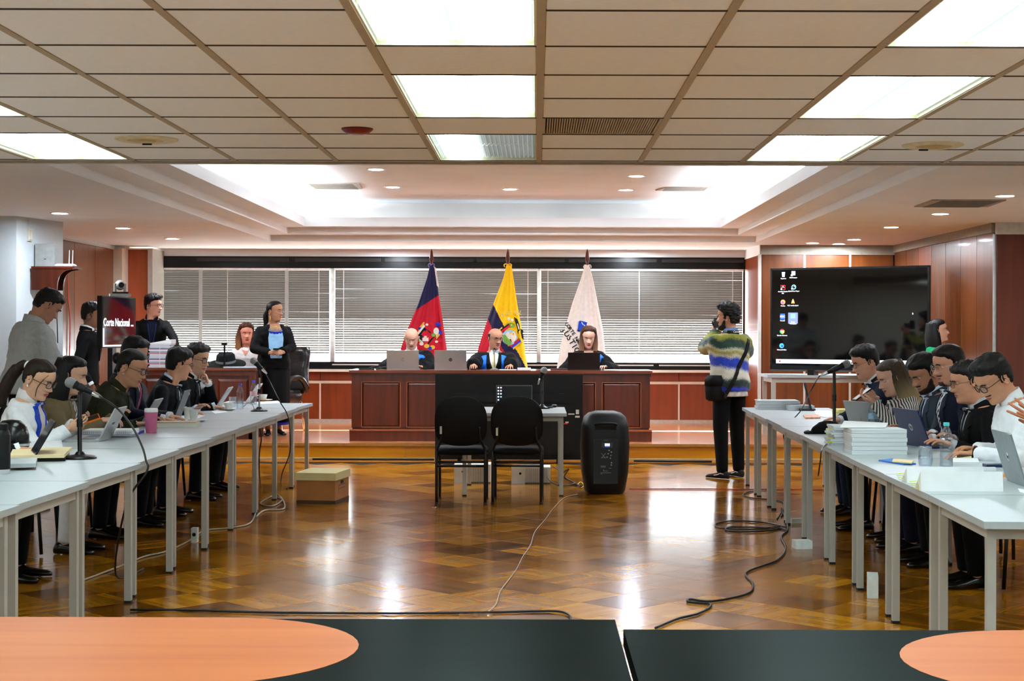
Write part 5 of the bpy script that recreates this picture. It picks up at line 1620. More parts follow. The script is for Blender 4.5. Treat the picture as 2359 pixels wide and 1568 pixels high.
# ---- left: screen on a tall stand with a camera on top
Ys = 15.0; cpt = P(275, 742, Ys); th = math.radians(84)
t = thing('tall_display', 'dark display on a tall stand with white lettering, turned to the aisle', 'display', (cpt.x, cpt.y, 0), th)
zc2 = cpt.z; DW2, DH2 = .44, .252
MB().b2((-DW2, 0, zc2 - DH2), (DW2, .05, zc2 + DH2)).build('body', M_black, t, bevel=.006)
MB().b2((-DW2 + .012, -.004, zc2 - DH2 + .015), (DW2 - .012, .002, zc2 + DH2 - .012)).build('screen', mat('dark_screen_glass', (14, 15, 16), .05, spec=.7, var=0), t)
text_obj('screen_lettering', 'Corte Nacional ...', .108, E_white, t, Matrix.Translation((-DW2 + .022, -.0055, zc2 - .005)) @ XM, 0, align='LEFT', bold=.002)
MB().b2((-DW2 + .012, -.006, zc2 - DH2 + .015), (-DW2 + .04, -.004, zc2 - .06)).build('screen_edge', E_white, t)
MB().b2((-DW2 + .012, -.006, zc2 - DH2 + .015), (DW2 - .1, -.004, zc2 - DH2 + .03)).build('screen_edge', E_white, t)
MB().b2((-.05, .05, .05), (.05, .10, zc2 + .1)).build('pole', M_blackm, t, bevel=.004)
MB().b2((-.35, -.22, .0), (.35, .32, .05)).build('base', M_blackm, t, bevel=.01)
t = thing('conference_camera', 'silver ball camera on a base on top of the tall display', 'camera', (cpt.x, cpt.y + .02, zc2 + DH2), math.radians(20))
MB().b2((-.10, -.07, .0), (.10, .07, .03)).build('base', mat('silver_plastic', (170, 170, 168), .35, .2), t, bevel=.008)
MB().b2((-.075, -.05, .03), (.075, .05, .048)).build('plinth', M_black, t, bevel=.006)
MB().b2((-.055, -.03, .045), (-.035, .03, .13)).build('yoke', _mats['silver_plastic'], t, bevel=.006); MB().b2((.035, -.03, .045), (.055, .03, .13)).build('yoke', _mats['silver_plastic'], t, bevel=.006)
MB().ball((0, 0, .115), .05, 24, 16).build('ball', _mats['silver_plastic'], t, smooth='all')
MB().lathe([(.028, .042), (.026, .056), (.012, .056)], c=(0, 0, .115), axis=(.2, -1, 0), n=20).build('lens', M_black, t, smooth=True)

# ---- wall shelf on the pillar with box and router
sh = P(70, 640, 15.6)
t = thing('wall_shelf', 'small dark wooden bracket shelf on the white pillar', 'shelf', (-5.155, 15.6, 0))
zt1, zb1 = P(0, 614, 15.6).z, P(0, 668, 15.6).z
L = .44
MB().b2((0, -.11, zt1 - .022), (L, .16, zt1)).build('shelf_board', M_bench, t, bevel=.003)
pts = [(0, -.10, zb1), (.26, -.10, zb1)]
for i in range(9): u = i / 8; pts.append((.26 + (L - .02 - .26) * u ** 2.2, -.10, zb1 + (zt1 - .03 - zb1) * (1 - (1 - u) ** 2.0) ))
pts += [(L - .02, -.10, zt1 - .022), (0, -.10, zt1 - .022)]
MB().prism(pts, (0, .03, 0)).build('bracket', M_bench, t); 
MB().prism([(a, b + .20, c) for a, b, c in pts], (0, .03, 0)).build('bracket', M_bench, t)
t = thing('wall_box', 'grey upright box on the wall shelf beside the router', 'box', (P(106, 600, 15.6).x, 15.62, zt1))
MB().b2((-.10, -.06, 0), (.10, .06, .235)).build('case', mat('grey_plastic', (140, 142, 140), .5), t, bevel=.006)
MB().b2((-.008, -.062, .075), (.014, -.058, .082)).build('mark', M_dark, t)
t = thing('router', 'white router with two antennas on the wall shelf', 'router', (P(152, 610, 15.6).x, 15.62, zt1))
MB().loft([[(x * k, y * k, z) for x, y in ((-.1, -.07), (.085, -.07), (.1, 0), (.085, .07), (-.1, .07))] for k, z in ((.9, 0), (1, .01), (.97, .022), (.8, .03))]).build('case', mat('white_plastic', (220, 222, 222), .4), t, smooth=True)
for x in (.01, .045): MB().cyl((x, .05, .02), (x + .004, .05, .175), .006, .004, 10).build('antenna', _mats['white_plastic'], t, smooth=True)
p = P(57, 540, 15.45)
t = thing('intercom', 'small cream wall box high on the white pillar', 'wall box', (-5.19, 15.5, 0), math.radians(70))
MB().b2((-.03, -.03, P(0, 555, 15.5).z), (.03, .0, P(0, 526, 15.5).z)).build('case', mat('cream_box', (206, 200, 186), .5), t, bevel=.006)
MB().b2((-.012, -.045, P(0, 552, 15.5).z), (.012, -.03, P(0, 530, 15.5).z)).build('handset', _mats['cream_box'], t, bevel=.006)
MB().b2((-.01, -.01, P(0, 526, 15.5).z), (-.004, -.003, ZS - .01)).build('cord', _mats['cream_box'], t)
for px, col, nm in ((156, (190, 70, 40), 'orange cable hanging down the left wood wall'), (128, (20, 20, 22), 'black cable hanging from the wall shelf')):
    Yc = 16.0 if px == 128 else 18.6
    if px == 128: o = MB().tube([P(126, 650, 15.65), P(127, 690, 15.62), P(131, 730, 15.62), P(133, 790, 15.62)], .006, 6, smooth=4)
    else: o = MB().tube([Vector((-5.68, P(0, 630, 18).y + .4, P(0, 632, 18.4).z)), Vector((-5.685, 18.44, P(0, 690, 18.4).z)), Vector((-5.68, 18.5, P(0, 740, 18.4).z)), Vector((-5.685, 18.48, P(0, 850, 18.4).z))], .008, 6, smooth=4)
    tag(o.build('cable', mat(nm.split(' ')[0] + '_cable', col, .5), smooth='all'), nm, 'cable')

# ---- flags behind the bench
M_pole = mat('red_brown_pole', (92, 34, 24), .3, var=.1)
def flag(px, Ytop, label, cloth_fn, lo, hi, ribbon, bottom=905, lean=0):
    Yf = 20.2
    tip = P(px, 573, Yf)
    t = thing('flag', label, 'flag', (tip.x, Yf, PLAT), group='flags on poles behind the bench')
    zt = tip.z - PLAT
    MB().cyl((0, 0, .03), (0, 0, zt - .20), .016, n=12).build('pole', M_pole, t, smooth=True)
    MB().lathe([(.014, zt - .2), (.030, zt - .13), (.026, zt - .11), (.016, zt - .04), (.001, zt)], n=16).build('finial', M_pole, t, smooth='all')
    MB().lathe([(.20, 0), (.20, .02), (.06, .05), (.03, .08)], n=28).build('base', M_pole, t, smooth=True)
    ztop = P(px, 611, Yf).z - PLAT; zbot = P(px, 855, Yf).z - PLAT - .35
    # draped cloth: closed cone of folds; left and right outline in photo pixels at heights
    n = 150; m = 140; bm = bmesh.new(); uv = bm.loops.layers.uv.new('UVMap'); rows = []
    for j in range(m + 1):
        v = j / m; z = ztop + (zbot - ztop) * v
        py = VY - (z + PLAT - CAMZ) * FOC / Yf
        xl, xr = lo(py), hi(py)
        cx_, hw_ = ((xl + xr) / 2 - px) * Yf / FOC, max(.012, (xr - xl) / 2 * Yf / FOC)
        row = []
        for i in range(n):
            a = 2 * PI * i / n
            fold = .022 * min(1, v * 2.5) * (math.sin(a * 7 + 2.2 * v) * .6 + math.sin(a * 12 - 3 * v) * .4) * smooth(-.2, .3, -math.sin(a)) 
            row.append(bm.verts.new((cx_ + math.cos(a) * hw_, math.sin(a) * (hw_ * .45 + .01) + fold, z)))
        rows.append(row)
    for j in range(m):
        for i in range(n):
            k = (i + 1) % n
            f = bm.faces.new((rows[j][i], rows[j + 1][i], rows[j + 1][k], rows[j][k])); f.smooth = True
            c = f.calc_center_median(); wp = Vector((c.x + tip.x, c.y + Yf, c.z + PLAT))
            pxx = VX + (c.x + tip.x) * FOC / Yf; pyy = VY - (wp.z - CAMZ) * FOC / Yf
            f.material_index = cloth_fn(pxx, pyy)
    bm.faces.new(rows[0]); bm.faces.new(rows[-1][::-1])
    bmesh.ops.recalc_face_normals(bm, faces=bm.faces[:])
    me = bpy.data.meshes.new('cloth'); bm.to_mesh(me); bm.free()
    return t, me, tip, Yf
def lin(pts):
    def f(y):
        if y <= pts[0][0]: return pts[0][1]
        for (a, x0), (b, x1) in zip(pts, pts[1:]):
            if y <= b: return x0 + (x1 - x0) * (y - a) / (b - a)
        (a, x0), (b, x1) = pts[-2:]
        return x1 + (x1 - x0) * (y - b) / (b - a) * .4
    return f
F_navy = cloth('flag_navy', (24, 22, 62), .6); F_red = cloth('flag_red', (186, 20, 42), .6); F_yel = cloth('flag_yellow', (255, 200, 16), .6); F_white = cloth('flag_white', (240, 232, 226), .6); F_blue = cloth('flag_blue', (26, 22, 58), .6)
def on_flag(me, tip, Yf):
    return BVHTree.FromPolygons([v.co.copy() for v in me.vertices], [tuple(p.vertices) for p in me.polygons])
def stick(t, tree, tip, Yf, name, m, pts, off=.006, parent=None):
    """flat embroidered piece on the flag: outline in photo pixels"""
    out = []
    for px_, py_ in pts:
        x, z = xb(px_, Yf) - tip.x, yb(py_, Yf) - PLAT
        h = tree.ray_cast(Vector((x, -2, z)), Vector((0, 1, 0)))
        y = h[0].y if h[0] is not None else 0
        out.append(Vector((x, y - off, z)))
    ym = sum(p.y for p in out) / len(out)
    out = [Vector((p.x, p.y * .7 + ym * .3, p.z)) for p in out]
    return MB().prism(out, (0, .003, 0)).build(name, m, parent or t)
def ell(cx_, cy_, rx, ry, n=20, rot=0.0):
    r = math.radians(rot)
    return [(cx_ + math.cos(a) * rx * math.cos(r) - math.sin(a) * ry * math.sin(r), cy_ + math.cos(a) * rx * math.sin(r) + math.sin(a) * ry * math.cos(r)) for a in [2 * PI * i / n for i in range(n)]]
def quad(cx_, cy_, w_, h_, rot):
    r = math.radians(rot); return [(cx_ + x * math.cos(r) - y * math.sin(r), cy_ + x * math.sin(r) + y * math.cos(r)) for x, y in ((-w_, -h_), (w_, -h_), (w_, h_), (-w_, h_))]
# blue over red flag
t, me, tip, Yf = flag(994, 20.2, 'blue and red flag with an embroidered shield, leftmost of the three', lambda x, y: 0 if y < 722 - (x - 948) * .66 else 1, lin([(608, 991), (640, 984), (700, 964), (760, 939), (800, 925), (850, 916)]), lin([(608, 1000), (640, 1006), (680, 1011), (760, 1024), (850, 1036)]), 0)
for m in (F_navy, F_red): me.materials.append(m)
link('cloth', me, t); tr = on_flag(me, tip, Yf)
st = lambda n, m, p, o=.006: stick(t, tr, tip, Yf, n, m, p, o)
W_ = cloth('thread_white', (232, 226, 216), .7); G_ = cloth('thread_gold', (214, 178, 60), .6); B_ = cloth('thread_blue', (40, 60, 190), .7); K_ = cloth('thread_black', (20, 20, 24), .7); R_ = cloth('thread_red', (200, 30, 50), .7); GR_ = cloth('thread_green', (110, 160, 60), .7)
mb = [quad(983, 773, 24, 21, 38), quad(983, 774, 20, 17, 38), quad(983, 775, 16, 14, 38), quad(982, 777, 12, 10, 38)]
for i, (q, m) in enumerate(zip(mb, (G_, W_, K_, R_))): st('shield_layer', m, q, .006 + .002 * i)
st('castle', W_, [(975, 786), (975, 778), (979, 778), (979, 774), (985, 774), (985, 778), (989, 778), (989, 786)], .016)
st('helmet', W_, ell(1006, 763, 6, 8), .012)
for cx_, cy_, r, m in ((1010, 748, 6, B_), (1017, 752, 5, R_), (1014, 766, 6, B_), (996, 746, 5, R_), (1015, 784, 6, R_), (969, 757, 4, B_), (985, 748, 3.5, W_), (1007, 787, 3.5, W_), (973, 792, 5, W_), (966, 780, 5, W_), (998, 800, 6, G_), (985, 797, 6, G_), (1000, 772, 5, GR_), (992, 802, 5, B_)):
    st('plume' if m in (B_, R_) else 'scroll', m, ell(cx_, cy_, r, r * .8, 12), .010)
mb = MB(); 
for k in range(26):
    z = P(0, 612 + k * 1.7, Yf).z - PLAT; x = (1001 + k * .24 - 994) * Yf / FOC
    mb.tube([(x, -.045, z), (x + .018, -.055, z - .014), (x + .026, -.05, z - .03)], .0035, 5)
mb.build('white_fringe', mat('fringe', (236, 232, 226), .8), t)
mb = MB(); z = P(0, 608, Yf).z - PLAT
for sx in (-1, 1): mb.tube([(0, -.03, z), (sx * .025, -.04, z + .018), (sx * .04, -.04, z + .002), (sx * .03, -.04, z - .03)], .006, 6, smooth=3)
mb.build('ribbon', mat('violet_ribbon', (120, 110, 190), .6), t)
# yellow, blue, red flag
t, me, tip, Yf = flag(1170, 20.2, 'yellow flag with blue and red bands and a coat of arms, middle flag', lambda x, y: (lambda L_: 0 if x > L_ else (1 if x > L_ - 30 else 2))(lin([(690, 1132), (703, 1137), (742, 1157), (790, 1181), (825, 1201), (850, 1214)])(y)), lin([(608, 1167), (640, 1160), (700, 1137), (740, 1122), (800, 1103), (850, 1092)]), lin([(608, 1178), (640, 1183), (700, 1192), (760, 1203), (850, 1217)]), 0)
for m in (F_yel, F_blue, F_red): me.materials.append(m)
link('cloth', me, t); tr = on_flag(me, tip, Yf)
st = lambda n, m, p, o=.006: stick(t, tr, tip, Yf, n, m, p, o)
SB = cloth('thread_sky', (170, 205, 230), .7)
st('shield_rim', G_, ell(1173, 777, 20, 20), .008); st('shield_sky', SB, ell(1174, 777, 17.5, 17.5), .011); st('mountain', W_, [(1160, 776), (1170, 763), (1176, 770), (1184, 762), (1190, 775), (1186, 786), (1168, 790)], .014); st('meadow', GR_, [(1158, 772), (1164, 770), (1180, 790), (1172, 795), (1162, 788)], .016); st('sun', G_, ell(1183, 769, 2.5, 2.5, 10), .017)
for a, b_, m, off in ((1162, 752, G_, .009), (1163, 755, K_, .011), (1164, 758, R_, .013)): st('flag_fold', m, quad(a, b_, 13, 2.4, -38), off)
for a, b_, m, off in ((1192, 795, G_, .009), (1189, 792, B_, .011), (1186, 789, R_, .013)): st('flag_fold', m, quad(a, b_, 13, 2.4, -38), off)
st('leaf', GR_, ell(1178, 749, 8, 6), .012); st('leaf', GR_, ell(1195, 786, 5, 8), .012); st('scroll', W_, ell(1172, 735, 3, 4), .011); st('scroll', W_, ell(1180, 737, 3, 3), .011)
st('condor_wing', K_, [(1184, 730), (1192, 735), (1197, 748), (1198, 760), (1194, 764), (1190, 750), (1187, 742)], .012); st('condor_body', K_, ell(1199, 764, 7, 6), .013); st('condor_wing', K_, [(1199, 762), (1206, 770), (1207, 784), (1202, 778)], .013); st('condor_mark', W_, quad(1194, 752, 1.2, 7, -15), .016)
for i, ch_ in enumerate('REPUBL'):
    px_ = 1158 + i * 8.2; py_ = 722 - (i - 2) * .9 + (0.35 * (i - 3) ** 2)
    x, z = xb(px_, Yf) - tip.x, yb(py_, Yf) - PLAT; h = tr.ray_cast(Vector((x, -2, z)), Vector((0, 1, 0))); y = (h[0].y if h[0] is not None else 0) - .008
    text_obj('lettering', ch_, .075, cloth('thread_pale_gold', (232, 214, 130), .6), t, Matrix.Translation((x, y, z)) @ XM @ Matrix.Rotation(math.radians(6 - i * 5), 4, 'Z'), .001)
mb = MB(); z = P(0, 607, Yf).z - PLAT
for sx in (-1, 1): mb.tube([(0, -.03, z), (sx * .03, -.05, z + .012), (sx * .05, -.05, z - .004), (sx * .04, -.05, z - .03)], .007, 6, smooth=3)
mb.build('ribbon', mat('yellow_ribbon', (250, 190, 40), .6), t)
# white court flag
t, me, tip, Yf = flag(1353, 20.2, 'white flag with dark lettering and a blue emblem, rightmost of the three', lambda x, y: 0, lin([(608, 1348), (640, 1339), (700, 1318), (760, 1301), (800, 1291), (850, 1283)]), lin([(608, 1357), (640, 1366), (700, 1378), (760, 1390), (850, 1399)]), 0)
me.materials.append(F_white)
link('cloth', me, t); tr = on_flag(me, tip, Yf)
st = lambda n, m, p, o=.006: stick(t, tr, tip, Yf, n, m, p, o)
st('emblem', cloth('emblem_blue', (24, 70, 190), .6), [(1333, 739), (1337, 738), (1352, 742), (1348, 756), (1336, 762), (1330, 760)], .010)
st('emblem_dark_edge', K_, [(1329, 759), (1336, 762), (1336, 764), (1329, 761)], .012)  # thin black piece along the lower edge of the emblem
st('emblem_ray', W_, [(1338, 739), (1340, 746), (1348, 752), (1343, 746)], .013)
def flag_text(s_, px_, py_, dx, dy, size):
    for i, ch_ in enumerate(s_):
        x, z = xb(px_ + dx * i, Yf) - tip.x, yb(py_ + dy * i, Yf) - PLAT
        h = tr.ray_cast(Vector((x, -2, z)), Vector((0, 1, 0))); y = (h[0].y if h[0] is not None else 0) - .022
        if ch_ != ' ': text_obj('lettering', ch_, size, K_, t, Matrix.Translation((x, y, z)) @ XM @ Matrix.Rotation(math.atan2(-dy, dx), 4, 'Z'), .001, bold=.002)
flag_text('CORTE NACIONAL', 1305.5, 746, 3.7, 5.6, .064)
flag_text('JUSTICIA', 1300, 760, 5.6, 9.2, .105)
mb = MB(); z = P(0, 608, Yf).z - PLAT
for sx in (-1, 1): mb.tube([(0, -.03, z), (sx * .03, -.04, z + .008), (sx * .045, -.04, z - .004), (sx * .05, -.04, z - .03)], .006, 6, smooth=3)
mb.build('ribbon', mat('white_ribbon', (236, 232, 228), .6), t)
# ------------------------------------------------------------------ the people in the room
C_shirt = cloth('white_shirt_cloth', (226, 230, 236), .8); C_blue_shirt = cloth('pale_blue_shirt', (196, 210, 232), .8)
C_navy = cloth('navy_suit', (12, 15, 34), .8); C_black = cloth('black_suit', (5, 5, 7), .8); C_dark = cloth('dark_trousers', (5, 5, 6), .85)
C_grey = cloth('grey_suit', (44, 54, 66), .8); C_charc = cloth('charcoal_suit', (10, 11, 16), .8); C_blue_suit = cloth('blue_suit', (14, 26, 44), .8)
C_white = cloth('white_jacket_cloth', (224, 226, 230), .8, bump=.35, bscale=40); C_olive = cloth('olive_cloth', (38, 39, 26), .9, bump=.4, bscale=30); C_beige = cloth('beige_cloth', (112, 98, 72), .9)
C_sweat = cloth('grey_fleece', (168, 174, 174), .95, bump=.4, bscale=60); C_royal = cloth('royal_blue_satin', (16, 60, 170), .45); C_stole = cloth('bright_blue_satin', (40, 120, 232), .35, bump=.3, bscale=18)
C_robe = cloth('black_robe', (7, 8, 11), .7, bump=.4, bscale=22); C_green = cloth('green_cloth', (16, 140, 84), .8); C_knit = cloth('white_knit', (214, 208, 206), .9, bump=.4, bscale=120)
C_lblue = cloth('light_blue_satin', (150, 200, 240), .4, bump=.5, bscale=16); C_cobalt = cloth('cobalt_trim', (30, 50, 200), .6)
T_red = cloth('red_tie', (150, 50, 76), .6); T_dark = cloth('dark_tie', (18, 18, 24), .6); T_yel = cloth('yellow_tie', (214, 202, 130), .6)
M_gold = mat('gold', (214, 166, 70), .3, metal=.9); M_silver = mat('silver', (200, 202, 206), .2, metal=.9); M_pearl = mat('pearl', (236, 230, 222), .25)
def stripes(name, c1, c2, scale, axis='X', rough=.8, sharp=.5, dist=0.0):
    m = bpy.data.materials.new(name); m.use_nodes = True; nt = m.node_tree; N = nt.nodes; L = nt.links; b = N['Principled BSDF']
    tc = N.new('ShaderNodeTexCoord'); wv = N.new('ShaderNodeTexWave'); wv.bands_direction = axis; wv.inputs['Scale'].default_value = scale; wv.inputs['Distortion'].default_value = dist
    L.new(tc.outputs['Object'], wv.inputs['Vector']); rp = N.new('ShaderNodeValToRGB'); rp.color_ramp.elements[0].position = sharp - .04; rp.color_ramp.elements[1].position = sharp + .04
    rp.color_ramp.elements[0].color = srgb(*c1); rp.color_ramp.elements[1].color = srgb(*c2); L.new(wv.outputs['Fac'], rp.inputs[0]); L.new(rp.outputs[0], b.inputs['Base Color']); b.inputs['Roughness'].default_value = rough
    return m
T_stripe = stripes('striped_tie', (20, 22, 34), (206, 210, 220), 16, 'DIAGONAL')
T_burg = stripes('burgundy_striped_tie', (40, 18, 28), (150, 120, 130), 14, 'DIAGONAL', sharp=.85)
C_blouse = stripes('striped_blouse', (34, 30, 30), (212, 206, 200), 17, 'Y', dist=1.2)
B_ = lambda t_, a_: (t_, a_)
DARK = (22, 17, 15)
people_seats = []
def seat_at(p, label):
    people_seats.append((p, label))
def wr(px, py, Y): return P(px, py, Y)
def wt(px, py, Y): q = P(px, py, Y); return Vector((q.x, q.y, TZ + .036))

# ---------- left row (facing the aisle)
p = Person('woman in white jacket with blue lapels looking down at a phone', (86, 869), 10.0, face=-90, lean=14, head_yaw=-14, head_pitch=26, fem=True, tone=(206, 160, 130), lips=(176, 72, 76))
p.arm('r', wr(158, 987, 9.85), pole=(.5, -.6, -1), hand=(.5, .06, .4), palm=(-.7, .1, .4), fingers=(-.25, 1, .25)); p.arm('l', wr(172, 974, 10.12), pole=(-.6, -.4, -1), hand=(.6, .06, .5), palm=(.6, 0, .6), fingers=(.15, 1, .15)); p.sit(); p.body()
p.garment('jacket', C_white, grow=.012, sleeve_r=(.066, .062, .052), wrinkle=.007)
p.patch('turtleneck', C_knit, [(-.05, .485), (.05, .485), (.06, .40), (.03, .14), (-.03, .14), (-.06, .40)], off=.004)
p.collar(C_knit, 'turtleneck_collar', r=(.064, .060), z=(.46, .545), gap=.02, tilt=.006)
for sx in (-1, 1): p.patch('lapel', C_royal, [(sx * .040, .49), (sx * .075, .47), (sx * .095, .40), (sx * .07, .28), (sx * .045, .10), (sx * .02, .10), (sx * .045, .28), (sx * .055, .40)], off=.012, thick=.006)
p.trousers(C_white); p.shoes(M_shoe); p.face(brow=DARK, lids=.75, gaze=(0, -.4), glasses=dict(rgb=(24, 18, 16), thick=.0022, rnd=3.2))
p.hair((46, 32, 22), short_mask(0.194, 0.170, .115, .05), crown_thick(.012, .007, .004), amp=.25, ns=70, vs=(1, .3, 1))
mb = MB(); mb.tube([p.HM @ Vector(v) for v in ((0, -.095, .155), (0, -.125, .15), (0, -.16, .10), (0.01, -.175, .02), (.02, -.17, -.08), (.02, -.15, -.16))], [.024, .032, .042, .044, .036, .012], 14, smooth=5); mb.build('ponytail', hair_mat((52, 36, 24)), p.root, smooth='all')
mb = MB(); mb.lathe([(.02, -.01), (.028, -.006), (.028, .006), (.02, .01)], c=p.HM @ Vector((0, -.108, .153)), axis=p.HM.to_3x3() @ Vector((0, -1, -.1)), n=16); mb.build('hair_tie', C_shirt, p.root, smooth=True)
for sx in (-1, 1):
    mb = MB(); mb.tube([p.HM @ Vector((sx * .052, .082, .178)), p.HM @ Vector((sx * .070, .070, .14)), p.HM @ Vector((sx * .076, .058, .08)), p.HM @ Vector((sx * .07, .066, .02))], [.002, .004, .0035, .001], 8, smooth=4); mb.build('hair_strand', hair_mat((120, 88, 48)), p.root, smooth='all')
    MB().ball(p.HM @ Vector((sx * .079, -.008, .064)), (.006, .006, .011), 10, 8).build('earring', M_pearl, p.root, smooth='all')
seat_at(p, 'black office chair under the woman in the white jacket'); L1 = p

p = Person('person in dark suit beyond the left photo edge, only a hand showing', (-70, 880), 8.9, face=-90, lean=12, head_pitch=15, tone=(196, 146, 116))
p.arm('r', wt(40, 1040, 8.75), pole=(.6, -.5, -1), hand=(.7, .06, .5), fingers=(0, 1, 0)); p.arm('l', wt(20, 1030, 9.1), pole=(-.6, -.5, -1)); p.sit(); p.suit(C_black, C_shirt, T_dark); p.face(brow=DARK); p.hair((20, 16, 15), thick=crown_thick())
seat_at(p, 'black office chair beyond the left photo edge')

p = Person('woman with long black hair in a beige jacket, second from the near end', (160, 862), 10.75, face=-90, lean=13, head_yaw=2, head_pitch=14, fem=True, tone=(204, 158, 132), lips=(170, 80, 80))
p.arm('r', wr(238, 967, 10.6), pole=(.6, -.5, -1), hand=(.5, .06, .5), palm=(-.3, 0, -1), fingers=(-.3, 1, .1)); p.arm('l', wr(262, 958, 10.95), pole=(-.6, -.5, -1)); p.sit(); p.body()
p.garment('jacket', C_beige, grow=.014, wrinkle=.008); p.patch('blouse', stripes('black_white_blouse', (16, 16, 18), (220, 218, 214), 22, 'DIAGONAL'), [(-.05, .485), (.05, .485), (.05, .36), (.01, .12), (-.01, .12), (-.05, .36)], off=.004)
for sx in (-1, 1): p.patch('lapel', C_beige, [(sx * .04, .485), (sx * .08, .46), (sx * .10, .37), (sx * .05, .16), (sx * .012, .12), (sx * .05, .34)], off=.011, thick=.006)
p.trousers(C_dark); p.shoes(M_shoe); p.face(brow=DARK, lids=.8)
p.hair((12, 10, 10), short_mask(0.192, 0.170, .10, .04), crown_thick(.018, .012, .006), amp=.15)
curtain(p.HM, hair_mat((11, 9, 9)), p.root, .208, -.20, lambda u: .066 + .004 * u, lambda u: .086 + .022 * math.sin(min(1, u * 1.3) * 2.4), lambda u: 1.9 + .3 * math.sin(u * 2.2), flare=.05)
seat_at(p, 'black office chair under the woman in the beige jacket')

p = Person('woman in olive shirt jacket and glasses bending over her laptop', (300, 843), 11.4, face=-90, size=1.05, lean=30, head_yaw=-8, head_pitch=22, fem=True, tone=(184, 134, 104), lips=(150, 70, 66))
p.arm('r', wt(312, 965, 11.2), pole=(.6, -.6, -1), hand=(.3, .08, .4), palm=(0, 0, -1), fingers=(-.1, 1, .05)); p.arm('l', wt(340, 952, 11.6), pole=(-.6, -.6, -1), hand=(.3, .08, .4), palm=(0, 0, -1)); p.sit(); p.body()
p.garment('shirt_jacket', C_olive, grow=.014, wrinkle=.010); p.collar(C_olive, 'shirt_collar', r=(.076, .068), z=(.462, .518), gap=.9, thick=.006)
p.patch('button_placket', C_olive, [(-.02, .47), (.02, .47), (.018, .1), (-.018, .1)], off=.012, thick=.006)
for sx in (-1, 1): p.patch('chest_pocket', C_olive, [(sx * .05, .34), (sx * .12, .335), (sx * .12, .23), (sx * .05, .23)], off=.011)
p.trousers(C_dark); p.shoes(M_shoe); p.face(brow=DARK, lids=.75, gaze=(0, -.4), glasses=dict(rgb=(20, 16, 16), thick=.0018, rnd=2.6))
p.hair((18, 14, 13), short_mask(0.196, 0.175, .11, .05), crown_thick(.012, .008, .004), amp=.2, vs=(1, .3, 1))
mb = MB(); mb.ball(p.HM @ Vector((0, -.115, .13)), (.045, .04, .045), 18, 12); mb.build('hair_bun', hair_mat((16, 13, 12)), p.root, smooth='all')
MB().ball(p.HM @ Vector((.079, -.006, .066)), .006, 10, 8).build('earring', M_pearl, p.root, smooth='all')
MB().lathe([(.029, -.008), (.031, 0), (.029, .008)], c=p.arms['r'][2] , axis=p.arms['r'][2] - p.arms['r'][1], n=16).build('bracelet', M_dark, p.root, smooth=True)
seat_at(p, 'black office chair under the woman in the olive jacket')

p = Person('man in navy suit, red tie and glasses behind the woman in olive', (306, 812), 12.05, face=-90, lean=10, head_yaw=-18, head_pitch=20, tone=(186, 134, 102))
p.arm('r', wt(374, 950, 11.8), pole=(.6, -.5, -1), hand=(.3, .08, .4), palm=(0, 0, -1), fingers=(-.1, 1, -.1)); p.arm('l', wt(390, 942, 12.2), pole=(-.6, -.5, -1), hand=(.3, .08, .4), palm=(0, 0, -1), fingers=(.1, 1, -.1)); p.sit()
p.suit(C_navy, C_shirt, T_red, vz=.14); p.face(brow=DARK, lids=.7, glasses=dict(rgb=(30, 24, 22))); p.hair((14, 12, 12), short_mask(0.188, 0.150), crown_thick(.024, .009, .02))
seat_at(p, 'black office chair under the man in navy with the red tie')

p = Person('man in dark suit turning his head away to the man beside him', (409, 836), 13.2, face=-90, size=1.04, lean=22, head_yaw=38, head_pitch=14, tone=(196, 144, 112))
p.arm('r', wt(428, 958, 13.0), pole=(.6, -.6, -1), hand=(.3, .08, .4), palm=(0, 0, -1), fingers=(0, 1, -.05)); p.arm('l', wt(452, 946, 13.3), pole=(-.6, -.5, -1)); p.sit()
p.suit(C_charc, C_blue_shirt, T_dark); p.face(brow=DARK, lids=.4, glasses=dict(rgb=(24, 20, 20))); p.hair((13, 11, 11), short_mask(0.186, 0.150, .09, .045), crown_thick(.026, .011, .02))
seat_at(p, 'black office chair under the man turning away')

p = Person('man in black suit and glasses resting his hand against his mouth', (452, 824), 13.95, face=-90, size=1.06, lean=22, head_yaw=-26, head_pitch=12, tone=(206, 158, 128))
p.arm('r', wt(492, 928, 13.75), pole=(.6, -.6, -1), hand=(.6, .05, .5), palm=(0, 0, -1), fingers=(.0, 1, -.1)); p.arm('l', wr(480, 884, 14.0), pole=(-.2, .7, -1), hand=(.9, .04, .7), palm=(.3, -1, 0), fingers=(.15, -.25, 1)); p.sit()
p.suit(C_black, C_shirt, T_dark, vz=.15); p.face(brow=DARK, lids=.3, glasses=dict(rgb=(14, 12, 12), thick=.0026, rnd=3.2)); p.hair((26, 20, 17), short_mask(0.184, 0.148), crown_thick(.024, .009, .024))
MB().lathe([(.029, -.012), (.031, 0), (.029, .012)], c=p.arms['r'][2] - (p.arms['r'][2] - p.arms['r'][1]).normalized() * .0, axis=p.arms['r'][2] - p.arms['r'][1], n=16).build('watch', M_blackm, p.root, smooth=True)
seat_at(p, 'black office chair under the man with his hand at his mouth')

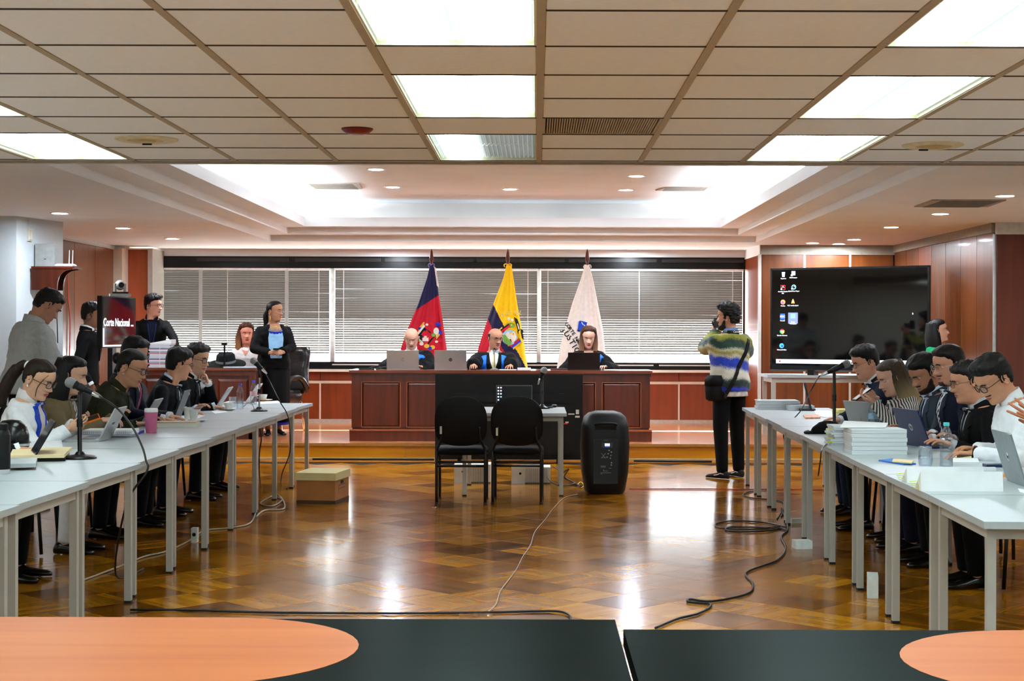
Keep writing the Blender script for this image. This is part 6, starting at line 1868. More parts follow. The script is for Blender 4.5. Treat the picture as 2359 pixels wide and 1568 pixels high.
# ---------- standing and seated at the back left
p = Person('man in grey fleece standing against the white pillar, head bowed', (106, 700), 12.6, face=-52, seated=False, size=1.06, lean=10, head_yaw=-4, head_pitch=38, tone=(172, 124, 98), build=1.12)
p.arm('r', p.loc + p.R @ Vector((.02, .30, 1.13)), pole=(1, -.3, -.6), hand=(.6, .05, .5), palm=(-1, 0, 0), fingers=(-1, .4, .1)); p.arm('l', p.loc + p.R @ Vector((-.03, .34, 1.20)), pole=(-1, -.3, -.6), hand=(.6, .05, .5), palm=(1, 0, 0), fingers=(1, .4, .1)); p.stand(); p.body()
p.garment('fleece', C_sweat, grow=.026, sleeve_r=(.078, .070, .052), wrinkle=.010, z0=-.10); p.collar(C_sweat, 'fleece_collar', r=(.082, .078), z=(.452, .52), gap=.25, thick=.012)
p.collar(cloth('dark_collar_lining', (60, 66, 66)), 'collar_lining', r=(.074, .072), z=(.46, .515), gap=.3, thick=.006)
p.trousers(C_dark); p.shoes(M_shoe); p.face(brow=DARK, lids=.8); p.hair((22, 18, 16), short_mask(0.184, 0.150, .08, .045), crown_thick(.018, .007, .014), amp=.4, ns=90, vs=(1, 1, 1));

p = Person('man in black suit half hidden behind the tall display', (209, 724), 16.3, face=-80, seated=False, floor=0, lean=2, head_pitch=6, tone=(120, 82, 62))
p.hang('r'); p.hang('l'); p.stand(); p.suit(C_black, C_shirt, T_dark); p.face(brow=DARK, lids=.4); p.hair((14, 12, 11), short_mask(0.181, 0.150), crown_thick(.026, .010, .02))

p = Person('young man in black jacket and glasses leaning on the desk, looking right', (351, 703), 18.95, face=196, floor=PLAT, seated=False, size=1.02, lean=14, head_yaw=54, head_pitch=4, tone=(204, 148, 122))
p.arm('l', wr(408, 806, 18.62), pole=(-1, -.2, .2), hand=(.2, .2, .5), palm=(0, 0, -1), fingers=(-.3, 1, -.3)); p.arm('r', wr(322, 815, 18.62), pole=(1, -.2, .0), palm=(0, 0, -1)); p.stand()
p.suit(C_black, cloth('dark_navy_shirt', (18, 24, 44), .8), None, vz=.06, vw=.08, cuffs=False); p.face(brow=DARK, lids=.2, glasses=dict(rgb=(22, 18, 18), thick=.002, rnd=2.4)); p.hair((30, 22, 19), short_mask(0.186, 0.160, .09, .05), crown_thick(.032, .012, .03), amp=.5, ns=70, vs=(1, 1, 1))
mb = MB(); mb.tube([p.t(-.05, .13, .44), p.t(-.03, .16, .3), p.t(0, .175, .15), p.t(.03, .16, .3), p.t(.05, .13, .44)], .003, 6, smooth=4); mb.build('lanyard', mat('navy_lanyard', (30, 50, 110), .6), p.root, smooth='all')

p = Person('seated woman with curly auburn hair in a white knitted top', (567, 768), 19.5, face=186, floor=PLAT, lean=4, head_yaw=12, head_pitch=4, fem=True, tone=(214, 138, 112), lips=(176, 40, 44))
p.arm('r', wr(545, 850, 19.2), pole=(.8, -.4, -.8)); p.arm('l', wr(600, 850, 19.2), pole=(-.8, -.4, -.8)); p.sit(); p.body(); p.garment('knit_top', C_knit, grow=.014, wrinkle=.006)
p.patch('neck_opening', p.skin, [(-.06, .47), (.06, .47), (.0, .36)], off=.003, thick=.002); p.collar(C_dark, 'neck_trim', r=(.070, .068), z=(.45, .462), gap=2.2, thick=.004)
p.trousers(C_dark); p.shoes(M_shoe); p.face(brow=(60, 34, 24), lids=.1)
p.hair((104, 52, 32), short_mask(0.196, 0.160, .09, .05), crown_thick(.024, .016, .03), amp=.6, ns=60, vs=(1, 1, 1))
curtain(p.HM, hair_mat((100, 50, 30), (140, 92, 56)), p.root, .200, -.13, lambda u: .068 + .006 * u, lambda u: .092 + .030 * math.sin(min(1, u * 1.2) * 2.2), lambda u: 1.95 + .2 * math.sin(u * 2), wave=.016, flare=.12, tip=1)
seat_at(p, 'dark chair under the woman with curly hair')

p = Person('standing woman in black cardigan, light blue blouse and beaded necklace', (631, 716), 18.75, face=200, floor=PLAT, seated=False, size=.97, lean=-2, head_yaw=44, head_pitch=2, fem=True, wide=1.04, build=1.16, tone=(178, 128, 98), lips=(140, 66, 58))
p.arm('r', wr(622, 812, 18.42), pole=(1, -.3, -.5), hand=(.55, .05, .6), palm=(-.6, -.5, -.3), fingers=(-1, .35, .05)); p.arm('l', wr(652, 811, 18.42), pole=(-1, -.3, -.5), hand=(.55, .05, .6), palm=(.6, -.5, -.3), fingers=(1, .35, .0)); p.stand(spread=.07, step=.02); p.body()
p.garment('cardigan', C_black, grow=.018, z0=-.10, sleeve_r=(.072, .064, .050), wrinkle=.006, belly=.03)
p.patch('blouse', C_lblue, [(-.075, .40), (.075, .40), (.095, .30), (.085, .12), (.07, .04), (-.07, .04), (-.085, .12), (-.095, .30)], off=.008, thick=.012)
p.patch('blouse_trim', C_cobalt, [(-.082, .405), (.082, .405), (.088, .375), (.066, .350), (.044, .362), (.022, .345), (0, .356), (-.022, .345), (-.044, .362), (-.066, .350), (-.088, .375)], off=.016, thick=.010)
p.patch('neckline', p.skin, [(-.06, .475), (.06, .475), (.075, .40), (-.075, .40)], off=.006, thick=.003)
mb = MB()
for k in range(5):
    r = .062 + .006 * k
    mb.tube([p.t(math.sin(a) * r, (.066 + .012 * k) + math.cos(a) * (.05 + .012 * k), .462 - .016 * k - .02 * math.cos(a)) for a in [-1.7 + 3.4 * i / 14 for i in range(15)]], .0055, 7)
mb.build('beaded_necklace', mat('pale_gold_beads', (206, 186, 126), .35, bump=1.0, bscale=120), p.root, smooth='all')
for sx in (-1, 1): MB().tube([p.HM @ Vector((sx * .08, -.005, .068)), p.HM @ Vector((sx * .084, -.002, .03)), p.HM @ Vector((sx * .084, 0, -.01))], [.004, .008, .006], 8, smooth=3).build('earring', M_gold, p.root, smooth='all')
rg = []
for z, rx, ry in ((.97, .165, .13), (.88, .205, .165), (.6, .20, .165), (.35, .195, .16), (.17, .20, .17)): rg.append([Vector((math.cos(a) * rx * (1 + .03 * math.sin(a * 9)), math.sin(a) * ry * (1 + .04 * math.sin(a * 7)) - .01, z * .97)) for a in [2 * PI * i / 48 for i in range(48)]])
MB().loft(rg).build('skirt', C_dark, p.root, smooth='all')
rg = [[Vector((math.cos(a) * r, math.sin(a) * r * .85 - .01, z)) for a in [2 * PI * i / 40 for i in range(40)]] for z, r in ((.20, .185), (.13, .19))]
MB().loft(rg).build('petticoat_hem', C_cobalt, p.root, smooth='all'); p.shoes(M_shoe)
p.face(brow=DARK, lids=.15, glasses=dict(rgb=(150, 130, 120), thick=.0012, metal=True, rnd=2.2)); p.hair((14, 11, 11), short_mask(0.198, 0.175, .11, .05), crown_thick(.012, .009, .004), amp=.1, vs=(1, .3, 1))
mb = MB(); mb.tube([p.HM @ Vector(v) for v in ((0, -.10, .11), (0, -.125, .06), (0, -.12, -.02), (0, -.11, -.12))], [.03, .036, .032, .02], 12, smooth=4); mb.build('ponytail', hair_mat((13, 10, 10)), p.root, smooth='all')
MB().b2((-.035, -.006, -.012), (.035, .008, .012)).build('remote', M_black, p.root, bevel=.004, loc=p.w(wr(636, 804, 18.36)))

# ---------- the three judges
def robe_and_stole(p, shirt=None, tie=None):
    p.garment('robe', C_robe, grow=.020, sleeve_r=(.085, .085, .085), wrinkle=.010, z0=-.10)
    for sx in (-1, 1):
        p.patch('stole', C_stole, [(sx * .090, .445), (sx * .150, .43), (sx * .195, .39), (sx * .195, .32), (sx * .165, .22), (sx * .12, .15), (sx * .115, -.05), (sx * .045, -.05), (sx * .045, .15), (sx * .085, .22), (sx * .095, .33)], off=.010, thick=.006)
    if shirt is not None:
        p.patch('shirt_front', shirt, [(-.065, .468), (-.03, .484), (.03, .484), (.065, .468), (.05, .38), (0, .24), (-.05, .38)], off=.006)
        p.patch('tie', tie, [(-.013, .474), (.013, .474), (.010, .445), (.022, .30), (0, .25), (-.022, .30), (-.010, .445)], off=.012, thick=.004)
        p.collar(shirt, 'shirt_collar')
    p.patch('robe_edge', C_robe, [(-.09, .45), (-.06, .47), (-.045, .37), (0, .22), (.045, .37), (.06, .47), (.09, .45), (.07, .35), (0, .16), (-.07, .35)], off=.013, thick=.005)
p = Person('bald judge in black robe with blue stole behind a silver laptop', (948, 777), 18.62, face=180, floor=PLAT, lean=8, head_pitch=22, head_yaw=4, tone=(222, 166, 142), wide=1.02, build=1.08)
p.arm('r', wr(905, 842, 18.3), pole=(1, -.3, -.7), palm=(0, 0, -1)); p.arm('l', wr(970, 845, 18.3), pole=(-1, -.3, -.7), palm=(0, 0, -1)); p.sit(); p.body(); robe_and_stole(p, C_shirt, T_dark); p.trousers(C_dark); p.shoes(M_shoe)
p.face(brow=(150, 110, 90), lids=.8, glasses=dict(rgb=(170, 160, 150), thick=.0010, metal=True, rnd=3))
seat_at(p, 'dark chair under the bald judge')
p = Person('judge with glasses and yellow tie in black robe with blue stole, middle of the bench', (1140, 778), 18.62, face=180, floor=PLAT, lean=6, head_pitch=10, head_yaw=26, tone=(190, 132, 104), build=1.08)
p.arm('r', wr(1092, 841, 18.15), pole=(1, -.3, -.7), hand=(.4, .08, .5), palm=(0, 0, -1), fingers=(.1, 1, 0)); p.arm('l', wr(1176, 842, 18.15), pole=(-1, -.3, -.7), hand=(.2, .12, .4), palm=(0, 0, -1), fingers=(.1, 1, 0)); p.sit(); p.body(); robe_and_stole(p, C_shirt, T_yel); p.trousers(C_dark); p.shoes(M_shoe)
p.face(brow=(60, 48, 42), lids=.45, glasses=dict(rgb=(40, 32, 30), thick=.0016, rnd=2.8)); p.hair((44, 36, 32), lambda x, y, z: min(short_mask(0.200, 0.160, .09, .05)(x, y, z), (.165 - z) / .01, (-.0 - y + .02) / .01), .010, amp=.3)
o = MB().lathe([(.024, 0), (.024, .004), (.018, .006)], c=p.t(-.085, .175, .14), axis=p.TM.to_3x3() @ Vector((0, 1, 0)), n=20).build('badge', M_gold, p.root, smooth=True)
seat_at(p, 'dark chair under the middle judge')
p = Person('judge with long reddish brown hair in black robe with blue stole, behind a black laptop', (1356, 775), 18.62, face=180, floor=PLAT, lean=9, head_pitch=18, head_yaw=0, fem=True, tone=(218, 172, 150), lips=(170, 24, 36))
p.arm('r', wr(1325, 845, 18.3), pole=(1, -.3, -.7), palm=(0, 0, -1)); p.arm('l', wr(1395, 845, 18.3), pole=(-1, -.3, -.7), palm=(0, 0, -1)); p.sit(); p.body(); robe_and_stole(p); p.trousers(C_dark); p.shoes(M_shoe)
p.patch('neckline', p.skin, [(-.06, .48), (.06, .48), (.04, .38), (0, .33), (-.04, .38)], off=.014, thick=.003)
p.face(brow=(70, 44, 32), lids=.7); p.hair((92, 50, 34), short_mask(0.204, 0.160, .09, .05), crown_thick(.022, .014, .014), amp=.2)
curtain(p.HM, hair_mat((92, 52, 36), (150, 108, 80)), p.root, .205, -.15, lambda u: .066 + .008 * u, lambda u: .090 + .018 * math.sin(min(1, u * 1.3) * 2.4), lambda u: 2.05 + .35 * math.sin(u * 2.4), flare=.08, tip=1)
mb = MB()
for i in range(15):
    a = -1.6 + 3.2 * i / 14; mb.ball(p.t(math.sin(a) * .07, .035 + math.cos(a) * .075, .452 - .035 * math.cos(a)), .0085, 10, 7)
mb.build('pearl_necklace', M_pearl, p.root, smooth='all')
seat_at(p, 'dark chair under the judge with long hair')

# ---------- photographer
def sweater_mat():
    m = bpy.data.materials.new('multicolour_fleece'); m.use_nodes = True; nt = m.node_tree; N = nt.nodes; L = nt.links; b = N['Principled BSDF']
    tc = N.new('ShaderNodeTexCoord'); mp = N.new('ShaderNodeMapping'); mp.inputs['Rotation'].default_value = (0, math.radians(-9), 0); L.new(tc.outputs['Object'], mp.inputs[0])
    sx = N.new('ShaderNodeSeparateXYZ'); L.new(mp.outputs[0], sx.inputs[0])
    nz = N.new('ShaderNodeTexNoise'); nz.inputs['Scale'].default_value = 4.5; nz.inputs['Detail'].default_value = 2; mp2 = N.new('ShaderNodeMapping'); mp2.inputs['Scale'].default_value = (1, 1, .45); L.new(tc.outputs['Object'], mp2.inputs[0]); L.new(mp2.outputs[0], nz.inputs[0])
    n2 = N.new('ShaderNodeTexNoise'); n2.inputs['Scale'].default_value = 130; L.new(tc.outputs['Object'], n2.inputs[0])
    a1 = N.new('ShaderNodeMath'); a1.operation = 'MULTIPLY_ADD'; a1.inputs[1].default_value = .15; L.new(nz.outputs['Fac'], a1.inputs[0]); L.new(sx.outputs[2], a1.inputs[2])
    a2 = N.new('ShaderNodeMath'); a2.operation = 'MULTIPLY_ADD'; a2.inputs[1].default_value = .07; L.new(n2.outputs['Fac'], a2.inputs[0]); L.new(a1.outputs[0], a2.inputs[2])
    mr = N.new('ShaderNodeMapRange'); mr.inputs['From Min'].default_value = .955; mr.inputs['From Max'].default_value = 1.625; L.new(a2.outputs[0], mr.inputs[0])
    rp = N.new('ShaderNodeValToRGB'); e = rp.color_ramp.elements
    cols = [(0, (16, 40, 170)), (.06, (24, 50, 180)), (.09, (12, 30, 24)), (.18, (14, 46, 38)), (.23, (210, 208, 190)), (.32, (222, 220, 204)), (.37, (24, 60, 176)), (.47, (20, 56, 186)), (.51, (212, 210, 184)), (.56, (150, 138, 24)), (.60, (206, 206, 176)), (.64, (16, 62, 48)), (.74, (10, 44, 36)), (.79, (128, 128, 22)), (.87, (132, 132, 26)), (.92, (14, 54, 42)), (1, (10, 40, 34))]
    e[0].position = 0; e[0].color = srgb(*cols[0][1]); e[1].position = 1; e[1].color = srgb(*cols[-1][1])
    for pos, c in cols[1:-1]: x = e.new(pos); x.color = srgb(*c)
    L.new(mr.outputs[0], rp.inputs[0]); L.new(rp.outputs[0], b.inputs['Base Color']); b.inputs['Roughness'].default_value = .95; b.inputs['Sheen Weight'].default_value = .3
    bp = N.new('ShaderNodeBump'); bp.inputs['Strength'].default_value = .5; bp.inputs['Distance'].default_value = .006; L.new(n2.outputs['Fac'], bp.inputs['Height']); L.new(bp.outputs[0], b.inputs['Normal'])
    return m
p = Person('photographer in a multicoloured fleece seen from behind, raising a camera', (1680, 729), 15.25, face=34, seated=False, size=1.0, lean=-1, head_yaw=26, head_pitch=2, tone=(186, 130, 104), build=1.12)
p.arm('l', wr(1652, 764, 15.55), pole=(-1, -.35, -.75), hand=(.9, .05, .6), palm=(.5, 0, 1), fingers=(.4, 1, .3)); p.arm('r', wr(1682, 766, 15.62), pole=(1, .1, -1), hand=(.9, .05, .6), palm=(-1, 0, 0), fingers=(-.3, 1, .4)); p.stand(spread=.135, step=.03); p.body()
p.garment('fleece', sweater_mat(), grow=.028, sleeve_r=(.080, .076, .055), z0=-.10, wrinkle=.008); p.trousers(C_dark, r=(.10, .074, .055)); p.shoes(mat('black_canvas_shoe', (12, 12, 13), .8), stripe=mat('white_stripe', (225, 225, 225), .6))
rg = [[p.t(math.cos(a) * rx, -.005 + math.sin(a) * ry, z) for a in [2 * PI * i / 40 for i in range(40)]] for z, rx, ry in ((-.04, .19, .146), (-.145, .202, .158), (-.15, .197, .153))]
MB().loft(rg).build('shirt_hem', cloth('speckled_white_shirt', (220, 220, 218), .85, var=.25), p.root, smooth='all')
p.collar(cloth('denim_collar', (110, 140, 190)), 'shirt_collar', r=(.074, .070), z=(.468, .525), gap=.6)
p.collar(M_black, 'camera_strap', r=(.084, .080), z=(.462, .503), gap=1.0, thick=.004)
st_ = (p.TM @ Matrix.Rotation(0, 4, 'Z'))
text_obj('strap_lettering', 'Canon', .032, C_shirt, p.root, Matrix.Translation(p.t(0.0, -.097, .4945)) @ p.T @ Matrix.Rotation(PI / 2, 4, 'X') @ Matrix.Rotation(0, 4, 'Y'), .0006, bold=.0006)
p.face(brow=DARK, lids=.6); p.hair((24, 19, 17), short_mask(0.184, 0.155, .08, .045), crown_thick(.032, .020, .026), amp=.7, ns=80, vs=(1, 1, 1)); p.beard((30, 22, 18), thick=.008)
# strap of the shoulder bag, laid over the back, and the bag at the left hip
surf = p.surf
pts = []
for i in range(17):
    u = i / 16; x, z = .145 + (-.185 - .145) * u, .42 + (-.16 - .42) * u
    o_ = p.t(x, -.6, z); h = surf.ray_cast(o_, (p.TM.to_3x3() @ Vector((0, 1, 0))), 2)
    q = (h[0] + p.TM.to_3x3() @ Vector((0, -.008, 0))) if h[0] is not None else p.t(x, -.14, z)
    pts.append(q)
mb = MB(); mb.loft([[q + p.TM.to_3x3() @ Vector((dx, dy, dz)) for dx, dy, dz in ((-.016, -.004, .010), (.016, -.004, -.010), (.016, .004, -.010), (-.016, .004, .010))] for q in pts]); mb.build('bag_strap', M_black, p.root)
PH = p
bagc = P(1652, 893, 15.12)
t = thing('camera_bag', 'black shoulder bag hanging at the left hip of the photographer', 'bag', (bagc.x, bagc.y, bagc.z - .13), math.radians(34))
mb = MB(); mb.loft([[(math.copysign(abs(math.cos(a)) ** .6, math.cos(a)) * .125 * k, math.copysign(abs(math.sin(a)) ** .6, math.sin(a)) * .075 * k, z) for a in [2 * PI * i / 28 for i in range(28)]] for k, z in ((.7, 0), (.95, .02), (1.0, .12), (.95, .2), (.8, .245))]); mb.build('bag_body', cloth('black_nylon', (12, 12, 13), .7), t, smooth='all')
MB().loft([[(math.copysign(abs(math.cos(a)) ** .6, math.cos(a)) * .13 * k, math.copysign(abs(math.sin(a)) ** .6, math.sin(a)) * .08 * k, z) for a in [2 * PI * i / 28 for i in range(28)]] for k, z in ((1.0, .15), (1.0, .21), (.8, .255))]).build('flap', _mats['black_nylon'], t, smooth='all')
cc = P(1662, 743, 15.50)
t = thing('photo_camera', 'black camera held up to the eye of the photographer', 'camera', cc, math.radians(32))
MB().b2((-.07, -.03, -.05), (.07, .035, .05)).build('body', M_black, t, bevel=.01); MB().b2((-.03, -.03, .05), (.03, .03, .075)).build('viewfinder', M_black, t, bevel=.008)
MB().lathe([(.036, 0), (.038, .02), (.040, .05), (.043, .075), (.038, .075), (.034, .07)], c=(0, .03, 0), axis=(0, 1, 0), n=24).build('lens', M_blackm, t, smooth=True)

# ---------- right row
p = Person('man in navy suit and thin glasses, farthest of the right row', (1997, 831), 12.2, face=90, lean=22, head_yaw=8, head_pitch=20, tone=(206, 150, 124))
p.arm('l', wt(1932, 932, 11.75), pole=(-.5, -.6, -1), hand=(.3, .08, .4), palm=(0, 0, -1), fingers=(-.1, 1, -.1)); p.arm('r', wt(1935, 925, 12.1), pole=(.5, -.6, -1), hand=(.3, .08, .4), palm=(0, 0, -1), fingers=(-.1, 1, 0)); p.sit()
p.suit(C_blue_suit, C_shirt, T_burg, vz=.12); p.face(brow=DARK, lids=.6, glasses=dict(rgb=(60, 50, 50), thick=.0012, rnd=2.6, metal=True)); p.hair((14, 12, 13), short_mask(0.182, 0.148), crown_thick(.026, .010, .024))
seat_at(p, 'black office chair under the farthest man of the right row')
p = Person('woman with long fair hair in striped blouse reading a phone', (2057, 866), 11.3, face=90, lean=12, head_yaw=14, head_pitch=24, fem=True, tone=(206, 158, 136), lips=(150, 72, 72))
p.arm('l', wr(2014, 926, 11.05), pole=(-.6, -.5, -1), hand=(.6, .06, .5), palm=(.3, 0, 1), fingers=(.3, 1, .3)); p.arm('r', wr(2016, 916, 11.4), pole=(.6, -.4, -1), hand=(.6, .1, .5), palm=(-.6, 0, .2), fingers=(-.3, 1, .4)); p.sit(); p.body()
p.garment('blouse', C_blouse, grow=.014, sleeve_r=(.070, .066, .046), wrinkle=.007)
p.patch('neck_bow', C_blouse, [(-.03, .47), (.03, .47), (.055, .38), (.03, .26), (0, .36), (-.03, .26), (-.055, .38)], off=.016, thick=.010); p.collar(C_blouse, 'blouse_collar', r=(.066, .062), z=(.46, .51), gap=.05)
p.trousers(C_dark); p.shoes(M_shoe); p.face(brow=(60, 44, 34), lids=.8)
p.hair((84, 68, 54), short_mask(0.194, 0.175, .10, .05), crown_thick(.014, .010, .006), amp=.15, vs=(1, .3, 1))
curtain(p.HM, hair_mat((84, 68, 54), (186, 160, 116)), p.root, .208, -.30, lambda u: .066, lambda u: .086 + .018 * math.sin(min(1, u * 1.3) * 2.6), lambda u: 2.2 + .15 * math.sin(u * 3), flare=-.05, sweep=-.06, tip=1)
seat_at(p, 'black office chair under the woman in the striped blouse')
p = Person('bearded man in grey suit looking down, third in the right row', (2133, 856), 10.65, face=90, lean=16, head_yaw=16, head_pitch=30, tone=(170, 116, 90), build=1.06)
p.arm('l', wt(2076, 972, 10.3), pole=(-.6, -.6, -1), hand=(.3, .08, .4), palm=(0, 0, -1), fingers=(0, 1, -.05)); p.arm('r', wt(2080, 962, 10.75), pole=(.6, -.6, -1), palm=(0, 0, -1)); p.sit()
p.suit(C_grey, C_blue_shirt, cloth('navy_tie', (22, 26, 44), .6), vz=.10); p.face(brow=DARK, lids=.85); p.hair((14, 12, 13), short_mask(0.184, 0.160, .09, .05), crown_thick(.026, .012, .022), amp=.4, vs=(1, .4, 1)); p.beard((52, 38, 32), thick=.0035)
seat_at(p, 'black office chair under the man in the grey suit')
p = Person('man in navy suit with striped tie and metal glasses, fourth in the right row', (2190, 838), 10.15, face=90, lean=10, head_yaw=14, head_pitch=14, tone=(190, 134, 108), wide=1.05, build=1.1)
p.arm('l', wt(2150, 996, 9.75), pole=(-.6, -.6, -1), hand=(.3, .08, .4), palm=(0, 0, -1), fingers=(-.2, 1, 0)); p.arm('r', wt(2150, 985, 10.2), pole=(.6, -.6, -1), palm=(0, 0, -1)); p.sit()
p.suit(C_navy, C_shirt, T_stripe, vz=.12); p.face(brow=DARK, lids=.4, glasses=dict(rgb=(190, 180, 160), thick=.0013, metal=True, rnd=2.6)); p.hair((26, 18, 16), short_mask(0.188, 0.155, .09, .05), crown_thick(.020, .009, .02), amp=.15, vs=(1, .3, 1)); p.beard((84, 62, 52), lambda x, y, z: max(moustache_mask()(x, y, z), min((.026 - z) / .004, (z + .012) / .005, (.026 - abs(x)) / .005) if y > .05 else -1), thick=.002, name='goatee')
seat_at(p, 'black office chair under the man with the striped tie')
p = Person('man in black suit with grey-black hair, fifth in the right row', (2236, 876), 9.55, face=90, lean=14, head_yaw=-4, head_pitch=14, tone=(196, 138, 108), wide=1.03)
p.arm('l', wt(2196, 1004, 9.25), pole=(-.6, -.6, -1), hand=(.3, .08, .4), palm=(0, 0, -1)); p.arm('r', wt(2196, 990, 9.65), pole=(.6, -.6, -1), palm=(0, 0, -1)); p.sit()
p.suit(C_black, cloth('light_grey_shirt', (170, 172, 176), .8), T_dark, vz=.12); p.face(brow=(50, 44, 42), lids=.4, glasses=dict(rgb=(120, 96, 70), thick=.0016, metal=True, rnd=2.6)); p.hair((36, 32, 31), short_mask(0.182, 0.155, .09, .045), crown_thick(.018, .010, .016), amp=.5, ns=80, vs=(1, 1, .6))
seat_at(p, 'black office chair under the man in the black suit of the right row')
p = Person('man in white shirt and black glasses with a smartwatch, bending forward', (2293, 868), 8.75, face=90, lean=22, head_yaw=16, head_pitch=36, tone=(196, 140, 108), build=1.04)
p.arm('l', wt(2243, 1000, 8.62), pole=(-.7, -.3, -1), hand=(.3, .08, .4), palm=(0, .2, -1), fingers=(.2, 1, .05)); p.arm('r', wt(2246, 985, 8.95), pole=(.6, -.4, -1), hand=(.3, .08, .4), palm=(0, 0, -1)); p.sit(); p.body()
p.garment('shirt', C_shirt, grow=.016, sleeve_r=(.070, .064, .050), wrinkle=.010); p.collar(C_shirt, 'shirt_collar', r=(.070, .064), z=(.465, .53), gap=.5); p.trousers(C_dark); p.shoes(M_shoe)
p.face(brow=DARK, lids=.85, glasses=dict(rgb=(14, 13, 14), thick=.0024, rnd=3.2)); p.hair((16, 14, 15), short_mask(0.188, 0.160, .085, .045), crown_thick(.032, .013, .026), amp=.35, ns=60, vs=(1, .5, 1)); p.beard((70, 54, 46), moustache_mask(), .0016, 'moustache')
S, E, W_2, d, pn, hp = p.arms['l']; u = (W_2 - E).normalized()
MB().lathe([(.031, -.014), (.034, 0), (.031, .014)], c=W_2 - u * .012, axis=u, n=18).build('watch_strap', M_black, p.root, smooth=True); MB().box(W_2 - u * .012 + Vector((-.02, 0, .03)).normalized() * .034 , (.036, .036, .012), m=frame_from(u, Vector((.6, 0, -1)))).build('watch_case', M_black, p.root, bevel=.004)
p.patch('lanyard_card', mat('yellow_card', (226, 206, 130), .5), [(.03, .12), (.055, .12), (.055, .02), (.03, .02)], off=.012)
seat_at(p, 'black office chair under the man in the white shirt')
p = Person('person in navy suit beyond the right photo edge, only hands and cuff showing', (2640, 800), 7.35, face=90, lean=10, tone=(190, 120, 84))
p.arm('l', wr(2336, 990, 7.32), pole=(-.5, -.6, -1), hand=(.16, .20, .05), palm=(-.6, .15, .1), fingers=(.25, .85, .62)); p.arm('r', wr(2340, 985, 7.42), pole=(.5, -.6, -1), hand=(.22, .18, .1), palm=(.8, 0, .1), fingers=(-.1, .85, .6)); p.sit()
p.suit(C_navy, C_shirt, T_dark, cuffs=True); p.face(brow=DARK); p.hair((20, 16, 15), thick=crown_thick())
S, E, W_2, d, pn, hp = p.arms['l']; u = (W_2 - E).normalized()
MB().lathe([(.030, -.016), (.034, -.006), (.034, .006), (.030, .016)], c=W_2 - u * .004, axis=u, n=20).build('watch', M_silver, p.root, smooth=True)
hm = [M for sd, M in p.hands if sd == 'l'][0]
MB().lathe([(.0092, -.003), (.0102, 0), (.0092, .003)], c=hm @ Vector((.0105, .104, -.003)), axis=hm.to_3x3() @ Vector((.02, 1, -.1)), n=14, cap=False).build('ring', M_gold, p.root, smooth=True)
seat_at(p, 'black office chair at the near end of the right row')
# ---------- woman in green behind
p = Person('woman with long dark hair in green standing by the wood wall', (2158, 762), 16.2, face=-104, seated=False, floor=0, size=.93, lean=3, head_yaw=2, head_pitch=-6, fem=True, tone=(206, 156, 132), lips=(170, 36, 50))
p.hang('r'); p.hang('l'); p.stand(); p.body(); p.garment('green_top', C_green, grow=.016); p.trousers(C_dark); p.shoes(M_shoe); p.face(brow=DARK, lids=.5)
p.hair((20, 15, 14), short_mask(0.190, 0.170, .10, .05), crown_thick(.018, .012, .01), amp=.2)
curtain(p.HM, hair_mat((18, 14, 13)), p.root, .206, -.15, lambda u: .066 + .006 * u, lambda u: .090 + .026 * math.sin(min(1, u * 1.2) * 2.3), lambda u: 1.7 + .3 * math.sin(u * 2), flare=.15)

# chairs under the sitters
def sitter_chair(p, label):
    h = p.hipz - .085
    t = thing('office_chair', label, 'chair', (p.loc.x, p.loc.y, p.loc.z), p.root.rotation_euler[2], 'chairs under the seated people')
    pr = [(math.copysign(abs(math.cos(a)) ** .55, math.cos(a)) * .22, math.copysign(abs(math.sin(a)) ** .55, math.sin(a)) * .22 + .07) for a in [2 * PI * i / 24 for i in range(24)]]
    MB().loft([[(x * k, y * k, z) for x, y in pr] for k, z in ((.9, h - .07), (1, h - .05), (1, h - .02), (.94, h))]).build('seat', M_cush, t, smooth='all')
    bkr = [[(math.copysign(abs(math.cos(a)) ** .6, math.cos(a)) * .20 * k, -.235 - dy - .12 * (math.sin(a) * .2 * k), h + .30 + math.copysign(abs(math.sin(a)) ** .6, math.sin(a)) * .19 * k) for a in [2 * PI * i / 24 for i in range(24)]] for k, dy in ((.92, 0), (1, .012), (1, .03), (.9, .042))]
    MB().loft(bkr).build('backrest', M_cush, t, smooth=True)
    for sx in (-1, 1):
        MB().tube([(sx * .17, -.16, .012), (sx * .17, -.17, h - .05), (sx * .14, -.27, h + .2)], .012, 8, smooth=3).build('leg', M_blackm, t, smooth='all')
        MB().tube([(sx * .17, .24, h - .05), (sx * .18, .27, .012)], .012, 8).build('leg', M_blackm, t, smooth='all')
for p_, lab in people_seats: sitter_chair(p_, lab)
# ------------------------------------------------------------------ things on the tables
def on(px, py, z=TZ): return PZ(px, py, z)
M_silver_pc = mat('silver_laptop_lid', (176, 178, 178), .32, metal=.5, var=.03); M_dark_pc = mat('dark_laptop_lid', (52, 58, 62), .4, metal=.2, var=.05); M_black_pc = mat('black_laptop', (14, 14, 15), .35, var=.1)
M_white_pc = mat('pale_laptop_lid', (206, 208, 206), .4, var=.03); M_grey_pc = mat('grey_laptop_lid', (118, 122, 122), .4, metal=.3, var=.04); M_blue_pc = mat('blue_laptop_lid', (24, 40, 84), .3, metal=.35, var=.05)
M_keys = mat('black_keys', (18, 18, 20), .5)
def logo_hp(parent, M, r, disc, let, ring=False):
    mb = MB(); mb.lathe([(r, 0), (r, .0012)], n=28)
    for v in mb.bm.verts: v.co = M @ v.co
    o = mb.build('logo_disc', disc, parent)
    text_obj('logo_lettering', 'hp', r * 1.5, let, o, M @ Matrix.Translation((0, r * .12, .0014)), .0004, bold=.0004, shear=.25)
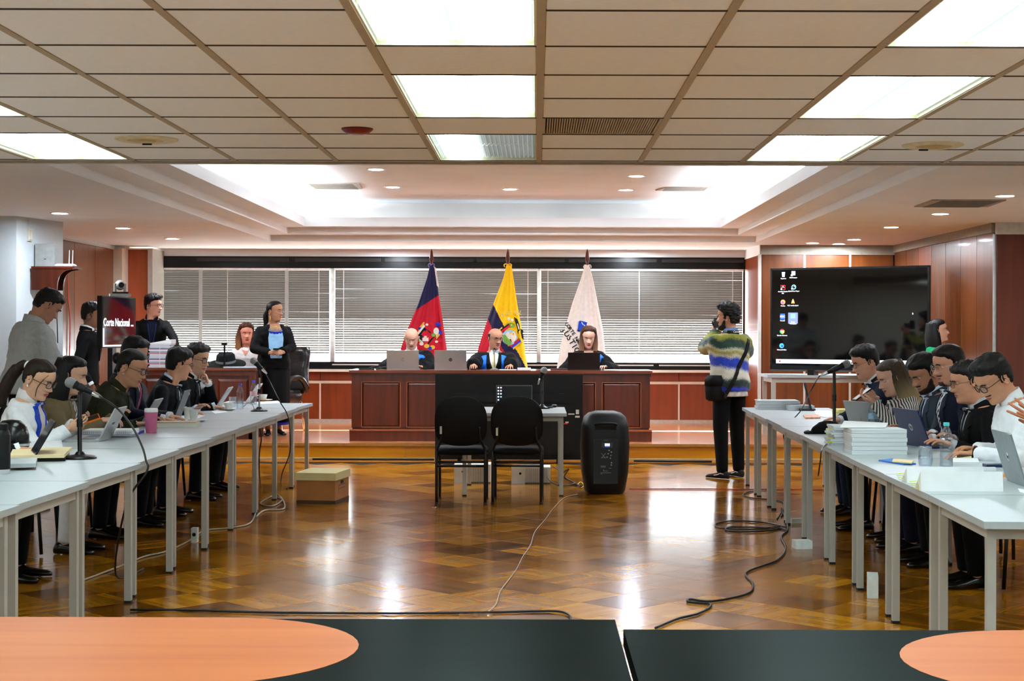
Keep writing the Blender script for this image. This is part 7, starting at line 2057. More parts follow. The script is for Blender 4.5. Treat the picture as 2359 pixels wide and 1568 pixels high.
def laptop(label, near, far, tilt, m_lid, depth=.225, lid=None, z=TZ, user=None, logo=None, group='laptops on the tables', L=None):
    """near/far: ends of the hinge on the table; user: side on which the sitter is (+1: +X, -1: -X)"""
    a = Vector(near); b = Vector(far); a.z = b.z = z
    u = (b - a).normalized(); L = L or (b - a).length; c = (a + b) / 2
    n = Vector((u.y, -u.x, 0))                                   # horizontal, perpendicular to the hinge
    if user is not None and n.x * user < 0: n = -n
    ang = math.atan2(n.x, -n.y)                                   # local -y looks to the sitter
    t = thing('laptop', label, 'laptop', c, ang, group)
    lid = lid or depth
    MB().b2((-L / 2, -depth, .001), (L / 2, .0, .014)).build('base', m_lid, t, bevel=.003)
    MB().b2((-L / 2 + .02, -depth * .62, .0138), (L / 2 - .02, -.03, .0155)).build('keyboard', M_keys, t)
    R = Matrix.Translation((0, .0, .014)) @ Matrix.Rotation(-math.radians(tilt), 4, 'X')
    mb = MB(); mb.b2((-L / 2, -.003, .0), (L / 2, .005, lid))
    for v in mb.bm.verts: v.co = R @ v.co
    lo = mb.build('lid', m_lid, t, bevel=.002)
    mb = MB(); mb.b2((-L / 2 + .008, -.0042, .014), (L / 2 - .008, -.0028, lid - .008))
    for v in mb.bm.verts: v.co = R @ v.co
    mb.build('screen', mat('laptop_screen', (20, 24, 30), .1, var=0), lo)
    B = R @ Matrix.Translation((0, .0056, lid * .5)) @ Matrix.Rotation(PI, 4, 'Z') @ Matrix.Rotation(PI / 2, 4, 'X')
    if logo: logo(lo, B)
    return t
def lg_hp(disc, let, r=.022): return lambda par, B: logo_hp(par, B, r, disc, let)
M_lgd = mat('logo_dark', (40, 40, 44), .3, metal=.4); M_lgs = mat('logo_silver', (206, 208, 212), .2, metal=.7)
# left row
laptop('black laptop with glossy lid at the near end of the left row', on(84, 1072), on(60, 1046), 30, M_black_pc, .22, .235, user=-1, L=.33)
laptop('silver laptop open before the woman in white', on(228, 1017), on(256, 1009), 27, M_silver_pc, .23, .225, user=-1, L=.33, logo=lambda par, B: text_obj('logo_lettering', 'acer', .04, M_lgd, par, B, .0004))
laptop('grey laptop before the man with the red tie', on(319, 985), on(345, 977), 30, M_grey_pc, .22, .22, user=-1, L=.32)
laptop('dark grey laptop tilted behind the paper cups', on(396, 969), on(420, 961), 20, M_dark_pc, .23, .235, user=-1, L=.32, logo=lambda par, B: MB().box(B @ Vector((.12, .09, 0)), (.03, .001, .03)).build('sticker', _mats['white_sticker'], par))
laptop('small pale laptop behind the paper cups', on(450, 942), on(472, 935), 31, M_white_pc, .2, .16, user=-1, L=.28)
laptop('silver laptop beside the coffee cup', on(492, 943), on(512, 936), 33, M_silver_pc, .22, .215, user=-1, L=.32)
laptop('silver laptop at the far end of the left row by the water bottles', on(562, 931), on(580, 926), 34, M_white_pc, .22, .215, user=-1, L=.32)
# right row
laptop('silver laptop beside the two teal-capped bottles', on(2009, 987), on(1971, 984), 20, M_silver_pc, .22, .20, user=1, L=.30, logo=lambda par, B: MB().box(B @ Vector((0, -.03, 0)), (.012, .001, .045)).build('logo_bar', M_lgs, par))
laptop('dark blue laptop behind the tall paper stack', on(2146, 1034), on(2086, 1024), 22, M_blue_pc, .24, .245, user=1, L=.36, logo=lg_hp(M_lgs, M_blue_pc, .024))
laptop('silver laptop at the right photo edge before the clasped hands', on(2372, 1126), on(2313, 1104), 17, mat('silver_grey_lid', (132, 142, 144), .3, metal=.5), .24, .245, user=1, L=.35, logo=lg_hp(M_lgs, M_lgd, .022))
# judges' bench
zb_ = PLAT + BH
def bench_laptop(label, px0, px1, pytop, m, logo=None, Yl=17.98):
    a, b = P(px0, 850, Yl), P(px1, 850, Yl); h = (P(0, pytop, Yl).z - zb_)
    t = thing('laptop', label, 'laptop', ((a.x + b.x) / 2, Yl, zb_), PI, 'laptops on the bench')
    W = b.x - a.x
    MB().b2((-W / 2, -.235, .0), (W / 2, 0, .014)).build('base', m, t, bevel=.003)
    R = Matrix.Translation((0, .0, .014)) @ Matrix.Rotation(-math.radians(12), 4, 'X')
    mb = MB(); mb.b2((-W / 2, -.003, 0), (W / 2, .005, h)); 
    for v in mb.bm.verts: v.co = R @ v.co
    lo = mb.build('lid', m, t, bevel=.002)
    mb = MB(); mb.b2((-W / 2 + .008, -.0042, .014), (W / 2 - .008, -.0028, h - .008))
    for v in mb.bm.verts: v.co = R @ v.co
    mb.build('screen', _mats['laptop_screen'], lo)
    B = R @ Matrix.Translation((0, .0056, h * .5)) @ Matrix.Rotation(PI, 4, 'Z') @ Matrix.Rotation(PI / 2, 4, 'X')
    if logo: logo(lo, B)
    MB().b2((-W / 2 + .02, -.14, .0138), (W / 2 - .02, -.03, .0155)).build('keyboard', M_keys, t)
bench_laptop('silver laptop on the bench before the bald judge', 891, 965, 806, M_silver_pc, lg_hp(M_lgs, M_silver_pc, .021))
bench_laptop('silver laptop on the bench with a dark round logo, nobody behind it', 1001, 1075, 806, M_silver_pc, lg_hp(M_lgd, M_lgs, .021))
bench_laptop('black laptop on the bench before the judge with long hair', 1308, 1382, 810, M_black_pc)
# microphones
M_mesh = mat('grey_mic_mesh', (150, 152, 152), .4, metal=.6, bump=1.0, bscale=500); M_chrome = mat('chrome', (200, 202, 206), .12, metal=1.0, var=.02)
def mic_parts(t, head, tail, r=.031):
    """vocal microphone from tail to head, in the thing's local space"""
    h, b = Vector(head), Vector(tail); d = (h - b).normalized(); L = (h - b).length
    MB().lathe([(.002, L + .004), (r * .55, L - .001), (r * .92, L - .012), (r, L - .026), (r * .94, L - .044), (r * .8, L - .055)], c=b, axis=d, n=20).build('mic_head', M_mesh, t, smooth='all')
    MB().lathe([(r * .82, L - .056), (r * .82, L - .062), (r * .72, L - .066), (r * .5, .02), (r * .46, 0)], c=b, axis=d, n=18).build('mic_body', M_black, t, smooth=True)
    MB().lathe([(r * .42, .0), (r * .42, -.03), (r * .2, -.06)], c=b, axis=d, n=12).build('connector', M_chrome, t, smooth=True)
def mic_stand(label, base_px, z, head, tail, joint, chrome=False, base_r=.085):
    """head/tail/joint: world points"""
    c = PZ(base_px[0], base_px[1], z); inv = lambda p: Vector(p) - c
    t = thing('microphone_stand', label, 'microphone', c)
    m = M_chrome if chrome else M_blackm
    MB().lathe([(base_r, 0), (base_r, .008), (base_r * .9, .016), (.03, .024), (.018, .04)], n=32).build('base', M_blackm, t, smooth=True)
    j = inv(joint); hz_ = j.z
    MB().cyl((0, 0, .02), (j.x, j.y, hz_ - .01), .0085 if chrome else .0125, n=14).build('pole', m, t, smooth=True)
    MB().cyl((j.x * .5, j.y * .5, hz_ * .48), (j.x * .56, j.y * .56, hz_ * .60), .015 if chrome else .0165, n=14).build('clutch', M_black, t, smooth=True)
    hd, tl = inv(head), inv(tail); d = (hd - tl).normalized()
    MB().cyl(tl + d * .045, tl + d * .085, .021, .024, 16).build('clip', M_black, t, smooth=True)
    MB().tube([j + Vector((0, 0, -.03)), j, tl + d * .06 + Vector((0, 0, -.012))], .010, 8).build('swivel', M_black, t, smooth='all')
    mic_parts(t, hd, tl)
    return t
c0 = on(184, 1054); Ym = c0.y
mic_stand('black microphone stand on the left tables, mic pointing at the woman in white', (184, 1056), TZ, P(152, 876, Ym), P(213, 905, Ym), P(183, 905, Ym), base_r=.092)
c1 = on(597, 947); Y1 = c1.y
mic_stand('chrome microphone stand near the far end of the left tables', (597, 947), TZ, P(579, 826, Y1), P(604, 850, Y1), P(598, 862, Y1), chrome=True, base_r=.075)
c2 = on(1922, 984); Y2 = c2.y
mic_stand('black microphone stand on the right tables beside the crumpled black cap', (1922, 986), TZ, P(1958, 834, Y2), P(1906, 858, Y2), P(1922, 858, Y2), base_r=.07)
c3 = PZ(1249, 940, TZ); Y3 = c3.y
mic_stand('black microphone on the small desk behind the visitor chairs', (1249, 941), TZ, P(1256, 846, Y3), P(1245, 872, Y3), P(1249, 874, Y3), base_r=.07)
c4 = P(1139, 852, 17.9)
t = thing('gooseneck_microphone', 'thin gooseneck microphone on the bench before the middle judge', 'microphone', (c4.x, 17.92, zb_))
MB().lathe([(.05, 0), (.05, .008), (.02, .022), (.008, .03)], n=24).build('base', M_grey_pc, t, smooth=True)
MB().tube([(0, 0, .02), (0, .004, .12), (-.004, .01, .24)], .005, 8, smooth=4).build('neck', M_grey_pc, t, smooth='all'); MB().ball((-.004, .012, .25), (.009, .009, .014), 12, 8).build('mic_head', M_black, t, smooth='all')
t = thing('clerk_microphone', 'short black microphone stand on the clerk desk', 'microphone', (P(517, 846, 18.2).x, 18.2, PLAT + DH))
MB().lathe([(.06, 0), (.06, .01), (.015, .02)], n=20).build('base', M_blackm, t, smooth=True); MB().cyl((0, 0, .01), (0, 0, .27), .012, n=10).build('pole', M_blackm, t, smooth=True); MB().b2((-.035, -.015, .27), (.03, .015, .295)).build('mic_head', M_black, t, bevel=.005)
# cables hung from the microphones
M_cable = mat('black_rubber_cable', (12, 12, 13), .5, var=.05)
def cable(label, pts, r=.0045, m=None, cat='cable', k=6):
    o = MB().tube(pts, r, 7, smooth=k).build('cable', m or M_cable, smooth='all'); return tag(o, label, cat)
xe = lambda Y: LX(Y) + .012
cable('microphone cable from the left mic over the table edge', [P(222, 909, Ym), P(245, 922, Ym), P(275, 945, Ym + .1), P(306, 985, Ym - .1), P(328, 1030, 8.42), P(336, 1060, 8.36), P(338, 1086, 8.34), Vector((xe(8.3) - .1, 8.34, .5)), Vector((xe(8.6) - .25, 8.7, .06)), Vector((-2.4, 9.3, .006))], .006)
cable('microphone cable from the chrome stand hanging to the floor', [P(607, 853, Y1), P(622, 880, Y1), P(645, 925, Y1 - .2), P(660, 950, 13.55), P(667, 978, 13.52), P(668, 1040, 13.5), P(650, 1090, 13.6), PZ(648, 1117, .006), PZ(662, 1125, .006)], .005)
cable('microphone cable from the right mic down the table leg', [P(1901, 861, Y2), P(1886, 868, Y2), P(1868, 900, Y2), P(1845, 945, 12.8), P(1818, 975, 12.75), P(1806, 998, 12.7), P(1806, 1010, 12.7), P(1812, 1026, 12.7), P(1811, 1090, 12.7), P(1810, 1150, 12.7), PZ(1806, 1170, .006), PZ(1790, 1195, .006)], .005)
cable('thin cable over the edge of the right tables', [on(1920, 1014), on(1905, 1022), P(1893, 1036, 8.9), P(1890, 1060, 8.95), P(1885, 1095, 9.1)], .004)
# cables on the floor
def fl(*pp): return [PZ(a, b, .008) for a, b in pp]
cable('long black cable along the floor before the front tables', fl((300, 1404), (430, 1404), (620, 1410), (900, 1412), (1110, 1410), (1240, 1407), (1290, 1408), (1313, 1418), (1312, 1432), (1300, 1450)), .006)
cable('thin white twisted cable running across the parquet to the loudspeaker', fl((1122, 1410), (1142, 1392), (1152, 1362), (1168, 1340), (1190, 1310), (1204, 1282), (1222, 1255), (1232, 1225), (1256, 1196), (1275, 1170), (1300, 1146), (1330, 1138)), .0032, mat('white_twisted_cable', (170, 160, 140), .5))
cable('black cable snaking from the right tables towards the viewer', fl((1800, 1170), (1815, 1215), (1800, 1236), (1810, 1262), (1790, 1290), (1720, 1318), (1735, 1345), (1720, 1368), (1640, 1384), (1590, 1380), (1588, 1386), (1638, 1392), (1610, 1412), (1560, 1425), (1510, 1446)), .0065)
cable('coil of black cable on the floor by the right table legs', fl((1815, 1214), (1760, 1203), (1690, 1199), (1650, 1206), (1662, 1216), (1740, 1218), (1800, 1213), (1770, 1222), (1700, 1224), (1672, 1220), (1690, 1213), (1790, 1216), (1812, 1220)), .006)
cable('red cable taped along the floor to the right', fl((1450, 1126), (1560, 1126), (1640, 1126), (1720, 1127), (1840, 1127), (1960, 1129)), .005, mat('red_cable_sheath', (150, 30, 24), .5))
cable('black cable loop at the foot of the farthest right table', fl((1745, 1128), (1712, 1138), (1730, 1146), (1790, 1152), (1806, 1160), (1800, 1190)), .006)
cable('tangle of black cables between the small desk and loudspeaker', [PZ(1290, 1095, .02), PZ(1310, 1080, .2), PZ(1300, 1100, .05), PZ(1325, 1112, .02), PZ(1290, 1118, .02), PZ(1262, 1100, .06), PZ(1275, 1075, .1), PZ(1310, 1105, .02), PZ(1340, 1120, .02)], .006)
cable('pale cables in a loose heap under the far left tables', fl((625, 1142), (650, 1150), (628, 1165), (600, 1158), (640, 1140), (655, 1170), (610, 1175), (590, 1190)), .007, _mats['white_twisted_cable'])
cable('white cable lying under the left tables', fl((590, 1178), (575, 1205), (530, 1215), (470, 1222), (430, 1248), (380, 1270), (330, 1282), (260, 1310), (190, 1336)), .006, _mats['white_twisted_cable'])
cable('black cable hanging under the far left table', [P(598, 985, 13.4), P(602, 1010, 13.4), P(598, 1040, 13.4), P(597, 1080, 13.4), PZ(600, 1118, .006)], .006)
cable('black laptop cord on the left tables', [on(562, 936), on(570, 928, TZ + .02), on(580, 930), on(586, 943)], .004)
cable('short yellow cable end on the floor beside the loudspeaker', fl((1330, 1116), (1338, 1110), (1345, 1118), (1338, 1124)), .006, mat('yellow_cable', (200, 170, 30), .5))
def tape(label, px, py, w_=.10):
    c = PZ(px, py, .016); t = MB()
    n = 9; rows = [[Vector((c.x + (i / (n - 1) - .5) * w_, c.y + (j / 4 - .5) * .05, .002 + .012 * gauss(j - 2, .8) + .004 * noise.noise(Vector((i * .9, j * 1.3, px))))) for i in range(n)] for j in range(5)]
    t.loft(rows, cap=False, closed=False); tag(t.build('tape', glass('clear_tape', alpha=.4, rough=.15), smooth='all'), label, 'tape')
tape('clear tape over the floor cable, left of two pieces', 1080, 1411); tape('clear tape over the floor cable, right of two pieces', 1113, 1410); tape('clear tape piece near the left chair leg', 1002, 1166, .04)
o = MB().tube([PZ(720, 1057, .03), PZ(1000, 1058, .03)], .012, 8).build('cable', M_cable, smooth='all'); o.location.y = -.0; tag(o, 'black cable along the foot of the platform, left side', 'cable')
o = MB().tube([PZ(1460, 1061, .03), PZ(1640, 1063, .03)], .012, 8).build('cable', M_cable, smooth='all'); tag(o, 'black cable along the foot of the platform, right side', 'cable')
def small_box(name, label, cat, c, d, m, rz=0, bevel=.004): 
    t = MB().box((0, 0, d[2] / 2), d).build(name, m, bevel=bevel, loc=c); t.rotation_euler = (0, 0, rz); return tag(t, label, cat)
M_wbox = mat('white_power_box', (220, 232, 230), .4)
small_box('power_box', 'white floor power box at the foot of a right table leg', 'power box', PZ(1848, 1262, 0), (.115, .10, .055), M_wbox, .1)
small_box('power_box', 'white power box standing under the right tables', 'power box', PZ(2010, 1372, 0), (.06, .16, .12), M_wbox, -.2)
small_box('power_strip', 'white power strip under the right tables', 'power strip', PZ(1840, 1204, 0), (.14, .05, .035), M_wbox, .3)
t = thing('wall_socket', 'white socket box with a black hole under the left tables', 'socket', PZ(449, 1248, 0)); MB().b2((-.02, -.03, 0), (.02, .03, .10)).build('case', M_wbox, t, bevel=.003); MB().cyl((0, -.032, .055), (0, -.028, .055), .013, n=16).build('hole', M_dark, t)
# ---------- drinks
M_clear = glass('clear_plastic', (.96, .98, 1.0)); M_water = glass('water', (.90, .95, .98), alpha=.25); M_teal = mat('teal_cap', (70, 190, 190), .4); M_capblue = mat('blue_cap', (24, 80, 210), .4); M_china = mat('white_china', (226, 226, 222), .25); M_paperc = mat('white_paper_cup', (222, 222, 216), .7)
def bottle(label, px, py, h, r, capm, labelm=None, ridged=False):
    t = thing('water_bottle', label, 'bottle', on(px, py), 0, 'plastic water bottles')
    prof = [(r * .8, 0), (r, .008)]
    if ridged:
        for k in range(9): z = .02 + (h * .66 - .02) * k / 9; prof += [(r, z), (r * .94, z + h * .025), (r, z + h * .05)]
    prof += [(r, h * .62), (r * .96, h * .68), (r * .62, h * .82), (r * .38, h * .90), (r * .36, h * .94)]
    MB().lathe(prof, n=24).build('shell', M_clear, t, smooth='all')
    MB().lathe([(r * .9, .006), (r * .93, .01), (r * .93, h * .34), (r * .9, h * .342)], n=24).build('water', M_water, t, smooth=True)
    MB().lathe([(r * .42, h * .925), (r * .44, h * .93), (r * .44, h * .99), (r * .40, h)], n=20).build('cap', capm, t, smooth=True)
    if labelm: MB().lathe([(r * 1.01, h * .36), (r * 1.01, h * .56)], n=24, cap=False).build('label_band', labelm, t, smooth=True)
bottle('blue-capped water bottle nearest the chrome microphone stand', 553, 942, .235, .034, M_capblue)
bottle('blue-capped water bottle behind the far left laptop', 584, 932, .235, .034, M_capblue, mat('red_white_label', (210, 170, 170), .5, var=.4))
M_lab = mat('blue_white_label', (150, 190, 216), .5, var=.3, scale=60)
bottle('left of two teal-capped water bottles on the right tables', 2011, 990, .225, .034, M_teal, M_lab)
bottle('right of two teal-capped water bottles on the right tables', 2026, 990, .225, .034, M_teal, M_lab)
bottle('teal-capped ridged water bottle beside the glass tumbler', 2180, 1076, .24, .036, M_teal, None, True)
t = thing('tumbler', 'clear glass tumbler half full of water before the blue laptop', 'glass', on(2132, 1076), 0)
MB().lathe([(.030, 0), (.036, .008), (.040, .04), (.038, .085), (.033, .112), (.0315, .112), (.0365, .084), (.0385, .04), (.034, .010), (.001, .008)], n=28, cap=True).build('glass', M_clear, t, smooth='all'); MB().lathe([(.033, .010), (.0378, .04), (.0375, .060), (.001, .060)], n=28).build('water', M_water, t, smooth=True)
t = thing('tumbler', 'clear glass tumbler behind the coffee cup', 'glass', on(536, 938), 0, ); MB().lathe([(.030, 0), (.036, .10), (.034, .10), (.028, .006)], n=24).build('glass', M_clear, t, smooth='all')
t = thing('travel_cup', 'pink tumbler with white lid on the left tables', 'cup', on(348, 997))
MB().lathe([(.034, 0), (.037, .004), (.0455, .142), (.046, .150)], n=32).build('cup', mat('pink_cup', (186, 96, 130), .5, var=.04), t, smooth=True); MB().lathe([(.0475, .148), (.0475, .162), (.046, .172), (.041, .174)], n=32).build('lid', M_china, t, smooth=True)
for px, py, lab in ((446, 970, 'white paper cup on a saucer, nearer of two'), (433, 964, 'white paper cup half behind the nearer cup')):
    t = thing('paper_cup', lab, 'cup', on(px, py, TZ + .008), 0, 'paper cups on the left tables'); MB().lathe([(.026, 0), (.037, .09), (.039, .092), (.036, .09), (.025, .006)], n=24).build('cup', M_paperc, t, smooth=True)
def saucer(label, px, py):
    t = thing('saucer', label, 'saucer', on(px, py), 0, 'white saucers'); MB().lathe([(.03, 0), (.045, .004), (.075, .014), (.074, .016), (.04, .008)], n=32).build('plate', M_china, t, smooth=True)
def coffee_cup(label, px, py):
    t = thing('coffee_cup', label, 'cup', on(px, py, TZ + .009), 0, 'white coffee cups'); MB().lathe([(.022, 0), (.028, .006), (.042, .05), (.044, .062), (.042, .062), (.038, .045), (.02, .008)], n=28).build('cup', M_china, t, smooth=True)
    MB().tube([(-.040, 0, .05), (-.062, 0, .048), (-.064, 0, .028), (-.034, 0, .018)], .005, 8, smooth=4).build('handle', M_china, t, smooth='all')
saucer('white saucer under the nearer paper cup', 455, 971); saucer('white saucer under the coffee cup beside the silver laptop', 526, 945); coffee_cup('white coffee cup on a saucer before the tumbler', 527, 943); saucer('white saucer at the far end of the left tables', 611, 923); coffee_cup('white coffee cup at the far end of the left tables', 606, 922)
t = thing('thermos', 'tall black thermos with steel base at the left photo edge', 'thermos', on(4, 1091))
MB().lathe([(.041, 0), (.041, .024)], n=28).build('steel_base', M_chrome, t, smooth=True); MB().lathe([(.042, .024), (.042, .19), (.036, .215), (.03, .22), (.03, .25), (.02, .255)], n=28).build('flask', M_black, t, smooth=True)
# ---------- papers, books, folders
M_paper = mat('white_paper', (228, 232, 234), .8, var=.03); M_paper2 = mat('grey_white_paper', (206, 212, 216), .85, var=.12, scale=4, stretch=(1, 1, 60)); M_manila = mat('manila_paper', (226, 206, 160), .8, var=.05)
def sheet(name, label, pts, th, m, z=TZ, cat='paper', group=None):
    o = MB().prism([PZ(a, b, z) for a, b in pts], (0, 0, th)).build(name, m); return tag(o, label, cat, group)
sheet('papers', 'loose white sheets under the arm of the woman in white', [(48, 1012), (140, 1010), (145, 1034), (60, 1036)], .01, M_paper)
sheet('paper_sheet', 'white sheet at the far end of the left tables', [(585, 926), (640, 923), (648, 928), (592, 931)], .002, M_paper); sheet('paper_sheet', 'white sheet under the paper cups', [(385, 972), (440, 952), (472, 957), (425, 976)], .002, M_paper); sheet('paper_sheet', 'white napkin before the silver laptop', [(485, 947), (515, 944), (524, 949), (495, 953)], .003, M_paper)
t = thing('ring_binder', 'open black binder with manila sheets at the near end of the left tables', 'binder', (0, 0, 0))
MB().prism([PZ(a, b, TZ) for a, b in ((20, 1064), (150, 1062), (160, 1048), (30, 1050))], (0, 0, .02)).build('cover', M_black, t, bevel=.003); MB().prism([PZ(a, b, TZ + .021) for a, b in ((22, 1056), (148, 1054), (166, 1036), (30, 1040))], (0, 0, .018)).build('pages', M_manila, t)
t = thing('book_stack', 'book with orange cover under a plastic sleeve at the left photo edge', 'book', (0, 0, 0))
MB().prism([PZ(a, b, TZ) for a, b in ((10, 1079), (83, 1077), (84, 1070), (14, 1070))], (0, 0, .014)).build('cover', mat('orange_cover', (214, 92, 26), .5), t, bevel=.002); MB().prism([PZ(a, b, TZ + .014) for a, b in ((12, 1078), (82, 1076), (86, 1062), (16, 1063))], (0, 0, .02)).build('pages', mat('plastic_sleeve', (170, 178, 178), .3), t)
t = thing('handbag', 'rounded glossy black bag with a pale strip at the left photo edge', 'bag', on(26, 1040)); MB().loft([[(math.cos(a) * .105 * k, math.sin(a) * .07 * k, z) for a in [2 * PI * i / 28 for i in range(28)]] for k, z in ((.8, 0), (1, .03), (1.0, .10), (.85, .15), (.5, .185), (.1, .19))]).build('bag_body', mat('glossy_black', (12, 12, 14), .2), t, smooth='all'); MB().loft([[(math.cos(a) * .108 * k, math.sin(a) * .073 * k, z) for a in [2 * PI * i / 28 for i in range(28)]] for k, z in ((1, .035), (1, .05))]).build('strip', M_lgs, t, smooth=True)
# phone in the hands of the woman in white
c = P(203, 967, 9.95); t = thing('phone', 'orange phone held by the woman in white', 'phone', c, rot=(math.radians(20), math.radians(-18), math.radians(20))); MB().b2((-.075, -.038, -.006), (.075, .038, .006)).build('phone_case', mat('orange_case', (240, 120, 20), .4), t, bevel=.005); MB().b2((-.07, -.034, .006), (.07, .034, .0068)).build('phone_screen', M_black, t)
# notebooks
t = thing('notebook', 'thick purple spiral folder under the white notebook', 'notebook', on(255, 1001), math.radians(4)); MB().b2((-.19, -.02, 0), (.19, .22, .022)).build('cover', mat('lilac_cover', (150, 140, 216), .5), t, bevel=.002); MB().b2((-.18, -.022, .004), (.17, .2, .019)).build('pages', M_paper2, t); MB().b2((.185, 0, .002), (.192, .2, .02)).build('blue_edge', C_royal, t)
t = thing('notebook', 'open white spiral notebook on the purple folder', 'notebook', on(250, 1000, TZ + .023), math.radians(3)); MB().b2((-.17, -.01, 0), (.16, .21, .028)).build('pages', M_paper, t, bevel=.003)
mb = MB()
for k in range(26): mb.lathe([(.006, -.0012), (.0075, 0), (.006, .0012)], c=(-.16 + k * .0125, -.012, .012), axis=(1, 0, 0), n=10, cap=False)
mb.build('spiral', M_blackm, t, kind='stuff')
t = thing('book', 'thick pale book lying under the dark grey laptop', 'book', on(410, 984), math.radians(3)); MB().b2((-.17, -.02, 0), (.14, .15, .034)).build('pages', mat('book_edge', (206, 204, 190), .8, var=.1, stretch=(1, 1, 80)), t, bevel=.002); MB().b2((-.175, -.025, .034), (.135, .155, .041)).build('cover', mat('tan_cover', (176, 148, 128), .6), t, bevel=.001)
# clerks' desk
t = thing('paper_stack', 'tall stack of files tied with white string on the clerk desk', 'paper stack', (P(368, 845, 18.15).x, 18.25, PLAT + DH), 0)
h_ = P(0, 790, 18.15).z - PLAT - DH; n = 16
cols = [(190, 196, 206), (206, 206, 206), (176, 120, 130), (150, 160, 180), (216, 214, 206), (120, 100, 140), (190, 190, 200)]
for k in range(n):
    z0 = h_ * k / n; m = mat('file_%d' % (k % 7), cols[k % 7], .8, var=.15, stretch=(1, 1, 60))
    dx = random.uniform(-.012, .012); MB().b2((-.13 + dx, -.11, z0 + .0005), (.13 + dx, .12, z0 + h_ / n - .001)).build('file', m, t, bevel=.001)
MB().loft([[(-.13, -.11, h_), (.14, -.11, h_ + .0), (.14, .12, h_), (-.13, .12, h_)], [(-.13, -.11, h_ + .003), (.14, -.11, h_ + .05), (.14, .12, h_ + .05), (-.13, .12, h_ + .003)]]).build('bent_sheets', M_paper, t)
MB().b2((.0, -.115, 0), (.004, .125, h_ + .012)).build('string', M_cord, t)
t = thing('hat', 'wide black felt hat lying on the clerk desk', 'hat', (P(515, 845, 18.2).x, 18.35, PLAT + DH), rot=(math.radians(14), 0, 0)); MB().lathe([(.24, .03), (.235, .045), (.15, .05), (.12, .07), (.11, .15), (.09, .17), (.02, .165)], n=36).build('felt', cloth('black_felt', (20, 22, 22), .95), t, smooth='all'); MB().lathe([(.124, .062), (.121, .095)], n=36, cap=False).build('band', cloth('grey_band', (110, 116, 118), .8), t, smooth=True)
o = MB().b2((0, 0, 0), (.42, .25, .012)).build('papers', mat('blue_white_papers', (190, 206, 222), .8, var=.2, scale=6), loc=(P(516, 847, 18.1).x, 18.06, PLAT + DH)); tag(o, 'papers spread on the clerk desk before the hat', 'paper')
# bench clutter
def bench_item(name, label, cat, px0, px1, pyt, m, Y=17.95, d=.12, bevel=.003):
    a, b = P(px0, 851, Y), P(px1, 851, Y); h = max(.006, P(0, pyt, Y).z - zb_); o = MB().b2((a.x, Y, zb_), (b.x, Y + d, zb_ + h)).build(name, m, bevel=bevel); tag(o, label, cat)
bench_item('book', 'white book on the bench right of the middle judge', 'book', 1192, 1223, 844, M_paper); bench_item('paper_sheet', 'papers on the bench before the middle judge', 'paper', 1150, 1190, 849.5, M_paper); bench_item('notebook', 'dark notebook with white pages beside the black bench laptop', 'notebook', 1268, 1306, 845, mat('maroon_cover', (70, 36, 34), .5)); bench_item('paper_sheet', 'papers at the right end of the bench', 'paper', 1392, 1498, 849.8, M_paper, d=.2); bench_item('phone', 'black phone lying on the bench', 'phone', 1234, 1262, 849, M_black, d=.07)
bench_item('stapler', 'black and silver stapler at the left end of the bench', 'stapler', 826, 862, 846, M_black, d=.05); bench_item('computer_mouse', 'black mouse by the hand of the middle judge', 'mouse', 1084, 1098, 846, M_black, d=.06, bevel=.008)
cable('tangled black cord on the bench left of the first laptop', [P(850, 848, 17.95), P(868, 843, 17.95), P(878, 848, 18.0), P(866, 850, 17.95), P(886, 845, 17.95), P(890, 849, 17.97)], .007)
# small desk: laptop screen facing the viewer, mouse and cords
Yd = 13.95; a, b = P(1143, 935, Yd), P(1226, 935, Yd); W = b.x - a.x; h = P(0, 884, Yd).z - TZ
t = thing('laptop', 'black laptop on the small desk with its screen of icons facing the viewer', 'laptop', ((a.x + b.x) / 2, Yd, TZ), 0)
MB().b2((-W / 2, -.22, .001), (W / 2, 0, .014)).build('base', M_black_pc, t, bevel=.003); mb = MB(); mb.b2((-W / 2, -.002, .01), (W / 2, .006, h)); lo = mb.build('lid', M_grey_pc, t, bevel=.002); MB().b2((-W / 2 + .006, -.004, .016), (W / 2 - .006, -.0015, h - .006)).build('screen', M_black_pc, lo)
for i in range(2):
    for j in range(6):
        if i == 1 and j > 3: continue
        x = -W / 2 + .02 + i * .024; z = h - .022 - j * .028; MB().b2((x - .006, -.0055, z - .006), (x + .006, -.0038, z + .006)).build('icon', E_white if (i, j) != (1, 3) else emi('sky', (120, 190, 240)), lo)
t = thing('computer_mouse', 'black mouse on the small desk', 'mouse', on(1277, 938)); MB().ball((0, 0, .014), (.03, .05, .016), 18, 10).build('shell', M_black, t, smooth='all')
t = thing('cable_coil', 'coiled black cable on the small desk beside the microphone', 'cable', on(1264, 941)); MB().tube([(math.cos(a) * .035, math.sin(a) * .035, .008 + .003 * a / 6) for a in [i * .4 for i in range(46)]], .005, 6).build('coil', M_cable, t, smooth='all')
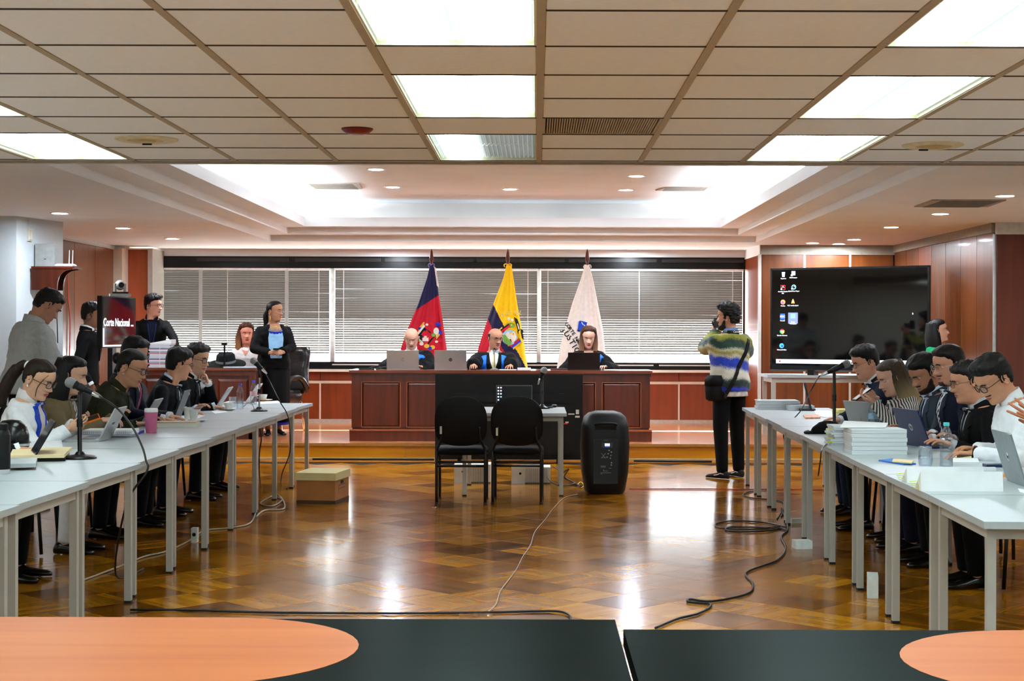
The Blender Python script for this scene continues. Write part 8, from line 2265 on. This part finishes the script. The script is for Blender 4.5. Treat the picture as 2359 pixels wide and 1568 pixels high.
# right table papers
def page_stack(label, px0, px1, pyb, h, d, m=None, n=8, jit=.012, cat='paper stack', rz=0.0, group=None):
    a, b = on(px0, pyb), on(px1, pyb); W = b.x - a.x; t = thing('paper_stack', label, cat, ((a.x + b.x) / 2, a.y, TZ), rz, group)
    for k in range(n):
        z0 = h * k / n; dx, dy = random.uniform(-jit, jit), random.uniform(-jit, jit) * .5
        MB().b2((-W / 2 + dx, dy, z0 + .0006), (W / 2 + dx, d + dy, z0 + h / n - .0008)).build('bundle', m or M_paper2, t, bevel=.0015)
    return t
t = page_stack('tall stack of bound papers beside the blue laptop', 1962, 2088, 1047, .150, .24, n=6, jit=.006)
t = page_stack('fanned papers with yellow tabs left of the tall stack', 1917, 1955, 1026, .125, .22, n=9, jit=.02)
for k in range(4): MB().b2((-.085, -.006 + .01 * k, .02 + k * .026), (-.05, .02 + .01 * k, .024 + k * .026)).build('tab', mat('yellow_tab', (206, 210, 40), .6), t)
page_stack('low stack of papers at the far end of the right tables', 1748, 1842, 943, .085, .24, n=9, jit=.012)
o = sheet('paper_sheet', 'white sheets hanging over the tall paper stack', [(1935, 985), (2040, 985), (2046, 975), (1945, 970)], .004, M_paper, z=TZ + .152)
small_box('clear_folder', 'clear plastic folder beside the low paper stack', 'folder', on(1843, 944), (.24, .16, .045), mat('clear_folder', (200, 208, 212), .2), 0, .003)
t = thing('tablet_stand', 'black tablet stand at the far end of the right tables', 'tablet', on(1866, 945), math.radians(80)); mb = MB(); mb.box((0, .02, .13), (.2, .02, .26), m=Matrix.Rotation(math.radians(-14), 3, 'X')); mb.build('panel', M_black_pc, t, bevel=.006); MB().b2((-.1, -.05, 0), (.1, .10, .015)).build('base', M_black_pc, t, bevel=.003)
page_stack('pad of yellow sheets before the woman in the striped blouse', 1930, 1998, 962, .07, .2, m=mat('yellow_paper', (232, 228, 150), .8, var=.15, scale=5), n=4)
sheet('papers', 'scattered white papers behind the right microphone stand', [(1875, 945), (1950, 948), (1960, 972), (1880, 958)], .004, M_paper); sheet('candy_bag', 'small bag of coloured sweets on the right tables', [(1850, 958), (1885, 957), (1890, 964), (1855, 965)], .012, mat('sweets', (226, 150, 110), .5, var=.6, scale=40), cat='bag')
t = thing('cap', 'crumpled black cap on the right tables before the microphone', 'cap', on(1905, 998), math.radians(10)); MB().loft([[(math.cos(a) * .12 * k + .03 * math.sin(a * 3) * k, math.sin(a) * .085 * k, z + .006 * math.sin(a * 5)) for a in [2 * PI * i / 36 for i in range(36)]] for k, z in ((.9, 0), (1, .02), (.85, .05), (.55, .075), (.15, .085))]).build('fabric', cloth('black_cap_cloth', (12, 12, 13), .9, bump=.6, bscale=40), t, smooth='all'); MB().tube([(-.10, -.02, .02), (-.15, -.05, .012), (-.17, -.02, .01), (-.13, .02, .015)], .011, 8, smooth=4).build('strap', M_black, t, smooth='all')
t = thing('computer_mouse', 'white mouse beside the blue laptop', 'mouse', on(2048, 984)); MB().ball((0, 0, .02), (.03, .05, .022), 18, 10).build('shell', M_china, t, smooth='all')
def tent_card(label, px0, px1, pyt, pyb):
    a, b = on(px0, pyb), on(px1, pyb); W = b.x - a.x; h = (pyb - pyt) * a.y / FOC; t = thing('name_card', label, 'sign', ((a.x + b.x) / 2, a.y, TZ), 0, 'blank white tent cards')
    MB().prism([(-W / 2, 0, 0), (-W / 2, .12, 0), (-W / 2, .012, h)], (W, 0, 0)).build('card', M_paper, t)
    for k in range(4): MB().box((-W / 2 - .02, .03 + .012 * k, .012 + .009 * k), (.03, .02, .0016), m=Matrix.Rotation(math.radians(20 - 9 * k), 3, 'Y')).build('tab', mat('lime_tab', (190, 214, 40), .6) if k % 2 else mat('yellow_tab', (206, 210, 40), .6), t)
tent_card('long white tent card, nearer of two on the right tables', 2122, 2310, 1086, 1131); tent_card('long white tent card, farther of two on the right tables', 2090, 2266, 1075, 1112)
t = thing('folder', 'blue folder with cream card before the tall paper stack', 'folder', (0, 0, 0)); MB().prism([PZ(a, b, TZ) for a, b in ((2024, 1062), (2082, 1071), (2110, 1070), (2060, 1058))], (0, 0, .008)).build('cover', mat('blue_folder', (40, 110, 200), .5), t); MB().prism([PZ(a, b, TZ + .009) for a, b in ((2055, 1064), (2100, 1068), (2105, 1062), (2058, 1058))], (0, 0, .006)).build('card', M_manila, t)
sheet('notebook', 'white notebook with grey edge behind the bottle', [(2195, 1070), (2256, 1070), (2252, 1060), (2195, 1060)], .014, M_paper, cat='notebook'); sheet('paper_pad', 'pale yellow pad before the man in the white shirt', [(2200, 1056), (2298, 1060), (2296, 1052), (2205, 1048)], .008, mat('pale_yellow_pad', (236, 232, 190), .8), cat='paper'); sheet('papers', 'white sheets between the laptop and the bottle', [(2145, 1022), (2180, 1024), (2180, 1006), (2150, 1005)], .01, M_paper)
small_box('phone', 'black phone with blue case near the right laptop', 'phone', on(2300, 1075), (.15, .075, .016), mat('navy_case', (20, 44, 80), .4), 0); small_box('eraser', 'small white eraser box behind the tent card', 'box', on(2280, 1083), (.06, .03, .016), M_paper); small_box('sticky_notes', 'orange sticky notes beside the right laptop', 'sticky notes', on(2305, 1098), (.06, .05, .012), mat('orange_notes', (236, 150, 60), .7)); sheet('paper_sheet', 'white card with red edge at the right photo edge', [(2345, 1126), (2370, 1130), (2372, 1138), (2350, 1134)], .003, M_paper)
cable('white charging cable before the man in the white shirt', [on(2180, 1030), on(2215, 1028), on(2245, 1032), on(2265, 1022), on(2240, 1015), on(2225, 1018)], .004, M_china)
small_box('charger', 'white charger block before the man in the white shirt', 'charger', on(2204, 1020), (.045, .03, .028), M_china)
sheet('phone', 'dark phone in the hands of the woman in the striped blouse', [(1983, 905), (1994, 903), (1996, 915), (1986, 916)], .008, M_black, z=.93, cat='phone') if False else None
c = P(1986, 908, 11.15); t = thing('phone', 'dark phone held by the woman in the striped blouse', 'phone', c, rot=(math.radians(35), 0, math.radians(-80))); MB().b2((-.037, -.075, -.005), (.037, .075, .005)).build('phone_case', M_black, t, bevel=.004); MB().b2((-.034, -.07, .005), (.034, .07, .0056)).build('phone_screen', _mats['laptop_screen'], t)
# leather chair behind the standing woman
c = P(688, 860, 19.5)
t = thing('leather_chair', 'black leather armchair beside the window wall, partly behind the standing woman', 'chair', (c.x - .26, 19.55, PLAT), math.radians(150))
M_leath = mat('black_leather', (26, 22, 20), .28, var=.2, bump=.3, bscale=30)
MB().loft([[(math.copysign(abs(math.cos(a)) ** .5, math.cos(a)) * .27 * k, math.copysign(abs(math.sin(a)) ** .5, math.sin(a)) * .26 * k + .03, z) for a in [2 * PI * i / 28 for i in range(28)]] for k, z in ((.92, .36), (1, .40), (1, .47), (.9, .52))]).build('seat', M_leath, t, smooth='all')
bk_ = []
for j in range(9):
    u = j / 8; z = .48 + .60 * u; y = -.24 - .10 * u; wv_ = .25 + .015 * math.sin(u * PI * 3) - .05 * u ** 3
    bk_.append([(math.copysign(abs(math.cos(a)) ** .5, math.cos(a)) * wv_, y + math.copysign(abs(math.sin(a)) ** .6, math.sin(a)) * (.065 + .012 * math.sin(u * PI * 5)), z) for a in [2 * PI * i / 28 for i in range(28)]])
MB().loft(bk_).build('backrest', M_leath, t, smooth='all')
for sx in (-1, 1): MB().tube([(sx * .28, -.22, .55), (sx * .31, -.05, .68), (sx * .31, .16, .66), (sx * .29, .24, .50), (sx * .26, .2, .42)], .035, 10, smooth=5).build('armrest', M_leath, t, smooth='all')
for sx in (-1, 1):
    for sy in (-1, 1): MB().tube([(sx * .2, sy * .2, .37), (sx * .23, sy * .23, .0)], .014, 8).build('leg', M_chrome, t, smooth='all')
